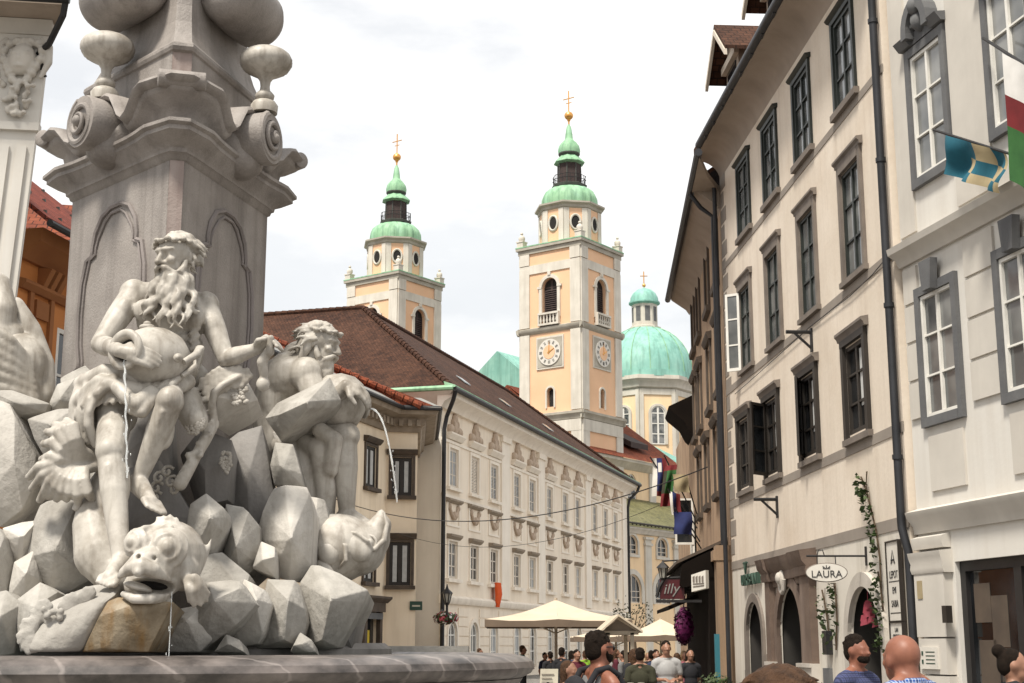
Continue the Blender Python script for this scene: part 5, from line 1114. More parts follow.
for i in range(500):
    d = Vector((random.gauss(0, 1), random.gauss(0, 1), random.gauss(0, .8))).normalized(); r_ = random.uniform(.12, .3); c = c0 + Vector((d.x * r_, d.y * r_, d.z * r_ * .8)); s = random.uniform(.02, .04); a = d.orthogonal().normalized(); b = d.cross(a)
    k.poly(c - a * s, c - b * s * .6, c + a * s + d * s, c + b * s * .6)
k.build('foliage', M['leaf'], bu)
k = MB(); c1 = Vector((c0.x, 25, 0)); k.lathe([(.16, 0), (.24, .7), (.27, .72), (.27, .8), (.2, .8)], 18, c1); k.build('pot', M['stonefr'], bu)

# ------------------------------------------------------------------ flags
def ripple(name, m, parent, org, xd, yd, nd, w, h, amp, fr, ph, cell, nx=16, ny=16, fold=0):
    """cloth with soft folds; cell(u, v) gives the colour key; one mesh per colour"""
    V = {}
    def pt(i, j):
        u, v = i / nx, j / ny
        k = amp * (.3 + .7 * v) * math.sin(fr * u * 2 * math.pi + ph + 1.6 * v) + amp * .5 * math.sin(5.1 * v + 3 * u + ph)
        return org + xd * (w * u * (1 - fold * v) + fold * v * w * .3 + .05 * w * math.sin(4 * v + ph)) + yd * (h * v) + nd * k
    for i in range(nx):
        for j in range(ny):
            c = cell((i + .5) / nx, (j + .5) / ny); V.setdefault(c, MB()).poly(pt(i, j), pt(i + 1, j), pt(i + 1, j + 1), pt(i, j + 1))
    return V
def flag(label, pole_a, pole_b, org, xd, yd, nd, w, h, amp, fr, ph, cell, mats, **k):
    root = thing('flag', pole_a, label, 'flag'); m = MB(); m.tube([pole_a, pole_b], .018, 6); m.build('pole', M['dark_metal'], root)
    V = ripple('cloth', None, root, org, xd, yd, nd, w, h, amp, fr, ph, cell, **k)
    for c, mb in V.items():
        vs = {}; 
        o = mb.build('cloth', M[c], root, 70)
    return root
X = Vector((1, 0, 0))
# flags over the street beside the brown house
pa = G.p(8.6, 5.6, .1)
q0 = W(652, 458, 37)
flag('white, blue and red striped flag with small crest hanging lengthwise over the street', G.p(8.4, 4.6, .05), W(650, 457, 37), q0, X, Vector((0, 0, -1)), Vector((0, 1, 0)), .36, 1.0, .07, 1.2, .4, lambda u, v: 'sign_pale' if (u < .33 or (abs(u - .52) < .12 and abs(v - .25) < .1)) else ('blue_cloth' if u < .68 and v < .85 else 'red_cloth'), M, fold=-.1)
flag('green and red flag with a pale corner hanging beside the striped flag', G.p(8.2, 4.7, .05), W(664, 455, 36.5), W(664, 466, 36.5), Vector((.95, 0, .1)), Vector((-.12, 0, -1)), Vector((0, 1, 0)), .34, 1.05, .08, 1.3, 1.4, lambda u, v: 'red_cloth' if v > .66 or v < .1 else ('green_cloth' if u > .25 else 'cloth_olive'), M, fold=.2)
flag('white red and navy flag hanging lowest under the pale banner', G.p(7.6, 4.2, .05), W(668, 489, 36), W(669, 491, 36), Vector((.95, 0, -.3)), Vector((.1, 0, -1)), Vector((0, 1, 0)), .28, .6, .06, 1.1, 2.2, lambda u, v: 'sign_pale' if u < .25 else ('blue_cloth' if u < .6 else 'red_cloth'), M)
flag('plain dark blue banner hanging nearest the open white casement', G.p(7.2, 4.0, .05), W(675, 508, 35.5), W(673, 512, 35.5), Vector((1, 0, 0)), Vector((.05, 0, -1)), Vector((0, 1, 0)), .45, .55, .05, 1, .3, lambda u, v: 'blue_cloth', M)
flag('pale cream pennant stretched between the street flags', G.p(7.9, 4.8, .05), W(686, 478, 36.2), W(672, 474, 36.2), Vector((1, 0, -.05)), Vector((.2, 0, -1)), Vector((0, 1, 0)), .38, .45, .04, 1, 1.1, lambda u, v: 'yellow_cloth', M)
# big flags on the white building
f0, f1 = W(947, 135, 15.9), W(1004, 152, 15.0); fx = (f1 - f0); fl_ = fx.length; fx.normalize()
flag('teal and straw chequered flag bunched on a short black pole by the white house window', W(934, 130, 16.3), f1 + fx * .1, f0, fx, Vector((0, 0, -1)), fx.cross(UPZ), fl_, .5, .1, 2.1, .6, lambda u, v: 'teal_cloth' if (u < .3 or (int(u * 4.2) + int(v * 2.6)) % 2) else 'yellow_cloth', M, nx=40, ny=20)
f0, f1 = W(1003, 52, 14.7), W(1046, 78, 14.0); fx = (f1 - f0); fl_ = fx.length; fx.normalize()
flag('long flag with white top, red crest and green foot hanging from a black pole', W(983, 38, 15.5), f1, f0, fx, Vector((0, 0, -1)), fx.cross(UPZ), fl_, 1.5, .06, 1.6, 1.1, lambda u, v: 'white_cloth' if v < .325 else ('red_cloth' if v < .575 else ('green_cloth' if u < .4 else ('teal_cloth' if u < .5 else 'yellow_cloth'))), M, nx=30, ny=40)
# overhead wires
for a, b, sag, r_, lab in ((W(330, 497, 50), W(720, 462, 33), 1.1, .015, 'black overhead cable crossing the street in front of the palace, upper of two'), (W(398, 533, 55), W(660, 505, 38), .8, .008, 'thin grey overhead wire crossing the palace windows, lower of two')):
    m = MB(); m.tube([a.lerp(b, t / 20) - UPZ * (sag * 4 * (t / 20) * (1 - t / 20)) for t in range(21)], r_, 5); tag(m.build('overhead_wire', M['dark_metal']), lab, 'cable')
# ------------------------------------------------------------------ fountain: basin
FC = Vector((-2.62, 10.5, 0))
bs = thing('fountain_basin', FC, 'wide fountain basin with a thick polished red marble rim', 'fountain')
k = MB(); k.lathe([(2.1, .45), (2.15, .5), (2.3, .9), (2.62, 1.3), (2.7, 1.42), (2.55, 1.42), (2.3, 1.2), (2.0, .9)], 96, FC, caps=False); k.build('bowl', M['redmarble'], bs)
k = MB(); rim = [(2.45, 1.40), (2.62, 1.405), (2.70, 1.425), (2.76, 1.455), (2.785, 1.495), (2.77, 1.535), (2.72, 1.565), (2.62, 1.585), (2.45, 1.59), (2.40, 1.57), (2.40, 1.45)]
k.lathe(rim + [rim[0]], 128, FC, caps=False); k.build('rim', M['redmarble'], bs)
k = MB()
for i, (r, z) in enumerate(((3.6, 0), (3.3, .15), (3.0, .3))): k.lathe([(r, z), (r, z + .14), (r - .01, z + .15), (.1, z + .15)], 64, FC)
k.build('step', M['rock'], bs)
k = MB(); k.lathe([(2.42, 1.43), (.02, 1.431)], 64, FC, caps=False); k.build('water', M['pool'], bs)
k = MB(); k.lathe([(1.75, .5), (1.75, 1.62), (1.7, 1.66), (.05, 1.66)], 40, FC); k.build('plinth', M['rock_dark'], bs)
k = MB(); k.box(W(382, 652, 12.6), (1.5, .35, .1)); k.build('kerb_slab', M['rock'], bs)

# ------------------------------------------------------------------ three sided pedestal
PC = Vector((-2.617, 10.51, 0))
CA = [R(285), R(45), R(165)]          # directions of the three corners seen from the axis
def tri(rad, cham):
    """plan: triangle with blunt corners, points in order with outward normals, four per side subdivided"""
    P_ = []
    for a in CA:
        c = Vector((math.cos(a), math.sin(a), 0)); t = Vector((-c.y, c.x, 0)); P_ += [c * rad - t * cham, c * rad + t * cham]
    return P_
ped = thing('fountain_pedestal', PC, 'three sided pink grey stone pedestal with scrolled cornice carrying the obelisk', 'pedestal')
plan = tri(.84, .055)
def ring(pl, z): return [PC + q + UPZ * z for q in pl]
k = MB(); k.prism(ring(plan, 1.5), UPZ * 3.7); k.build('shaft', M['ped'], ped)
st = MB()
for a in CA:
    c = Vector((math.cos(a), math.sin(a), 0)); t = Vector((-c.y, c.x, 0)); q = PC + c * .84
    st = MB(); st.prism([q - t * .05 + UPZ * 1.6, q + t * .05 + UPZ * 1.6, q + t * .05 + UPZ * 5.08, q - t * .05 + UPZ * 5.08], c * .005); st.build('corner_strip', M['ped_red'], ped)
# panels: moulded cartouche on each face
sides = [(1, 2), (3, 4), (5, 0)]
FCS = []
for i, j in sides:
    a, b = plan[i], plan[j]; d = b - a; F = Fac(PC.x + a.x, PC.y + a.y, math.degrees(math.atan2(d.x, d.y)), 'R'); FCS.append((F, d.length))
for F, ln in FCS:
    m = MB(); c = ln / 2; pts = []
    half = [(.43, 3.55), (.45, 3.62), (.46, 3.66), (.42, 3.68), (.42, 3.72), (.455, 3.85), (.47, 4.08), (.455, 4.32), (.40, 4.50), (.32, 4.53), (.32, 4.58), (.29, 4.70), (.2, 4.81), (.07, 4.86)]
    for off, r_ in ((0, .02), (.05, .012)):
        L_ = [F.p(c - x + off * (1 if x > .1 else 0), z - (off if z > 4.6 else 0), .008) for x, z in half]; R_ = [F.p(c + x - off * (1 if x > .1 else 0), z - (off if z > 4.6 else 0), .008) for x, z in half][::-1]
        m.tube(L_ + R_, r_, 6)
    m.build('panel_moulding', M['groove'], ped)
# cornice: profile swept round the plan, the upper tier swooping from high corner scrolls to low mid-side volutes
def perim(n):
    out_ = []
    for i in range(3):
        a, b = plan[sides[i][0]], plan[sides[i][1]]; d = (b - a).normalized(); nn = Vector((d.y, -d.x, 0))
        for q in range(n + 1): out_.append((a.lerp(b, q / n), nn, abs(q / n - .5) * 2, i))
    return out_
PR = perim(22)
def sweep(prof, m, nm, hz, par):
    k = MB(); vs = []; fs = []; N = len(PR)
    for d, z, wgt in prof:
        for p, nn, e, i in PR:
            cd_ = Vector((p.x, p.y, 0)).normalized()
            blend = max(0, (e - .9) / .1); dirn = (nn * (1 - blend) + cd_ * blend * 1.25)
            vs.append(PC + p + dirn * (d + (.06 * e ** 4) * (d > .1)) + UPZ * (z + wgt * hz(e)))
    for j in range(len(prof) - 1):
        for i in range(N): fs.append((j * N + i, j * N + (i + 1) % N, (j + 1) * N + (i + 1) % N, (j + 1) * N + i))
    k.add(vs, fs); return k.build(nm, m, par, 50)
sweep([(-.02, 5.03, 0), (.02, 5.05, 0), (.03, 5.08, 0), (.05, 5.09, 0), (.055, 5.12, 0), (.10, 5.15, 0), (.115, 5.19, 0), (.13, 5.2, 0), (.13, 5.23, 0), (.16, 5.245, 0), (.16, 5.27, 0), (.09, 5.275, 0), (-.1, 5.28, 0)], M['ped'], 'lower_cornice', lambda e: 0, ped)
def swoop(e):
    t = min(1, max(0, (e - .2) / .34)); t = t * t * (3 - 2 * t)
    r = min(1, max(0, (e - .55) / .35)); return .24 * (1 - t) - .06 + .17 * r * r * (3 - 2 * r)
sweep([(.06, 5.26, 0), (.07, 5.30, .25), (.09, 5.34, .7), (.14, 5.365, 1), (.16, 5.385, 1), (.165, 5.41, 1), (.215, 5.425, 1), (.23, 5.45, 1), (.215, 5.475, 1), (.15, 5.48, 1), (-.14, 5.49, 1)], M['ped'], 'upper_cornice', swoop, ped)
for a in CA:      # rolled scroll on every corner
    c = Vector((math.cos(a), math.sin(a), 0)); t = Vector((-c.y, c.x, 0)); q = PC + c * 1.085 + UPZ * 5.56
    m = MB(); m.tube([q - t * .17, q - t * .16, q + t * .16, q + t * .17], [.05, .066, .066, .05], 18); m.prism([q - t * .15 + UPZ * .055, q + t * .15 + UPZ * .055, q + t * .13 - c * .36 + UPZ * .0, q - t * .13 - c * .36 + UPZ * .0], UPZ * -.09)
    m.build('corner_scroll', M['ped'], ped)
vases = []
for (F, ln), vr in zip(FCS, (.33, .3, .22)):  # barrel volute in the middle of every side
    c = ln / 2; m = MB(); q0 = F.p(c, 5.43, -.12)
    m.lathe([(.17, 0), (.195, .1), (.205, .44), (.195, .465), (.14, .47), (.13, .44)], 30, q0, F.n); m.build('volute', M['ped'], ped)
    ctr = F.p(c, 5.43, .34); m = MB(); pts = []; rs = []
    for k_ in range(46):
        th_ = k_ * .32 + 1.9; rr_ = .178 * (1 - k_ / 50) + .008; pts.append(ctr + F.u * (rr_ * math.cos(th_)) + UPZ * (rr_ * math.sin(th_)) + F.n * (-.015 + .0012 * k_)); rs.append(.03 * (1 - k_ / 70))
    m.tube(pts, rs, 8); m.ell(ctr + F.n * .02, (.045, .045, .045)); m.lathe([(.15, -.02), (.15, .0)], 24, ctr, F.n); m.build('volute_spiral', M['ped'], ped)
    m = MB(); m.ell(F.p(c, 5.27, .08), (.19, .19, .15)); m.ell(F.p(c, 5.36, -.02), (.27, .27, .17)); sculpt(m, 'volute_corbel', M['ped'], ped, .02, 4)
    vases.append(F.p(c, 5.70, vr - .06))
# upper block, roll moulding and bell shaped neck under the obelisk
def planz(rad, ch, z): return [PC + q + UPZ * z for q in tri(rad, ch)]
def loft(levels, nm, m, par):
    k = MB(); rows_ = [planz(*l) for l in levels]
    for j in range(len(rows_) - 1):
        for i in range(6): k.poly(rows_[j][i], rows_[j][(i + 1) % 6], rows_[j + 1][(i + 1) % 6], rows_[j + 1][i])
    k.poly(*rows_[0][::-1]); k.poly(*rows_[-1]); return k.build(nm, m, par, 30)
loft([(.75, .075, 5.2), (.75, .075, 5.93)], 'upper_block', M['ped'], ped)
for a in CA:
    c = Vector((math.cos(a), math.sin(a), 0)); t = Vector((-c.y, c.x, 0)); q = PC + c * .75; m = MB(); m.prism([q - t * .07 + UPZ * 5.5, q + t * .07 + UPZ * 5.5, q + t * .07 + UPZ * 5.92, q - t * .07 + UPZ * 5.92], c * .005); m.build('upper_corner_strip', M['ped_red'], ped)
loft([(.755, .07, 5.905), (.785, .072, 5.915), (.80, .074, 5.94), (.795, .074, 5.965), (.77, .07, 5.985), (.73, .068, 5.995), (.71, .066, 6.02), (.655, .062, 6.11), (.61, .058, 6.22), (.585, .055, 6.36), (.575, .055, 6.55), (.575, .055, 6.7)], 'bell_neck', M['ped'], ped)
loft([(.60, .06, 6.66), (.66, .06, 6.70), (.66, .06, 6.76), (.5, .05, 6.8), (.5, .05, 7.3), (.16, .02, 11.0), (.01, .005, 11.4)], 'obelisk', M['ped'], ped)
for F, ln in FCS:
    m = MB(); c = ln / 2; ax = F.u
    m.lathe([(.02, -.40), (.12, -.385), (.2, -.34), (.235, -.26), (.245, -.1), (.245, .1), (.235, .26), (.2, .34), (.12, .385), (.02, .40)], 32, F.p(c, 6.55, .05), ax); m.build('cushion_volute', M['ped'], ped)
for (F, ln), q, side in zip(FCS, vases, range(3)):
    if side == 1: continue
    lab = {0: 'pale turnip shaped stone vase on the pedestal cornice on the side nearest the palace', 2: 'pale turnip shaped stone vase on the pedestal cornice on the side nearest the town hall'}[side]
    m = MB(); prof = [(.10, -.06), (.105, .0), (.085, .03), (.055, .045), (.07, .06), (.075, .085), (.06, .105), (.04, .125), (.036, .16), (.042, .20), (.065, .235), (.12, .265), (.17, .295), (.197, .34), (.2, .375), (.185, .415), (.155, .44), (.11, .455), (.09, .47), (.05, .485), (.01, .49)]
    N = 48; vs = []; fs = []
    for r_, z in prof:
        for i in range(N):
            a = 2 * math.pi * i / N; rr_ = r_ * (1 + (.02 * math.cos(a * 24) if .25 < z < .4 else 0)); vs.append(q + Vector((rr_ * math.cos(a), rr_ * math.sin(a), z)))
    for j in range(len(prof) - 1):
        for i in range(N): fs.append((j * N + i, j * N + (i + 1) % N, (j + 1) * N + (i + 1) % N, (j + 1) * N + i))
    fs.append(tuple(range(N))[::-1]); m.add(vs, fs); tag(m.build('stone_vase', M['statue'], None, 60), lab, 'vase', 'vases on the fountain cornice')

# ------------------------------------------------------------------ rockwork
rw = thing('fountain_rockwork', PC + Vector((0, -1, 1.4)), 'heap of sharp faceted grey marble boulders round the fountain pedestal', 'rockwork')
def rock(outline, Y, peaks=(), thick=.5, m='rock', grow=.05, tilt=0):
    """a boulder: front rim of facets, one or two nearer crests, and a body going back"""
    pts = []; cx = sum(p[0] for p in outline) / len(outline); cy = sum(p[1] for p in outline) / len(outline)
    for x, y in outline:
        pts.append(W(x, y, Y + tilt * (cy - y) / 60)); b = W(cx + (x - cx) * .82, cy + (y - cy) * .82 + 4, Y); pts.append(b + Vector((0, thick, -.02)))
    for (x, y), (x2, y2) in zip(outline, outline[1:] + outline[:1]):
        for t_ in (.33, .7):
            if math.hypot(x2 - x, y2 - y) > 22 and random.random() < .4: e = x + (x2 - x) * t_; g_ = y + (y2 - y) * t_; k1 = 1 + random.uniform(.0, .07); pts.append(W(cx + (e - cx) * k1, cy + (g_ - cy) * k1, Y - random.uniform(-.02, .09)))
    for x, y, d in peaks: pts.append(W(x, y, Y - d)); pts.append(W(x + (cx - x) * .3 + random.uniform(-5, 5), y + (cy - y) * .3 + random.uniform(-5, 5), Y - d * random.uniform(.85, 1.0)))
    k = MB(); k.hull(pts, .007); return k.build('boulder', M[m if m != 'rock' else random.choice(('rock', 'rock', 'rock_pale'))], rw, 25)
rock([(270, 465), (275, 442), (293, 444), (304, 486), (274, 485)], 9.9, [(283, 468, .1)])
rock([(259, 525), (274, 488), (307, 487), (313, 511), (311, 565), (297, 582), (275, 577)], 9.5, [(291, 538, .28), (297, 515, .12)], .7)
rock([(252, 568), (261, 541), (275, 547), (274, 577)], 9.2, [(262, 560, .1)], .3)
rock([(217, 565), (226, 504), (243, 507), (259, 525), (258, 565), (240, 581), (218, 579)], 9.3, [(236, 547, .28)], .7)
rock([(190, 504), (206, 493), (224, 508), (227, 518), (211, 556), (197, 561), (185, 540)], 8.95, [(211, 517, .22)], .6)
rock([(188, 612), (208, 582), (240, 581), (257, 604), (226, 634), (204, 650), (188, 650)], 8.6, [(214, 600, .25), (240, 588, .1)], .9)
rock([(226, 634), (244, 579), (265, 590), (272, 604), (258, 644), (226, 648)], 8.9, [(256, 600, .2)], .8)
rock([(256, 648), (267, 579), (295, 580), (307, 622), (300, 648)], 9.1, [(288, 600, .2), (285, 640, .15)], .9)
rock([(300, 582), (311, 565), (339, 573), (368, 590), (364, 602), (339, 648), (300, 648)], 9.35, [(331, 600, .3), (322, 640, .2)], .9)
rock([(265, 418), (277, 403), (330, 377), (341, 400), (334, 408), (281, 441)], 10.0, [(307, 402, .35), (278, 415, .15)], .6)
rock([(196, 387), (213, 370), (240, 368), (258, 400), (244, 411), (215, 426)], 9.2, [(217, 397, .2), (248, 403, .1)], .4)
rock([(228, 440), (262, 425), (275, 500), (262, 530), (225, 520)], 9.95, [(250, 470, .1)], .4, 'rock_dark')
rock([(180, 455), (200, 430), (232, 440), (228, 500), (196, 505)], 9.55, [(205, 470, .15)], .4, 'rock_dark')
rock([(272, 432), (286, 425), (330, 415), (333, 470), (322, 545), (300, 500), (283, 470)], 10.4, [(305, 440, .15)], .5)
rock([(300, 495), (325, 500), (335, 560), (310, 572)], 10.0, [(315, 530, .1)], .5)
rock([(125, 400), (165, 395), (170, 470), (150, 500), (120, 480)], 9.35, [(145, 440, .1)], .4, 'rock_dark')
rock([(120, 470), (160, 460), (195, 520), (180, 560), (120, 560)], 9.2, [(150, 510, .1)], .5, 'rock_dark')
rock([(0, 400), (10, 404), (24, 440), (36, 456), (32, 500), (0, 527), (-30, 520), (-30, 410)], 9.4, [(14, 462, .16)], .7)
rock([(27, 419), (51, 411), (75, 408), (80, 425), (72, 460), (45, 458), (34, 439)], 9.3, [(50, 424, .16)], .7)
rock([(49, 403), (57, 384), (75, 378), (82, 405), (62, 415), (51, 411)], 9.6, [(60, 398, .14)], .5)
rock([(0, 390), (12, 390), (49, 403), (45, 412), (0, 418), (-20, 400)], 9.5, [(14, 402, .1)], .7)
rock([(60, 378), (85, 365), (110, 390), (100, 440), (70, 440)], 9.65, [(86, 400, .1)], .3)
rock([(28, 540), (40, 505), (62, 498), (84, 505), (90, 580), (60, 597), (28, 565)], 8.95, [(55, 550, .22), (48, 520, .1)], .9)
rock([(-30, 530), (0, 528), (12, 560), (4, 600), (-30, 606)], 8.9, [(-6, 562, .16)], .8)
rock([(2, 528), (22, 522), (38, 520), (34, 552), (16, 566)], 8.95, [(24, 536, .14)], .6)
rock([(14, 562), (34, 550), (40, 580), (24, 606), (8, 598)], 8.85, [(25, 574, .12)], .6)
rock([(-30, 598), (6, 590), (22, 604), (14, 654), (-30, 654)], 8.6, [(0, 616, .14)], .8)
rock([(16, 600), (40, 582), (58, 592), (40, 640), (20, 652)], 8.6, [(36, 606, .14)], .8)
rock([(76, 470), (110, 455), (126, 500), (120, 590), (84, 590)], 9.35, [(100, 520, .05)], .5)
rock([(140, 652), (172, 610), (205, 604), (212, 640), (200, 652)], 8.55, [(186, 620, .16)], .7)
rock([(214, 652), (226, 634), (240, 640), (244, 652)], 8.55, [(228, 644, .06)], .3)
rock([(290, 652), (300, 632), (312, 640), (316, 652)], 8.95, [(302, 644, .06)], .3)
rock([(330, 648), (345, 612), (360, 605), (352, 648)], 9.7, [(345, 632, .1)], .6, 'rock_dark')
rock([(195, 560), (222, 552), (250, 575), (240, 600), (190, 605)], 8.95, [(215, 575, .05)], .5)
# mossy trough stone under the fish mouth and the rounded ledge with carved leaves
rock([(82, 652), (108, 601), (118, 597), (150, 600), (174, 602), (148, 652)], 8.05, [(128, 606, .07), (106, 648, .05)], .55, 'rock_wet')
k = MB(); k.hull([W(x, y, Y) for x, y, Y in ((20, 652, 8.2), (25, 622, 8.2), (48, 602, 8.3), (90, 585, 8.35), (122, 582, 8.3), (118, 592, 8.1), (100, 606, 8.0), (62, 652, 7.98), (28, 652, 8.0), (30, 650, 8.7), (110, 590, 8.8), (120, 650, 8.7), (84, 652, 8.05), (50, 608, 8.12))], .03); k.build('ledge_stone', M['rock'], rw, 60)
lf = MB()
for (x, y, ang, ln) in ((34, 634, 205, .13), (38, 626, 175, .13), (47, 617, 150, .13), (60, 611, 35, .12), (68, 606, 65, .11), (36, 640, 235, .12), (52, 622, -25, .12), (76, 601, 20, .1), (46, 611, 115, .1), (58, 620, 200, .1), (84, 596, 40, .09)):
    q = W(x, y, 8.05 + .004 * (640 - y) / 4); a = R(ang)
    for sp, l2 in ((-.75, .7), (-.3, .95), (.15, 1.0), (.6, .8)):
        d2 = Vector((math.cos(a + sp), 0, math.sin(a + sp) * .8)); lf.ell(q + d2 * ln * l2 * .42 + Vector((0, .006, 0)), (ln * l2 * .46, .016, .03), Matrix.Rotation(-math.atan2(d2.z, d2.x), 3, 'Y'), 12, 8)
for k_ in range(5): lf.ell(W(52 + random.uniform(-8, 12), 614 + random.uniform(-6, 8), 8.03), (.022, .02, .022), None, 8, 6)
sculpt(lf, 'carved_leaves', M['rock'], rw, .0085, 3)
# blossom, grapes, horn of plenty and knotted vine beside the river god
gp = MB()
for k_ in range(70): a = random.random() * 6.28; r_ = 10 * math.sqrt(random.random()); gp.ell(W(195 + r_ * math.cos(a), 424 + r_ * math.sin(a) * 1.05, 8.86 + .003 * r_ * .8), .0145, None, 8, 6)
gp.build('grape_cluster', M['statue'], rw, 80); gp = MB()
for k_ in range(45): a = random.random() * 6.28; r_ = 8 * math.sqrt(random.random()); gp.ell(W(226 + r_ * .7 * math.cos(a), 462 + r_ * 1.4 * math.sin(a), 9.38), .014, None, 8, 6)
gp.build('grape_cluster', M['statue'], rw, 80); gp = MB()
for k_ in range(28): gp.ell(W(239 + random.uniform(-6, 8), 396 + random.uniform(-8, 8), 9.02), .017, None, 8, 6)
gp.build('grape_cluster', M['statue'], rw, 80)
hp = MB(); hp.chain([W(172, 384, 9.1), W(184, 398, 9.0), W(195, 420, 8.93)], [.07, .10, .085])
for (x, y) in ((206, 384), (214, 378), (222, 374), (230, 378), (238, 382), (226, 384), (216, 390), (236, 373), (245, 376), (210, 396)):
    q = W(x, y, 9.02)
    for s_ in range(5): a = s_ * 1.257 + x; hp.ell(q + Vector((.035 * math.cos(a), -.01, .035 * math.sin(a))), (.024, .018, .024), None, 8, 6)
    hp.ell(q + Vector((0, -.015, 0)), .014, None, 8, 6)
hp.chain([W(240, 376, 9.0), W(224, 384, 8.96), W(214, 392, 8.95), W(212, 405, 8.98), W(214, 424, 9.05)], [.02, .022, .024, .026, .03])
vp = [W(214, 424, 9.05), W(205, 440, 9.0), W(196, 456, 8.98), W(188, 470, 8.95), W(180, 484, 8.92)]
hp.chain(vp, [.035, .04, .036, .042, .045])
for k_ in range(16): q = vp[k_ % 4].lerp(vp[k_ % 4 + 1], random.random()); hp.ell(q + Vector((random.uniform(-.035, .035), -.035, random.uniform(-.02, .02))), random.uniform(.014, .024), None, 8, 6)
sculpt(hp, 'carved_vine', M['statue'], rw, .01, 2)
cu = MB()
for (x, y, s_) in ((160, 478, 1), (157, 488, 1), (156, 497, .9), (172, 482, 1), (176, 490, .9), (168, 472, .9), (154, 506, .8)):
    q = W(x, y, 8.98); cu.tube([q + Vector((.045 * s_ * (1 - t_ / 12) * math.cos(t_ * .75 + .5), -.004 * t_, .045 * s_ * (1 - t_ / 12) * math.sin(t_ * .75 + .5))) for t_ in range(10)], .011, 6)
cu.build('curled_foam', M['statue'], rw, 80)

# ------------------------------------------------------------------ statues
def curl(m, p, d, ln, amp, r_, n=9, ph=0, fl=(0, -1, 0)):
    d = Vector(d).normalized(); a = Vector(fl) - d * d.dot(Vector(fl)); a.normalize(); b = d.cross(a)
    m.tube([Vector(p) + d * ln * t / n + (b * math.sin(t * 1.15 + ph) + a * .55 * math.cos(t * 1.15 + ph)) * amp * (.45 + .55 * t / n) for t in range(n + 1)], [r_ * (1 - .75 * (t / n) ** 2) for t in range(n + 1)], 7)
def hand(m, wr, dirn, palmn, curlv, s=1.0, thumb=1):
    """palm and five unequal bent fingers"""
    d = Vector(dirn).normalized(); n = (Vector(palmn) - d * d.dot(Vector(palmn))).normalized(); side = d.cross(n) * thumb
    wr = Vector(wr); pc = wr + d * .055 * s
    m.cap(wr, pc, .032 * s, .036 * s)
    for k_, (o, ln) in enumerate(((.036, .088), (.013, .1), (-.011, .094), (-.033, .074))):
        q = pc + d * .028 * s + side * o * s; m.cap(pc + side * o * .6 * s, q, .026 * s, .017 * s); dd = d; pr_ = q
        for sgm in range(3):
            dd = (dd * math.cos(curlv) + n * math.sin(curlv)).normalized(); nx_ = pr_ + dd * ln * s * (.42, .32, .26)[sgm]; m.cap(pr_, nx_, (.0145 - .0018 * sgm) * s, (.0135 - .0018 * sgm) * s, 10)
            n_ = side.cross(dd) * 1; n = n; pr_ = nx_
    tb = wr + d * .025 * s + side * .03 * s; t1 = tb + (d * .5 + side * .8 + n * .25).normalized() * .05 * s; t2 = t1 + (d * .9 + side * .2 + n * .5).normalized() * .045 * s
    m.cap(tb, t1, .02 * s, .016 * s); m.cap(t1, t2, .015 * s, .012 * s)
def foot(m, an, toe, up=(0, 0, 1), s=1.0):
    an, toe = Vector(an), Vector(toe); d = (toe - an).normalized(); sd_ = d.cross(Vector(up)).normalized()
    heel = an - d * .05 * s - Vector(up) * .05 * s
    m.cap(an, heel, .05 * s, .042 * s); ball = an.lerp(toe, .68); m.cap(an, ball, .047 * s, .036 * s); m.cap(heel, ball, .04 * s, .034 * s)
    for k_ in range(5):
        o = (k_ - 2) * .021 * s; b_ = ball + sd_ * o; e_ = toe + sd_ * o * 1.15 - d * abs(k_ - 1) * .012 * s; m.cap(b_, e_, .022 * s, (.018 if k_ == 0 else .0125) * s, 10)

gd = thing('river_god_statue', W(140, 590, 8.6), 'bearded white marble river god seated facing the square, pouring water from an urn', 'statue')
m = MB()
HEAD = W(175.5, 258, 8.95)
fw = Vector((-.52, -.84, -.14)).normalized(); rt_ = Vector((.85, -.526, 0)).normalized(); HS = 1.27; upv = rt_.cross(fw).normalized(); upv = upv if upv.z > 0 else -upv
def hp_(x, y, z): return HEAD + (rt_ * x + fw * y + upv * z) * HS
def he(m, p, r, n=16, k=10): m.ell(p, tuple(q * HS for q in r), HM, n, k)
HM = Matrix((rt_, fw, upv)).transposed()
def head(m):
    he(m, hp_(0, -.015, .03), (.086, .108, .105)); he(m, hp_(0, .035, -.06), (.06, .066, .085))
    m.cap(hp_(0, .094, .022), hp_(0, .128, -.03), .011 * HS, .0175 * HS); he(m, hp_(.016, .108, -.036), (.011, .013, .01)); he(m, hp_(-.016, .108, -.036), (.011, .013, .01))
    for sx_ in (-1, 1):
        he(m, hp_(.042 * sx_, .076, -.022), (.026, .022, .022)); m.cap(hp_(.012 * sx_, .1, .034), hp_(.056 * sx_, .08, .036), .0125 * HS, .009 * HS); he(m, hp_(.034 * sx_, .08, .012), (.0155, .0125, .0095)); he(m, hp_(.086 * sx_, -.015, -.005), (.014, .022, .036))
head(m)
m.cap(hp_(0, -.02, -.08), W(172, 300, 9.12), .075, .085)
chest = W(172, 318, 9.1)
m.ell(chest, (.245, .15, .2), Euler((0, 0, -.12))); m.ell(W(176, 352, 9.1), (.185, .13, .2)); m.ell(W(180, 380, 9.15), (.2, .15, .14))
m.ell(W(150, 312, 8.98), (.115, .06, .085), Euler((0, .25, .2))); m.ell(W(190, 318, 9.0), (.105, .06, .09), Euler((0, -.25, -.2)))
for r_ in range(3):
    for sx_ in (-1, 1): m.ell(W(177 + sx_ * 6, 338 + r_ * 11, 8.99), (.042, .03, .033))
SL, SR = W(134, 294, 9.1), W(206, 306, 9.14)
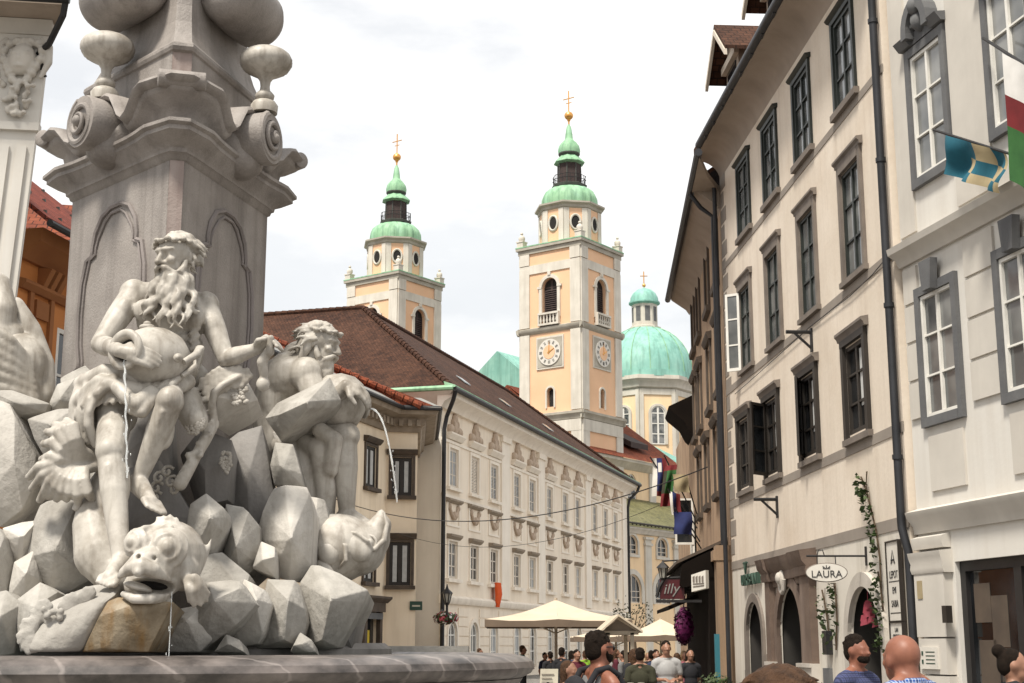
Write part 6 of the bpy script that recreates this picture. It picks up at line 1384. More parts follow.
m.cap(W(165, 296, 9.14), SL, .085, .085); m.cap(W(182, 300, 9.14), SR, .085, .08); m.ell(SL, (.098, .095, .1)); m.ell(SR, (.09, .09, .1))
EL = W(100, 344, 8.82); m.cap(SL, SL.lerp(EL, .45), .085, .082); m.cap(SL.lerp(EL, .45), EL, .082, .06); m.ell(SL.lerp(EL, .4) + Vector((.01, -.03, 0)), (.065, .06, .11), Euler((0, .5, 0)))
WL = W(121, 351, 8.50); m.cap(EL, EL.lerp(WL, .35), .06, .064); m.cap(EL.lerp(WL, .35), WL, .064, .042)
hand(m, WL, Vector((.97, .02, -.22)), Vector((.05, .8, -.35)), .26, 1.4, 1)
ER = W(226, 359, 9.02); m.cap(SR, SR.lerp(ER, .45), .078, .076); m.cap(SR.lerp(ER, .45), ER, .076, .055); m.ell(SR.lerp(ER, .42) + Vector((0, -.03, 0)), (.06, .055, .1), Euler((0, -.35, 0)))
WR = W(256, 349, 8.95); m.cap(ER, ER.lerp(WR, .35), .056, .06); m.cap(ER.lerp(WR, .35), WR, .06, .038)
hand(m, WR, Vector((.8, -.2, .5)), Vector((.5, -.3, -.75)), 1.0, 1.3, -1)
# thighs, knees, calves
H1, K1, A1 = W(120, 388, 9.05), W(110, 452, 8.52), W(121, 560, 8.32)
m.cap(H1, K1, .135, .088); m.ell(H1.lerp(K1, .4), (.135, .16, .16)); m.ell(K1 + Vector((0, -.025, 0)), (.078, .07, .085)); m.cap(K1, K1.lerp(A1, .38), .078, .082); m.cap(K1.lerp(A1, .38), A1, .08, .05); m.ell(K1.lerp(A1, .33) + Vector((.025, .05, 0)), (.06, .07, .16)); foot(m, A1, W(104, 586, 8.12), s=1.15)
H2, K2, A2 = W(162, 388, 9.05), W(170, 402, 8.6), W(139, 480, 8.68)
m.cap(H2, K2, .13, .088); m.ell(K2 + Vector((0, -.02, .01)), (.08, .075, .085)); m.cap(K2, K2.lerp(A2, .38), .08, .08); m.cap(K2.lerp(A2, .38), A2, .078, .046); m.ell(K2.lerp(A2, .33) + Vector((.02, .05, 0)), (.06, .065, .13)); foot(m, A2, W(157, 512, 8.42), (.4, -.2, .9), s=1.1)
for sx_ in (-1, 1):   # collar bones, serratus, kneecaps, shins
    m.cap(W(172 + sx_ * 5, 300, 8.98), W(172 + sx_ * 24, 296, 9.0), .02, .016)
    for r_ in range(3): m.cap(W(176 + sx_ * 22, 328 + r_ * 8, 9.0), W(176 + sx_ * 14, 334 + r_ * 8, 8.965), .02, .014)
for (k1, a1) in ((K1, A1), (K2, A2)): m.ell(k1 + Vector((0, -.075, .01)), (.04, .025, .05)); m.cap(k1.lerp(a1, .15) + Vector((0, -.07, 0)), k1.lerp(a1, .8) + Vector((0, -.045, 0)), .022, .014)
sculpt(m, 'body', M['statue'], gd, .0095, 2)
m = MB()
for x, y, d, ln, am, r_ in [(-.05, .06, (-.35, 0, -1), .30, .03, .028), (-.03, .085, (-.2, -.05, -1), .34, .034, .03), (0, .09, (.02, -.08, -1), .36, .03, .031), (.03, .085, (.12, -.05, -1), .38, .034, .03), (.05, .06, (.3, 0, -1), .36, .03, .03), (.066, .03, (.42, 0, -1), .30, .028, .028), (-.06, .03, (-.45, -.05, -1), .24, .03, .026), (.045, .08, (.22, -.12, -1), .40, .032, .028), (.074, .0, (.3, .05, -1), .24, .02, .024), (-.04, .08, (-.3, -.1, -1), .28, .034, .027)]:
    for q in range(2): curl(m, hp_(x + .012 * q, y, -.085 - .02 * q), d, ln * (1 - .12 * q), am, r_, 11, random.uniform(0, 6))
he(m, hp_(0, .055, -.115), (.056, .045, .045))
for sx_ in (-1, 1):
    m.tube([hp_(.003 * sx_, .118, -.052), hp_(.028 * sx_, .108, -.06), hp_(.052 * sx_, .08, -.085), hp_(.066 * sx_, .055, -.115)], [.012, .02, .019, .008], 8); m.tube([hp_(.078 * sx_, .005, -.02), hp_(.076 * sx_, .02, -.06), hp_(.066 * sx_, .045, -.09)], [.014, .024, .03], 8)
sculpt(m, 'beard', M['statue'], gd, .0085, 1)
def wreath_hair(m, ln, band):
    he(m, hp_(0, -.045, .05), (.09, .09, .09))
    for q in range(60):
        a = random.uniform(-2.9, 2.9); e_ = random.uniform(-.6, 1.35); c = Vector((math.sin(a) * math.cos(e_), -math.cos(a) * math.cos(e_), math.sin(e_)))
        if c.y > .25 and c.z < .8: continue
        p = hp_(c.x * .09, c.y * .105 - .02, c.z * .1 + .035); curl(m, p, rt_ * c.x * .5 - fw * .6 + upv * (-.55 + .3 * c.z), random.uniform(*ln), .016, .018, 6, random.uniform(0, 6), tuple(p - HEAD))
    if band:
        for q in range(17): a = q / 16 * math.pi * 2 - math.pi; he(m, hp_(math.sin(a) * .094, math.cos(a) * .106 - .012, .07 + .008 * (q % 2) + .012 * math.cos(a)), (.02, .02, .0145), 8, 6)
wreath_hair(m := MB(), (.07, .12), True)
m.tube([hp_(-.07, .03, .07), hp_(-.10, .035, .09), hp_(-.115, .03, .075), hp_(-.11, .04, .055)], [.016, .02, .018, .01], 8)
sculpt(m, 'hair_wreath', M['statue'], gd, .0085, 1)
# urn held on the lap
UC = W(153, 358, 8.76); ua = Vector((-.42, -.86, .02)).normalized()
m = MB(); m.lathe([(.02, -.24), (.09, -.225), (.155, -.18), (.19, -.11), (.2, -.02), (.19, .06), (.16, .13), (.12, .17), (.095, .195), (.1, .22), (.125, .245), (.13, .265), (.115, .28), (.085, .275), (.07, .25), (.065, .12), (.001, .1)], 40, UC, ua, caps=False)
ur = m.build('urn', M['statue'], gd, 60)
m = MB(); m.lathe([(.066, .235), (.001, .23)], 24, UC, ua, caps=False); m.build('urn_mouth_shade', M['hole'], ur)
m = MB(); q = W(178, 358, 8.62); m.ell(q, .03); m.ell(q + Vector((.005, -.02, 0)), .018); q = W(147, 327, 8.78); m.ell(q, (.05, .03, .022)); m.ell(q + UPZ * .02, (.025, .02, .02)); m.build('urn_boss', M['statue'], ur, 60); m = MB(); m.tube([W(184, 362, 8.7), W(196, 355, 8.75), W(200, 348, 8.85), W(196, 366, 8.82), W(182, 376, 8.75)], [.02, .026, .03, .022, .014], 10); m.build('urn_handle', M['statue'], ur, 60)
# drapery over the lap and beside the leg
m = MB()
dr_ = [([W(190, 372, 9.0), W(165, 386, 8.8), W(135, 378, 8.7), W(105, 372, 8.75), W(82, 384, 8.85)], .055), ([W(188, 382, 8.9), W(160, 396, 8.72), W(128, 388, 8.62), W(100, 382, 8.68), W(80, 400, 8.78)], .05),
       ([W(84, 380, 8.85), W(76, 404, 8.8), W(75, 430, 8.82), W(84, 455, 8.88)], .045), ([W(90, 380, 8.8), W(82, 410, 8.72), W(82, 438, 8.74), W(94, 458, 8.8)], .035), ([W(98, 382, 8.75), W(90, 400, 8.64), W(88, 425, 8.64), W(96, 444, 8.7)], .03),
       ([W(150, 392, 8.62), W(136, 404, 8.55), W(128, 398, 8.56), W(118, 388, 8.6)], .045), ([W(155, 395, 8.62), W(142, 412, 8.56), W(133, 409, 8.58)], .04), ([W(110, 376, 8.78), W(92, 392, 8.7), W(80, 416, 8.74)], .04), ([W(130, 372, 8.75), W(112, 380, 8.66), W(98, 394, 8.62)], .035)]
for pts, r_ in dr_: m.chain(pts, [r_] * len(pts))
m.ell(W(122, 386, 8.8), (.2, .1, .09)); m.ell(W(160, 384, 8.85), (.17, .12, .08)); m.ell(W(88, 412, 8.83), (.09, .09, .2))
for k_ in range(11):
    t_ = k_ / 10; m.chain([W(186 - 84 * t_, 371 + 4 * math.sin(t_ * 5), 8.86 - .12 * math.sin(3 * t_)), W(172 - 80 * t_, 384 + 6 * t_, 8.68), W(160 - 78 * t_, 396 + 14 * t_ * (1 - .3 * t_), 8.6 + .06 * t_)], [.02, .024, .016])
for k_ in range(5): m.chain([W(102 - 4 * k_, 384 + k_ * 2, 8.62 + .02 * k_), W(90 - 3 * k_, 412, 8.62 + .03 * k_), W(92 - 4 * k_, 440 + 3 * (k_ % 2), 8.68 + .03 * k_)], [.018, .022, .016])
sculpt(m, 'drapery', M['statue'], gd, .0095, 2)
m = MB(); m.chain([W(268, 352, 8.9), W(262, 362, 8.92), W(264, 374, 8.95)], [.03, .035, .03]); m.chain([W(271, 338, 8.86), W(270, 352, 8.88)], [.022, .03]); m.ell(W(263, 384, 8.96), (.045, .04, .05))
sculpt(m, 'held_fish', M['statue'], gd, .01, 2)

# second river god, in profile at the right
g2 = thing('river_god_statue', W(330, 520, 10.4), 'bearded marble river god in profile bending over his urn above an upturned fish', 'statue')
m = MB(); HEAD = W(322, 344, 10.4); fw = Vector((.92, -.28, -.28)).normalized(); rt_ = Vector((-.33, -.94, 0)).normalized(); upv = rt_.cross(fw).normalized(); upv = upv if upv.z > 0 else -upv; HM = Matrix((rt_, fw, upv)).transposed()
HS = 1.22; head(m)
m.cap(hp_(0, -.03, -.08), W(302, 356, 10.52), .08, .1)
m.chain([W(300, 360, 10.55), W(284, 382, 10.6), W(277, 412, 10.62), W(283, 440, 10.6)], [.15, .20, .2, .2]); m.ell(W(290, 378, 10.5), (.2, .2, .2)); m.ell(W(276, 398, 10.5), (.13, .12, .2))
S2 = W(306, 374, 10.32); m.cap(W(296, 366, 10.5), S2, .12, .115); m.ell(S2, (.125, .12, .13)); E2 = W(322, 412, 10.22); m.cap(S2, S2.lerp(E2, .5), .105, .098); m.cap(S2.lerp(E2, .5), E2, .098, .075); W2 = W(346, 386, 10.14); m.cap(E2, W2, .074, .05)
hand(m, W2, Vector((.85, 0, -.35)), Vector((-.1, .5, -.8)), .45, 1.4, -1)
S3 = W(310, 372, 10.8); E3 = W(335, 400, 10.85); m.cap(S3, E3, .1, .075); m.cap(E3, W(355, 392, 10.6), .07, .05)
H3_, K3, A3 = W(296, 442, 10.5), W(344, 437, 10.3), W(347, 515, 10.3)
m.cap(H3_, K3, .16, .105); m.ell(K3 + Vector((.02, 0, .01)), (.1, .09, .1)); m.cap(K3, K3.lerp(A3, .4), .095, .095); m.cap(K3.lerp(A3, .4), A3, .093, .056); m.ell(K3.lerp(A3, .32) + Vector((-.05, .02, 0)), (.07, .07, .17)); foot(m, A3, W(378, 532, 10.2), (0, -.1, 1), 1.35)
H4, K4, A4 = W(298, 445, 10.85), W(340, 455, 10.95), W(318, 525, 10.9); m.cap(H4, K4, .15, .1); m.cap(K4, A4, .09, .06)
m.cap(W(288, 366, 10.36), W(272, 420, 10.42), .03, .03); m.ell(W(290, 372, 10.34), (.12, .05, .11)); m.ell(K3 + Vector((.07, -.03, 0)), (.04, .05, .055))
sculpt(m, 'body', M['statue'], g2, .01, 2)
m = MB()
for q in range(24):
    x = random.uniform(-.055, .055); curl(m, hp_(x, .085 - abs(x) * .7, -.085 - random.uniform(0, .03)), Vector((.0 + random.uniform(-.12, .15), x, -1)), random.uniform(.14, .25), .026, .028, 9, random.uniform(0, 6), (1, -.3, 0))
he(m, hp_(0, .055, -.11), (.056, .045, .05))
for sx_ in (-1, 1): m.tube([hp_(.003 * sx_, .118, -.052), hp_(.028 * sx_, .108, -.06), hp_(.052 * sx_, .08, -.085), hp_(.066 * sx_, .055, -.115)], [.012, .02, .019, .008], 8); m.tube([hp_(.078 * sx_, .005, -.02), hp_(.076 * sx_, .02, -.06), hp_(.066 * sx_, .045, -.09)], [.014, .024, .03], 8)
sculpt(m, 'beard', M['statue'], g2, .009, 1)
m = MB(); wreath_hair(m, (.1, .16), True); m.chain([hp_(0, -.1, 0), hp_(.02, -.11, -.06), hp_(.05, -.09, -.11)], [.055, .05, .03]); m.chain([hp_(.07, -.04, .0), hp_(.085, -.05, -.06), hp_(.09, -.06, -.12)], [.04, .04, .025])
sculpt(m, 'hair', M['statue'], g2, .009, 1)
m = MB(); uc = W(342, 403, 10.38); m.lathe([(.02, -.24), (.1, -.22), (.18, -.15), (.215, -.05), (.21, .05), (.17, .12), (.1, .155), (.07, .17), (.085, .185), (.08, .2), (.05, .195), (.045, .15), (.001, .1)], 36, uc, Vector((.85, .35, -.12)), caps=False); m.build('urn', M['statue'], g2, 60)
m = MB()
for pts, r_ in (([W(283, 445, 10.45), W(300, 470, 10.42), W(312, 520, 10.45)], .09), ([W(300, 440, 10.35), W(320, 450, 10.25), W(326, 490, 10.28), W(322, 540, 10.35)], .08), ([W(320, 430, 10.2), W(335, 440, 10.18), W(330, 470, 10.22)], .06), ([W(290, 450, 10.35), W(306, 480, 10.32), W(300, 540, 10.38)], .08)): m.chain(pts, [r_] * len(pts))
for k_ in range(7): m.chain([W(290 + k_ * 6, 440 - k_, 10.3), W(300 + k_ * 5, 470, 10.24 + .01 * k_), W(304 + k_ * 4, 535, 10.3)], [.025, .03, .025])
sculpt(m, 'drapery', M['statue'], g2, .011, 2)

# third statue: only a draped shoulder and knee at the left edge
g3 = thing('river_god_statue', W(0, 400, 9.9), 'white marble river god cut by the left edge, only his draped back and arm showing', 'statue')
m = MB(); m.chain([W(-30, 290, 10.0), W(-14, 320, 10.0), W(-4, 350, 10.0), W(2, 395, 10.0)], [.2, .25, .3, .33]); m.chain([W(-2, 285, 9.9), W(3, 310, 9.85), W(2, 345, 9.85)], [.09, .1, .08]); m.ell(W(-35, 232, 9.95), (.1, .12, .13)); m.cap(W(-33, 245, 9.97), W(-28, 280, 10), .08, .12); m.chain([W(-60, 300, 9.9), W(-80, 345, 9.8), W(-50, 380, 9.6)], [.11, .09, .06]); m.chain([W(-20, 395, 9.9), W(-50, 420, 9.5), W(-45, 520, 9.4)], [.17, .12, .07])
m.chain([W(8, 312, 10.0), W(22, 335, 10.0), W(32, 368, 10.0), W(36, 392, 9.9)], [.1, .13, .13, .1])
sculpt(m, 'body', M['statue'], g3, .012, 3)
m = MB()
for q in range(7): m.chain([W(-40, 318 + q * 13, 9.7), W(-8, 326 + q * 12, 9.62), W(12, 340 + q * 10, 9.64 + .01 * q), W(30 + q, 362 + q * 7, 9.76), W(42, 385 + q * 4, 9.88)], [.028, .032, .032, .03, .024])
m.ell(W(14, 366, 9.86), (.24, .16, .24)); m.chain([W(16, 305, 9.95), W(30, 330, 9.95), W(42, 365, 9.95), W(44, 395, 9.9)], [.06, .08, .09, .08])
sculpt(m, 'drapery', M['statue'], g3, .016, 3)

# ------------------------------------------------------------------ dolphins
d1 = thing('dolphin_statue', W(165, 600, 8.3), 'open mouthed carved marble dolphin with bulging eyes spitting water under the god foot', 'statue')
C = W(170, 556, 8.28); m = MB()
m.ell(C, (.205, .21, .205)); m.ell(W(160, 552, 8.2), (.16, .14, .17)); m.ell(W(183, 572, 8.2), (.1, .13, .11)); m.ell(W(150, 585, 8.2), (.15, .13, .1))
# beak: broad upper lip with a central ridge, hanging lower lip
m.chain([W(121, 576, 7.98), W(130, 568, 7.93), W(142, 565, 7.92), W(153, 570, 7.94), W(164, 580, 8.02), W(175, 588, 8.13)], [.024, .034, .042, .042, .034, .022]); m.chain([W(124, 572, 7.97), W(140, 562, 7.99), W(152, 560, 8.02), W(164, 570, 8.06)], [.03, .06, .07, .06]); m.chain([W(138, 572, 7.9), W(146, 560, 7.98), W(150, 546, 8.05)], [.03, .032, .03])
m.chain([W(124, 594, 8.02), W(134, 599, 7.97), W(150, 599, 7.97), W(164, 595, 8.06), W(175, 589, 8.15)], [.022, .028, .03, .026, .02]); m.ell(W(150, 602, 8.12), (.13, .11, .045))
for (x, y, s_) in ((167.5, 548, 1), (136.5, 543, .75)):
    q = W(x, y, 8.06 if s_ == 1 else 8.06); N_ = Vector((.15, -1, .12)) if s_ == 1 else Vector((-.5, -.85, .12)); N_.normalize(); a_ = N_.orthogonal().normalized(); b_ = N_.cross(a_)
    m.ell(q + N_ * .03, .05 * s_); m.ell(q - N_ * .075, .12 * s_)
    for r_, th_, off in ((.072, .0155, .036), (.106, .0155, .008)): m.tube([q + N_ * off + (a_ * math.cos(t_ * math.pi / 12) + b_ * math.sin(t_ * math.pi / 12)) * r_ * s_ for t_ in range(25)], th_ * s_, 7)
for (x0, y0, x1, y1) in ((143, 545, 160, 527), (148, 543, 167, 525), (153, 540, 173, 526), (138, 534, 152, 526)): m.chain([W(x0, y0, 8.06), W((x0 + x1) / 2 - 1, (y0 + y1) / 2 - 2, 8.07), W(x1, y1, 8.12)], [.014, .018, .012])
for (x, y) in ((166, 520), (172, 519), (178, 522), (160, 521)): m.chain([W(x, y + 6, 8.2), W(x - 2, y - 3, 8.2)], [.026, .014])
for k_ in range(9): q = W(126 + k_ * 5.4, 576.5 + (abs(k_ - 3) * .9), 7.955 + .012 * abs(k_ - 2.5)); m.cap(q, q - UPZ * .022, .013, .008, 8)
# fins
for x_, y_ in ((201, 580), (206, 586), (209, 594), (207, 601), (201, 605), (194, 606), (189, 601)): m.chain([W(187, 579, 8.1), W((187 + x_) / 2 + 1, (579 + y_) / 2 - 2, 8.04), W(x_, y_, 8.08)], [.026, .026, .014])
for k_ in range(5): m.tube([W(196, 575, 8.35), W(203 + k_, 562 - k_ * 3, 8.34), W(208 + k_, 550 - k_ * 3, 8.36)], [.026, .02, .006], 8)
# body going back behind the leg, then up to the tail
m.chain([C, W(140, 575, 8.6), W(112, 572, 8.62), W(100, 555, 8.66), W(94, 525, 8.74), W(95, 498, 8.82), W(104, 476, 8.82), W(106, 466, 8.8)], [.2, .13, .13, .155, .13, .095, .06, .045])
cutm = MB(); cutm.ell(W(149, 585, 8.0), (.165, .16, .042), Euler((0, .14, 0)), 24, 16)
for x, y in ((138, 556.5), (153, 558)): cutm.ell(W(x, y, 7.94), (.014, .06, .018), None, 10, 8)
sculpt(m, 'body', M['statue'], d1, .0095, 1, cut=cutm)
m = MB(); m.ell(W(138, 587, 8.06), (.085, .08, .026), Euler((0, .3, 0))); m.build('tongue', M['statue'], d1, 80)
m = MB()
root = W(104, 466, 8.78)
fan = [((80, 452), (66, 428), (54, 424)), ((76, 455), (58, 432), (46, 432)), ((72, 458), (52, 442), (43, 444)), ((82, 450), (74, 426), (66, 420)), ((70, 462), (50, 456), (41, 460)), ((66, 463), (40, 466), (28, 478)), ((66, 465), (44, 474), (31, 490)), ((68, 467), (50, 480), (39, 502)), ((70, 468), (56, 486), (48, 498)), ((73, 469), (62, 490), (56, 500)), ((76, 470), (70, 492), (66, 500)), ((80, 470), (78, 494), (78, 504)), ((85, 470), (88, 492), (92, 500))]
for i, (a, b, c) in enumerate(fan):
    mid = W((104 + a[0]) / 2, (466 + a[1]) / 2 - 1, 8.74); m.tube([root, mid, W(*a, 8.68), W((a[0] + b[0]) / 2 - 2, (a[1] + b[1]) / 2, 8.62), W(*b, 8.62), W(*c, 8.7)], [.03, .034, .034, .036, .034, .024], 9)
    if i: p_ = fan[i - 1]; m.tube([root, W((a[0] + p_[0][0]) / 2, (a[1] + p_[0][1]) / 2, 8.74), W((b[0] + p_[1][0]) / 2, (b[1] + p_[1][1]) / 2, 8.69)], [.03, .034, .03], 8)
m.tube([W(106, 468, 8.8), W(88, 505, 8.78), W(82, 512, 8.74), W(76, 508, 8.7), W(80, 500, 8.7)], [.04, .03, .03, .03, .02], 8)
sculpt(m, 'tail_fin', M['statue'], d1, .0085, 2)
m = MB(); m.ell(W(150, 585, 8.16), (.13, .04, .034), Euler((0, .14, 0))); m.build('mouth_shade', M['hole'], d1, 80)
d2 = thing('dolphin_statue', W(340, 585, 10.1), 'smooth carved marble fish with upturned snout under the foot of the god in profile', 'statue')
m = MB(); m.chain([W(306, 545, 10.35), W(322, 546, 10.2), W(340, 548, 10.1), W(358, 548, 10.1), W(372, 540, 10.1), W(380, 526, 10.1), W(381, 514, 10.1)], [.2, .23, .245, .2, .13, .085, .035])
m.ell(W(336, 556, 10.05), (.2, .17, .19)); sculpt(m, 'body', M['statue'], d2, .0115, 12)
q = W(369, 543, 9.955); m = MB(); m.ell(q, .034); m.tube([q + Vector((math.cos(t_ * .5) * .052, .0, math.sin(t_ * .5) * .052)) for t_ in range(14)], .011, 7); m.build('eye', M['statue'], d2, 80)
m = MB(); m.ell(W(352, 547, 9.93), (.15, .055, .085), Euler((0, .5, 0)), 24, 16); m.ell(W(330, 553, 9.9), (.085, .05, .085), None, 20, 14); m.tube([W(344, 531, 9.93), W(356, 533, 9.9), W(368, 541, 9.9), W(374, 551, 9.94)], [.01, .014, .014, .008], 8); m.tube([W(338, 570, 9.93), W(346, 560, 9.86), W(345, 546, 9.87), W(338, 538, 9.9)], [.012, .018, .018, .01], 8); sculpt(m, 'gill_fin', M['statue'], d2, .009, 2)
m = MB(); m.chain([W(322, 566, 9.93), W(329, 577, 9.84), W(336, 584, 9.8), W(342, 586, 9.8)], [.055, .05, .045, .03]); m.ell(W(338, 588, 9.8), (.05, .04, .03)); m.ell(W(332, 584, 9.79), (.04, .03, .03)); sculpt(m, 'side_fin', M['statue'], d2, .0115, 3)
m = MB(); m.chain([W(364, 550, 9.98), W(375, 549, 9.95), W(384, 540, 9.97), W(387, 525, 10.0), W(384, 513, 10.03)], [.014, .02, .02, .016, .01]); m.build('lip', M['statue'], d2, 80)

# ------------------------------------------------------------------ water jets
def jet(pts, r_, label, drops):
    m = MB(); n = len(pts); m.tube(pts, [r_ * (.7 + .6 * random.random()) for _ in pts], 6)
    for k_ in range(drops):
        i = random.randrange(n // 2, n - 1); q = pts[i].lerp(pts[i + 1], random.random()); m.ell(q + Vector((random.gauss(0, .012), random.gauss(0, .01), 0)), (.003, .003, random.uniform(.004, .012)), None, 6, 5)
    tag(m.build('water_jet', M['water'], None, 80), label, 'water')
t0 = UC + ua * .26 + Vector((0, 0, -.05)); t1 = W(127, 478, 8.45)
jet([t0 + Vector(((t1.x - t0.x) * k_ / 24 + .004 * math.sin(k_ * 1.7), (t1.y - t0.y) * math.sqrt(k_ / 24), (t1.z - t0.z) * (k_ / 24) ** 1.3)) for k_ in range(25)], .0062, 'thin straight water jet falling from the urn of the god facing the square', 20)
t0 = uc + Vector((.85, .35, -.12)).normalized() * .19
jet([t0 + Vector((.24 * math.sqrt(k_ / 26), 0, -.7 * (k_ / 26) ** 1.4)) for k_ in range(27)], .0068, 'thin curved water jet from the urn of the god in profile', 26)
t0 = W(172, 592, 8.05)
jet([t0 + Vector((0, 0, -.35 * k_ / 10)) for k_ in range(11)], .003, 'fine drip falling from the corner of the dolphin mouth', 5)
# ------------------------------------------------------------------ parasols, stall, tables, lamp
def parasol(c, w, d, ztop, zrim, label):
    rt = thing('parasol', (c[0], c[1], 0), label, 'parasol', 'cream parasols of the street cafe')
    m = MB(); x, y = c; N = 8; top = Vector((x, y, ztop))
    rim_ = []
    for i in range(4):
        a = [(-1, -1), (1, -1), (1, 1), (-1, 1)][i]; b = [(1, -1), (1, 1), (-1, 1), (-1, -1)][i]
        P0 = Vector((x + a[0] * w / 2, y + a[1] * d / 2, zrim)); P1 = Vector((x + b[0] * w / 2, y + b[1] * d / 2, zrim))
        rim_.append((P0, P1))
        for p, q in ((P0, P0.lerp(P1, .5)), (P0.lerp(P1, .5), P1)):
            R_ = 6
            for j in range(R_):
                def g(u, t): e = p.lerp(q, u); z = Vector((e.x, e.y, e.z)).lerp(top, t); sag = -.09 * math.sin(math.pi * t) * 1 - .05 * math.sin(math.pi * u) * (1 - t); return z + UPZ * sag
                t0_, t1_ = j / R_, (j + 1) / R_
                for u_ in range(3): m.poly(g(u_ / 3, t0_), g((u_ + 1) / 3, t0_), g((u_ + 1) / 3, t1_), g(u_ / 3, t1_))
    m.build('canopy', M['canvas'], rt, 25)
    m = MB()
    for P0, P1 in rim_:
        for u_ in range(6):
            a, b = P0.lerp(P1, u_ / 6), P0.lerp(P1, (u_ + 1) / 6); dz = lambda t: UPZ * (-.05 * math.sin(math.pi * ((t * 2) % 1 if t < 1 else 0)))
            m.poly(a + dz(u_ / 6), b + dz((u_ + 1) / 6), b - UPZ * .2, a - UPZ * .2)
    m.build('shade_valance', M['canvas_under'], rt, 25)
    m = MB(); m.tube([(x, y, 0), (x, y, ztop + .05)], .045, 10); m.box((x, y, .06), (.8, .8, .12)); m.build('pole', M['wood_pale'], rt)
    m = MB()
    for P0, P1 in rim_:
        for e in (P0, P0.lerp(P1, .5)): m.tube([Vector((x, y, ztop - .15)), e.lerp(top, .04) - UPZ * .06], .018, 5); m.tube([Vector((x, y, zrim - .35)), e.lerp(top, .45) - UPZ * .15], .016, 5)
    m.build('rib', M['wood_pale'], rt)
    return rt
pc = W(556, 645, 40)
parasol((pc.x, 40), 3.85, 4.3, 2.86, 2.3, 'large cream square parasol nearest the fountain basin')
pc = W(661, 645, 52); parasol((pc.x, 52), 3.0, 3.0, 2.55, 1.98, 'smaller cream parasol near the dark cafe front and flowers')
pc = W(616, 645, 56); parasol((pc.x, 56), 3.4, 3.4, 2.5, 1.95, 'cream parasol half hidden behind the gabled stall')
# gabled stall
stl = thing('market_stall', W(604, 645, 28), 'small gabled wooden stall with a pale roof frame beside the large parasol', 'stall')
c0 = W(616, 645, 28); x0, x1 = c0.x - .30, c0.x + .40; zr = W(612, 617, 28).z; ze = W(600, 633, 28).z; xm = (x0 + x1) / 2
m = MB()
for x in (x0 + .12, x1 - .12):
    for y in (27.6, 29.2): m.box((x, y, ze / 2), (.07, .07, ze))
m.box((xm, 27.6, ze), (x1 - x0, .07, .07)); m.box((xm, 29.2, ze), (x1 - x0, .07, .07)); m.box((xm, 28.4, .9), (x1 - x0 - .2, 1.5, .05)); m.build('frame', M['wood_pale'], stl)
m = MB(); rg_ = Vector((xm - .04, 27.3, zr))
for xe in (x0 - .04, x1 + .06): m.prism([Vector((xm - .04, 27.3, zr)), Vector((xe, 27.3, ze)), Vector((xe, 29.5, ze)), Vector((xm - .04, 29.5, zr))], (0, 0, .04))
m.build('roof', M['canvas'], stl)
m = MB(); m.prism([Vector((xm - .04, 27.65, zr - .05)), Vector((x0, 27.65, ze + .02)), Vector((x1, 27.65, ze + .02))], (0, .03, 0)); m.build('gable', M['soffit'], stl)
# menu board
mb0 = W(548, 676, 14); mbt = thing('menu_board', (mb0.x, 14, 0), 'pale menu board standing at the right end of the fountain basin', 'board')
m = MB(); m.prism([Vector((mb0.x - .09, 14, 1.1)), Vector((mb0.x + .09, 14, 1.1)), Vector((mb0.x + .10, 14.06, 1.42)), Vector((mb0.x - .07, 14.06, 1.42))], (0, .02, 0)); m.build('board', M['paper'], mbt)
m = MB(); m.tube([(mb0.x, 14.05, 0), (mb0.x, 14.05, 1.3)], .02, 8); m.box((mb0.x, 14.05, .02), (.35, .35, .04)); m.build('stand', M['dark_metal'], mbt)
m = MB()
for k_ in range(7): m.prism([Vector((mb0.x - .06, 13.999 + .0075 * k_ - .002, 1.15 + .036 * k_)), Vector((mb0.x + .06 - .01 * (k_ % 3), 13.999 + .0075 * k_ - .002, 1.15 + .036 * k_)), Vector((mb0.x + .06 - .01 * (k_ % 3), 14.001 + .0075 * k_ - .002, 1.158 + .036 * k_)), Vector((mb0.x - .06, 14.001 + .0075 * k_ - .002, 1.158 + .036 * k_))], (0, -.004, 0))
m.build('printed_lines', M['stonefr'], mbt)
# cafe tables
def table(px, Y, label):
    c = W(px, 645, Y); rt = thing('cafe_table', (c.x, Y, 0), label, 'table', 'cafe tables along the street')
    m = MB(); m.box((c.x, Y, 1.08), (.7, .7, .04)); m.build('table_top', M['wood_pale'], rt); m = MB(); m.tube([(c.x, Y, .02), (c.x, Y, 1.06)], .035, 8); m.lathe([(.25, 0), (.25, .02), (.05, .05)], 16, (c.x, Y, 0)); m.build('leg', M['dark_metal'], rt)
    m = MB()
    for k_ in range(4): m.lathe([(.03, 0), (.04, .12), (.038, .12), (.02, .02)], 10, (c.x - .2 + .13 * k_, Y - .1 + .08 * (k_ % 2), 1.1))
    tag(m.build('glassware', M['lampglass']), 'glasses standing on the ' + label, 'glasses')
table(624, 17, 'tall cafe table behind the man with the backpack')
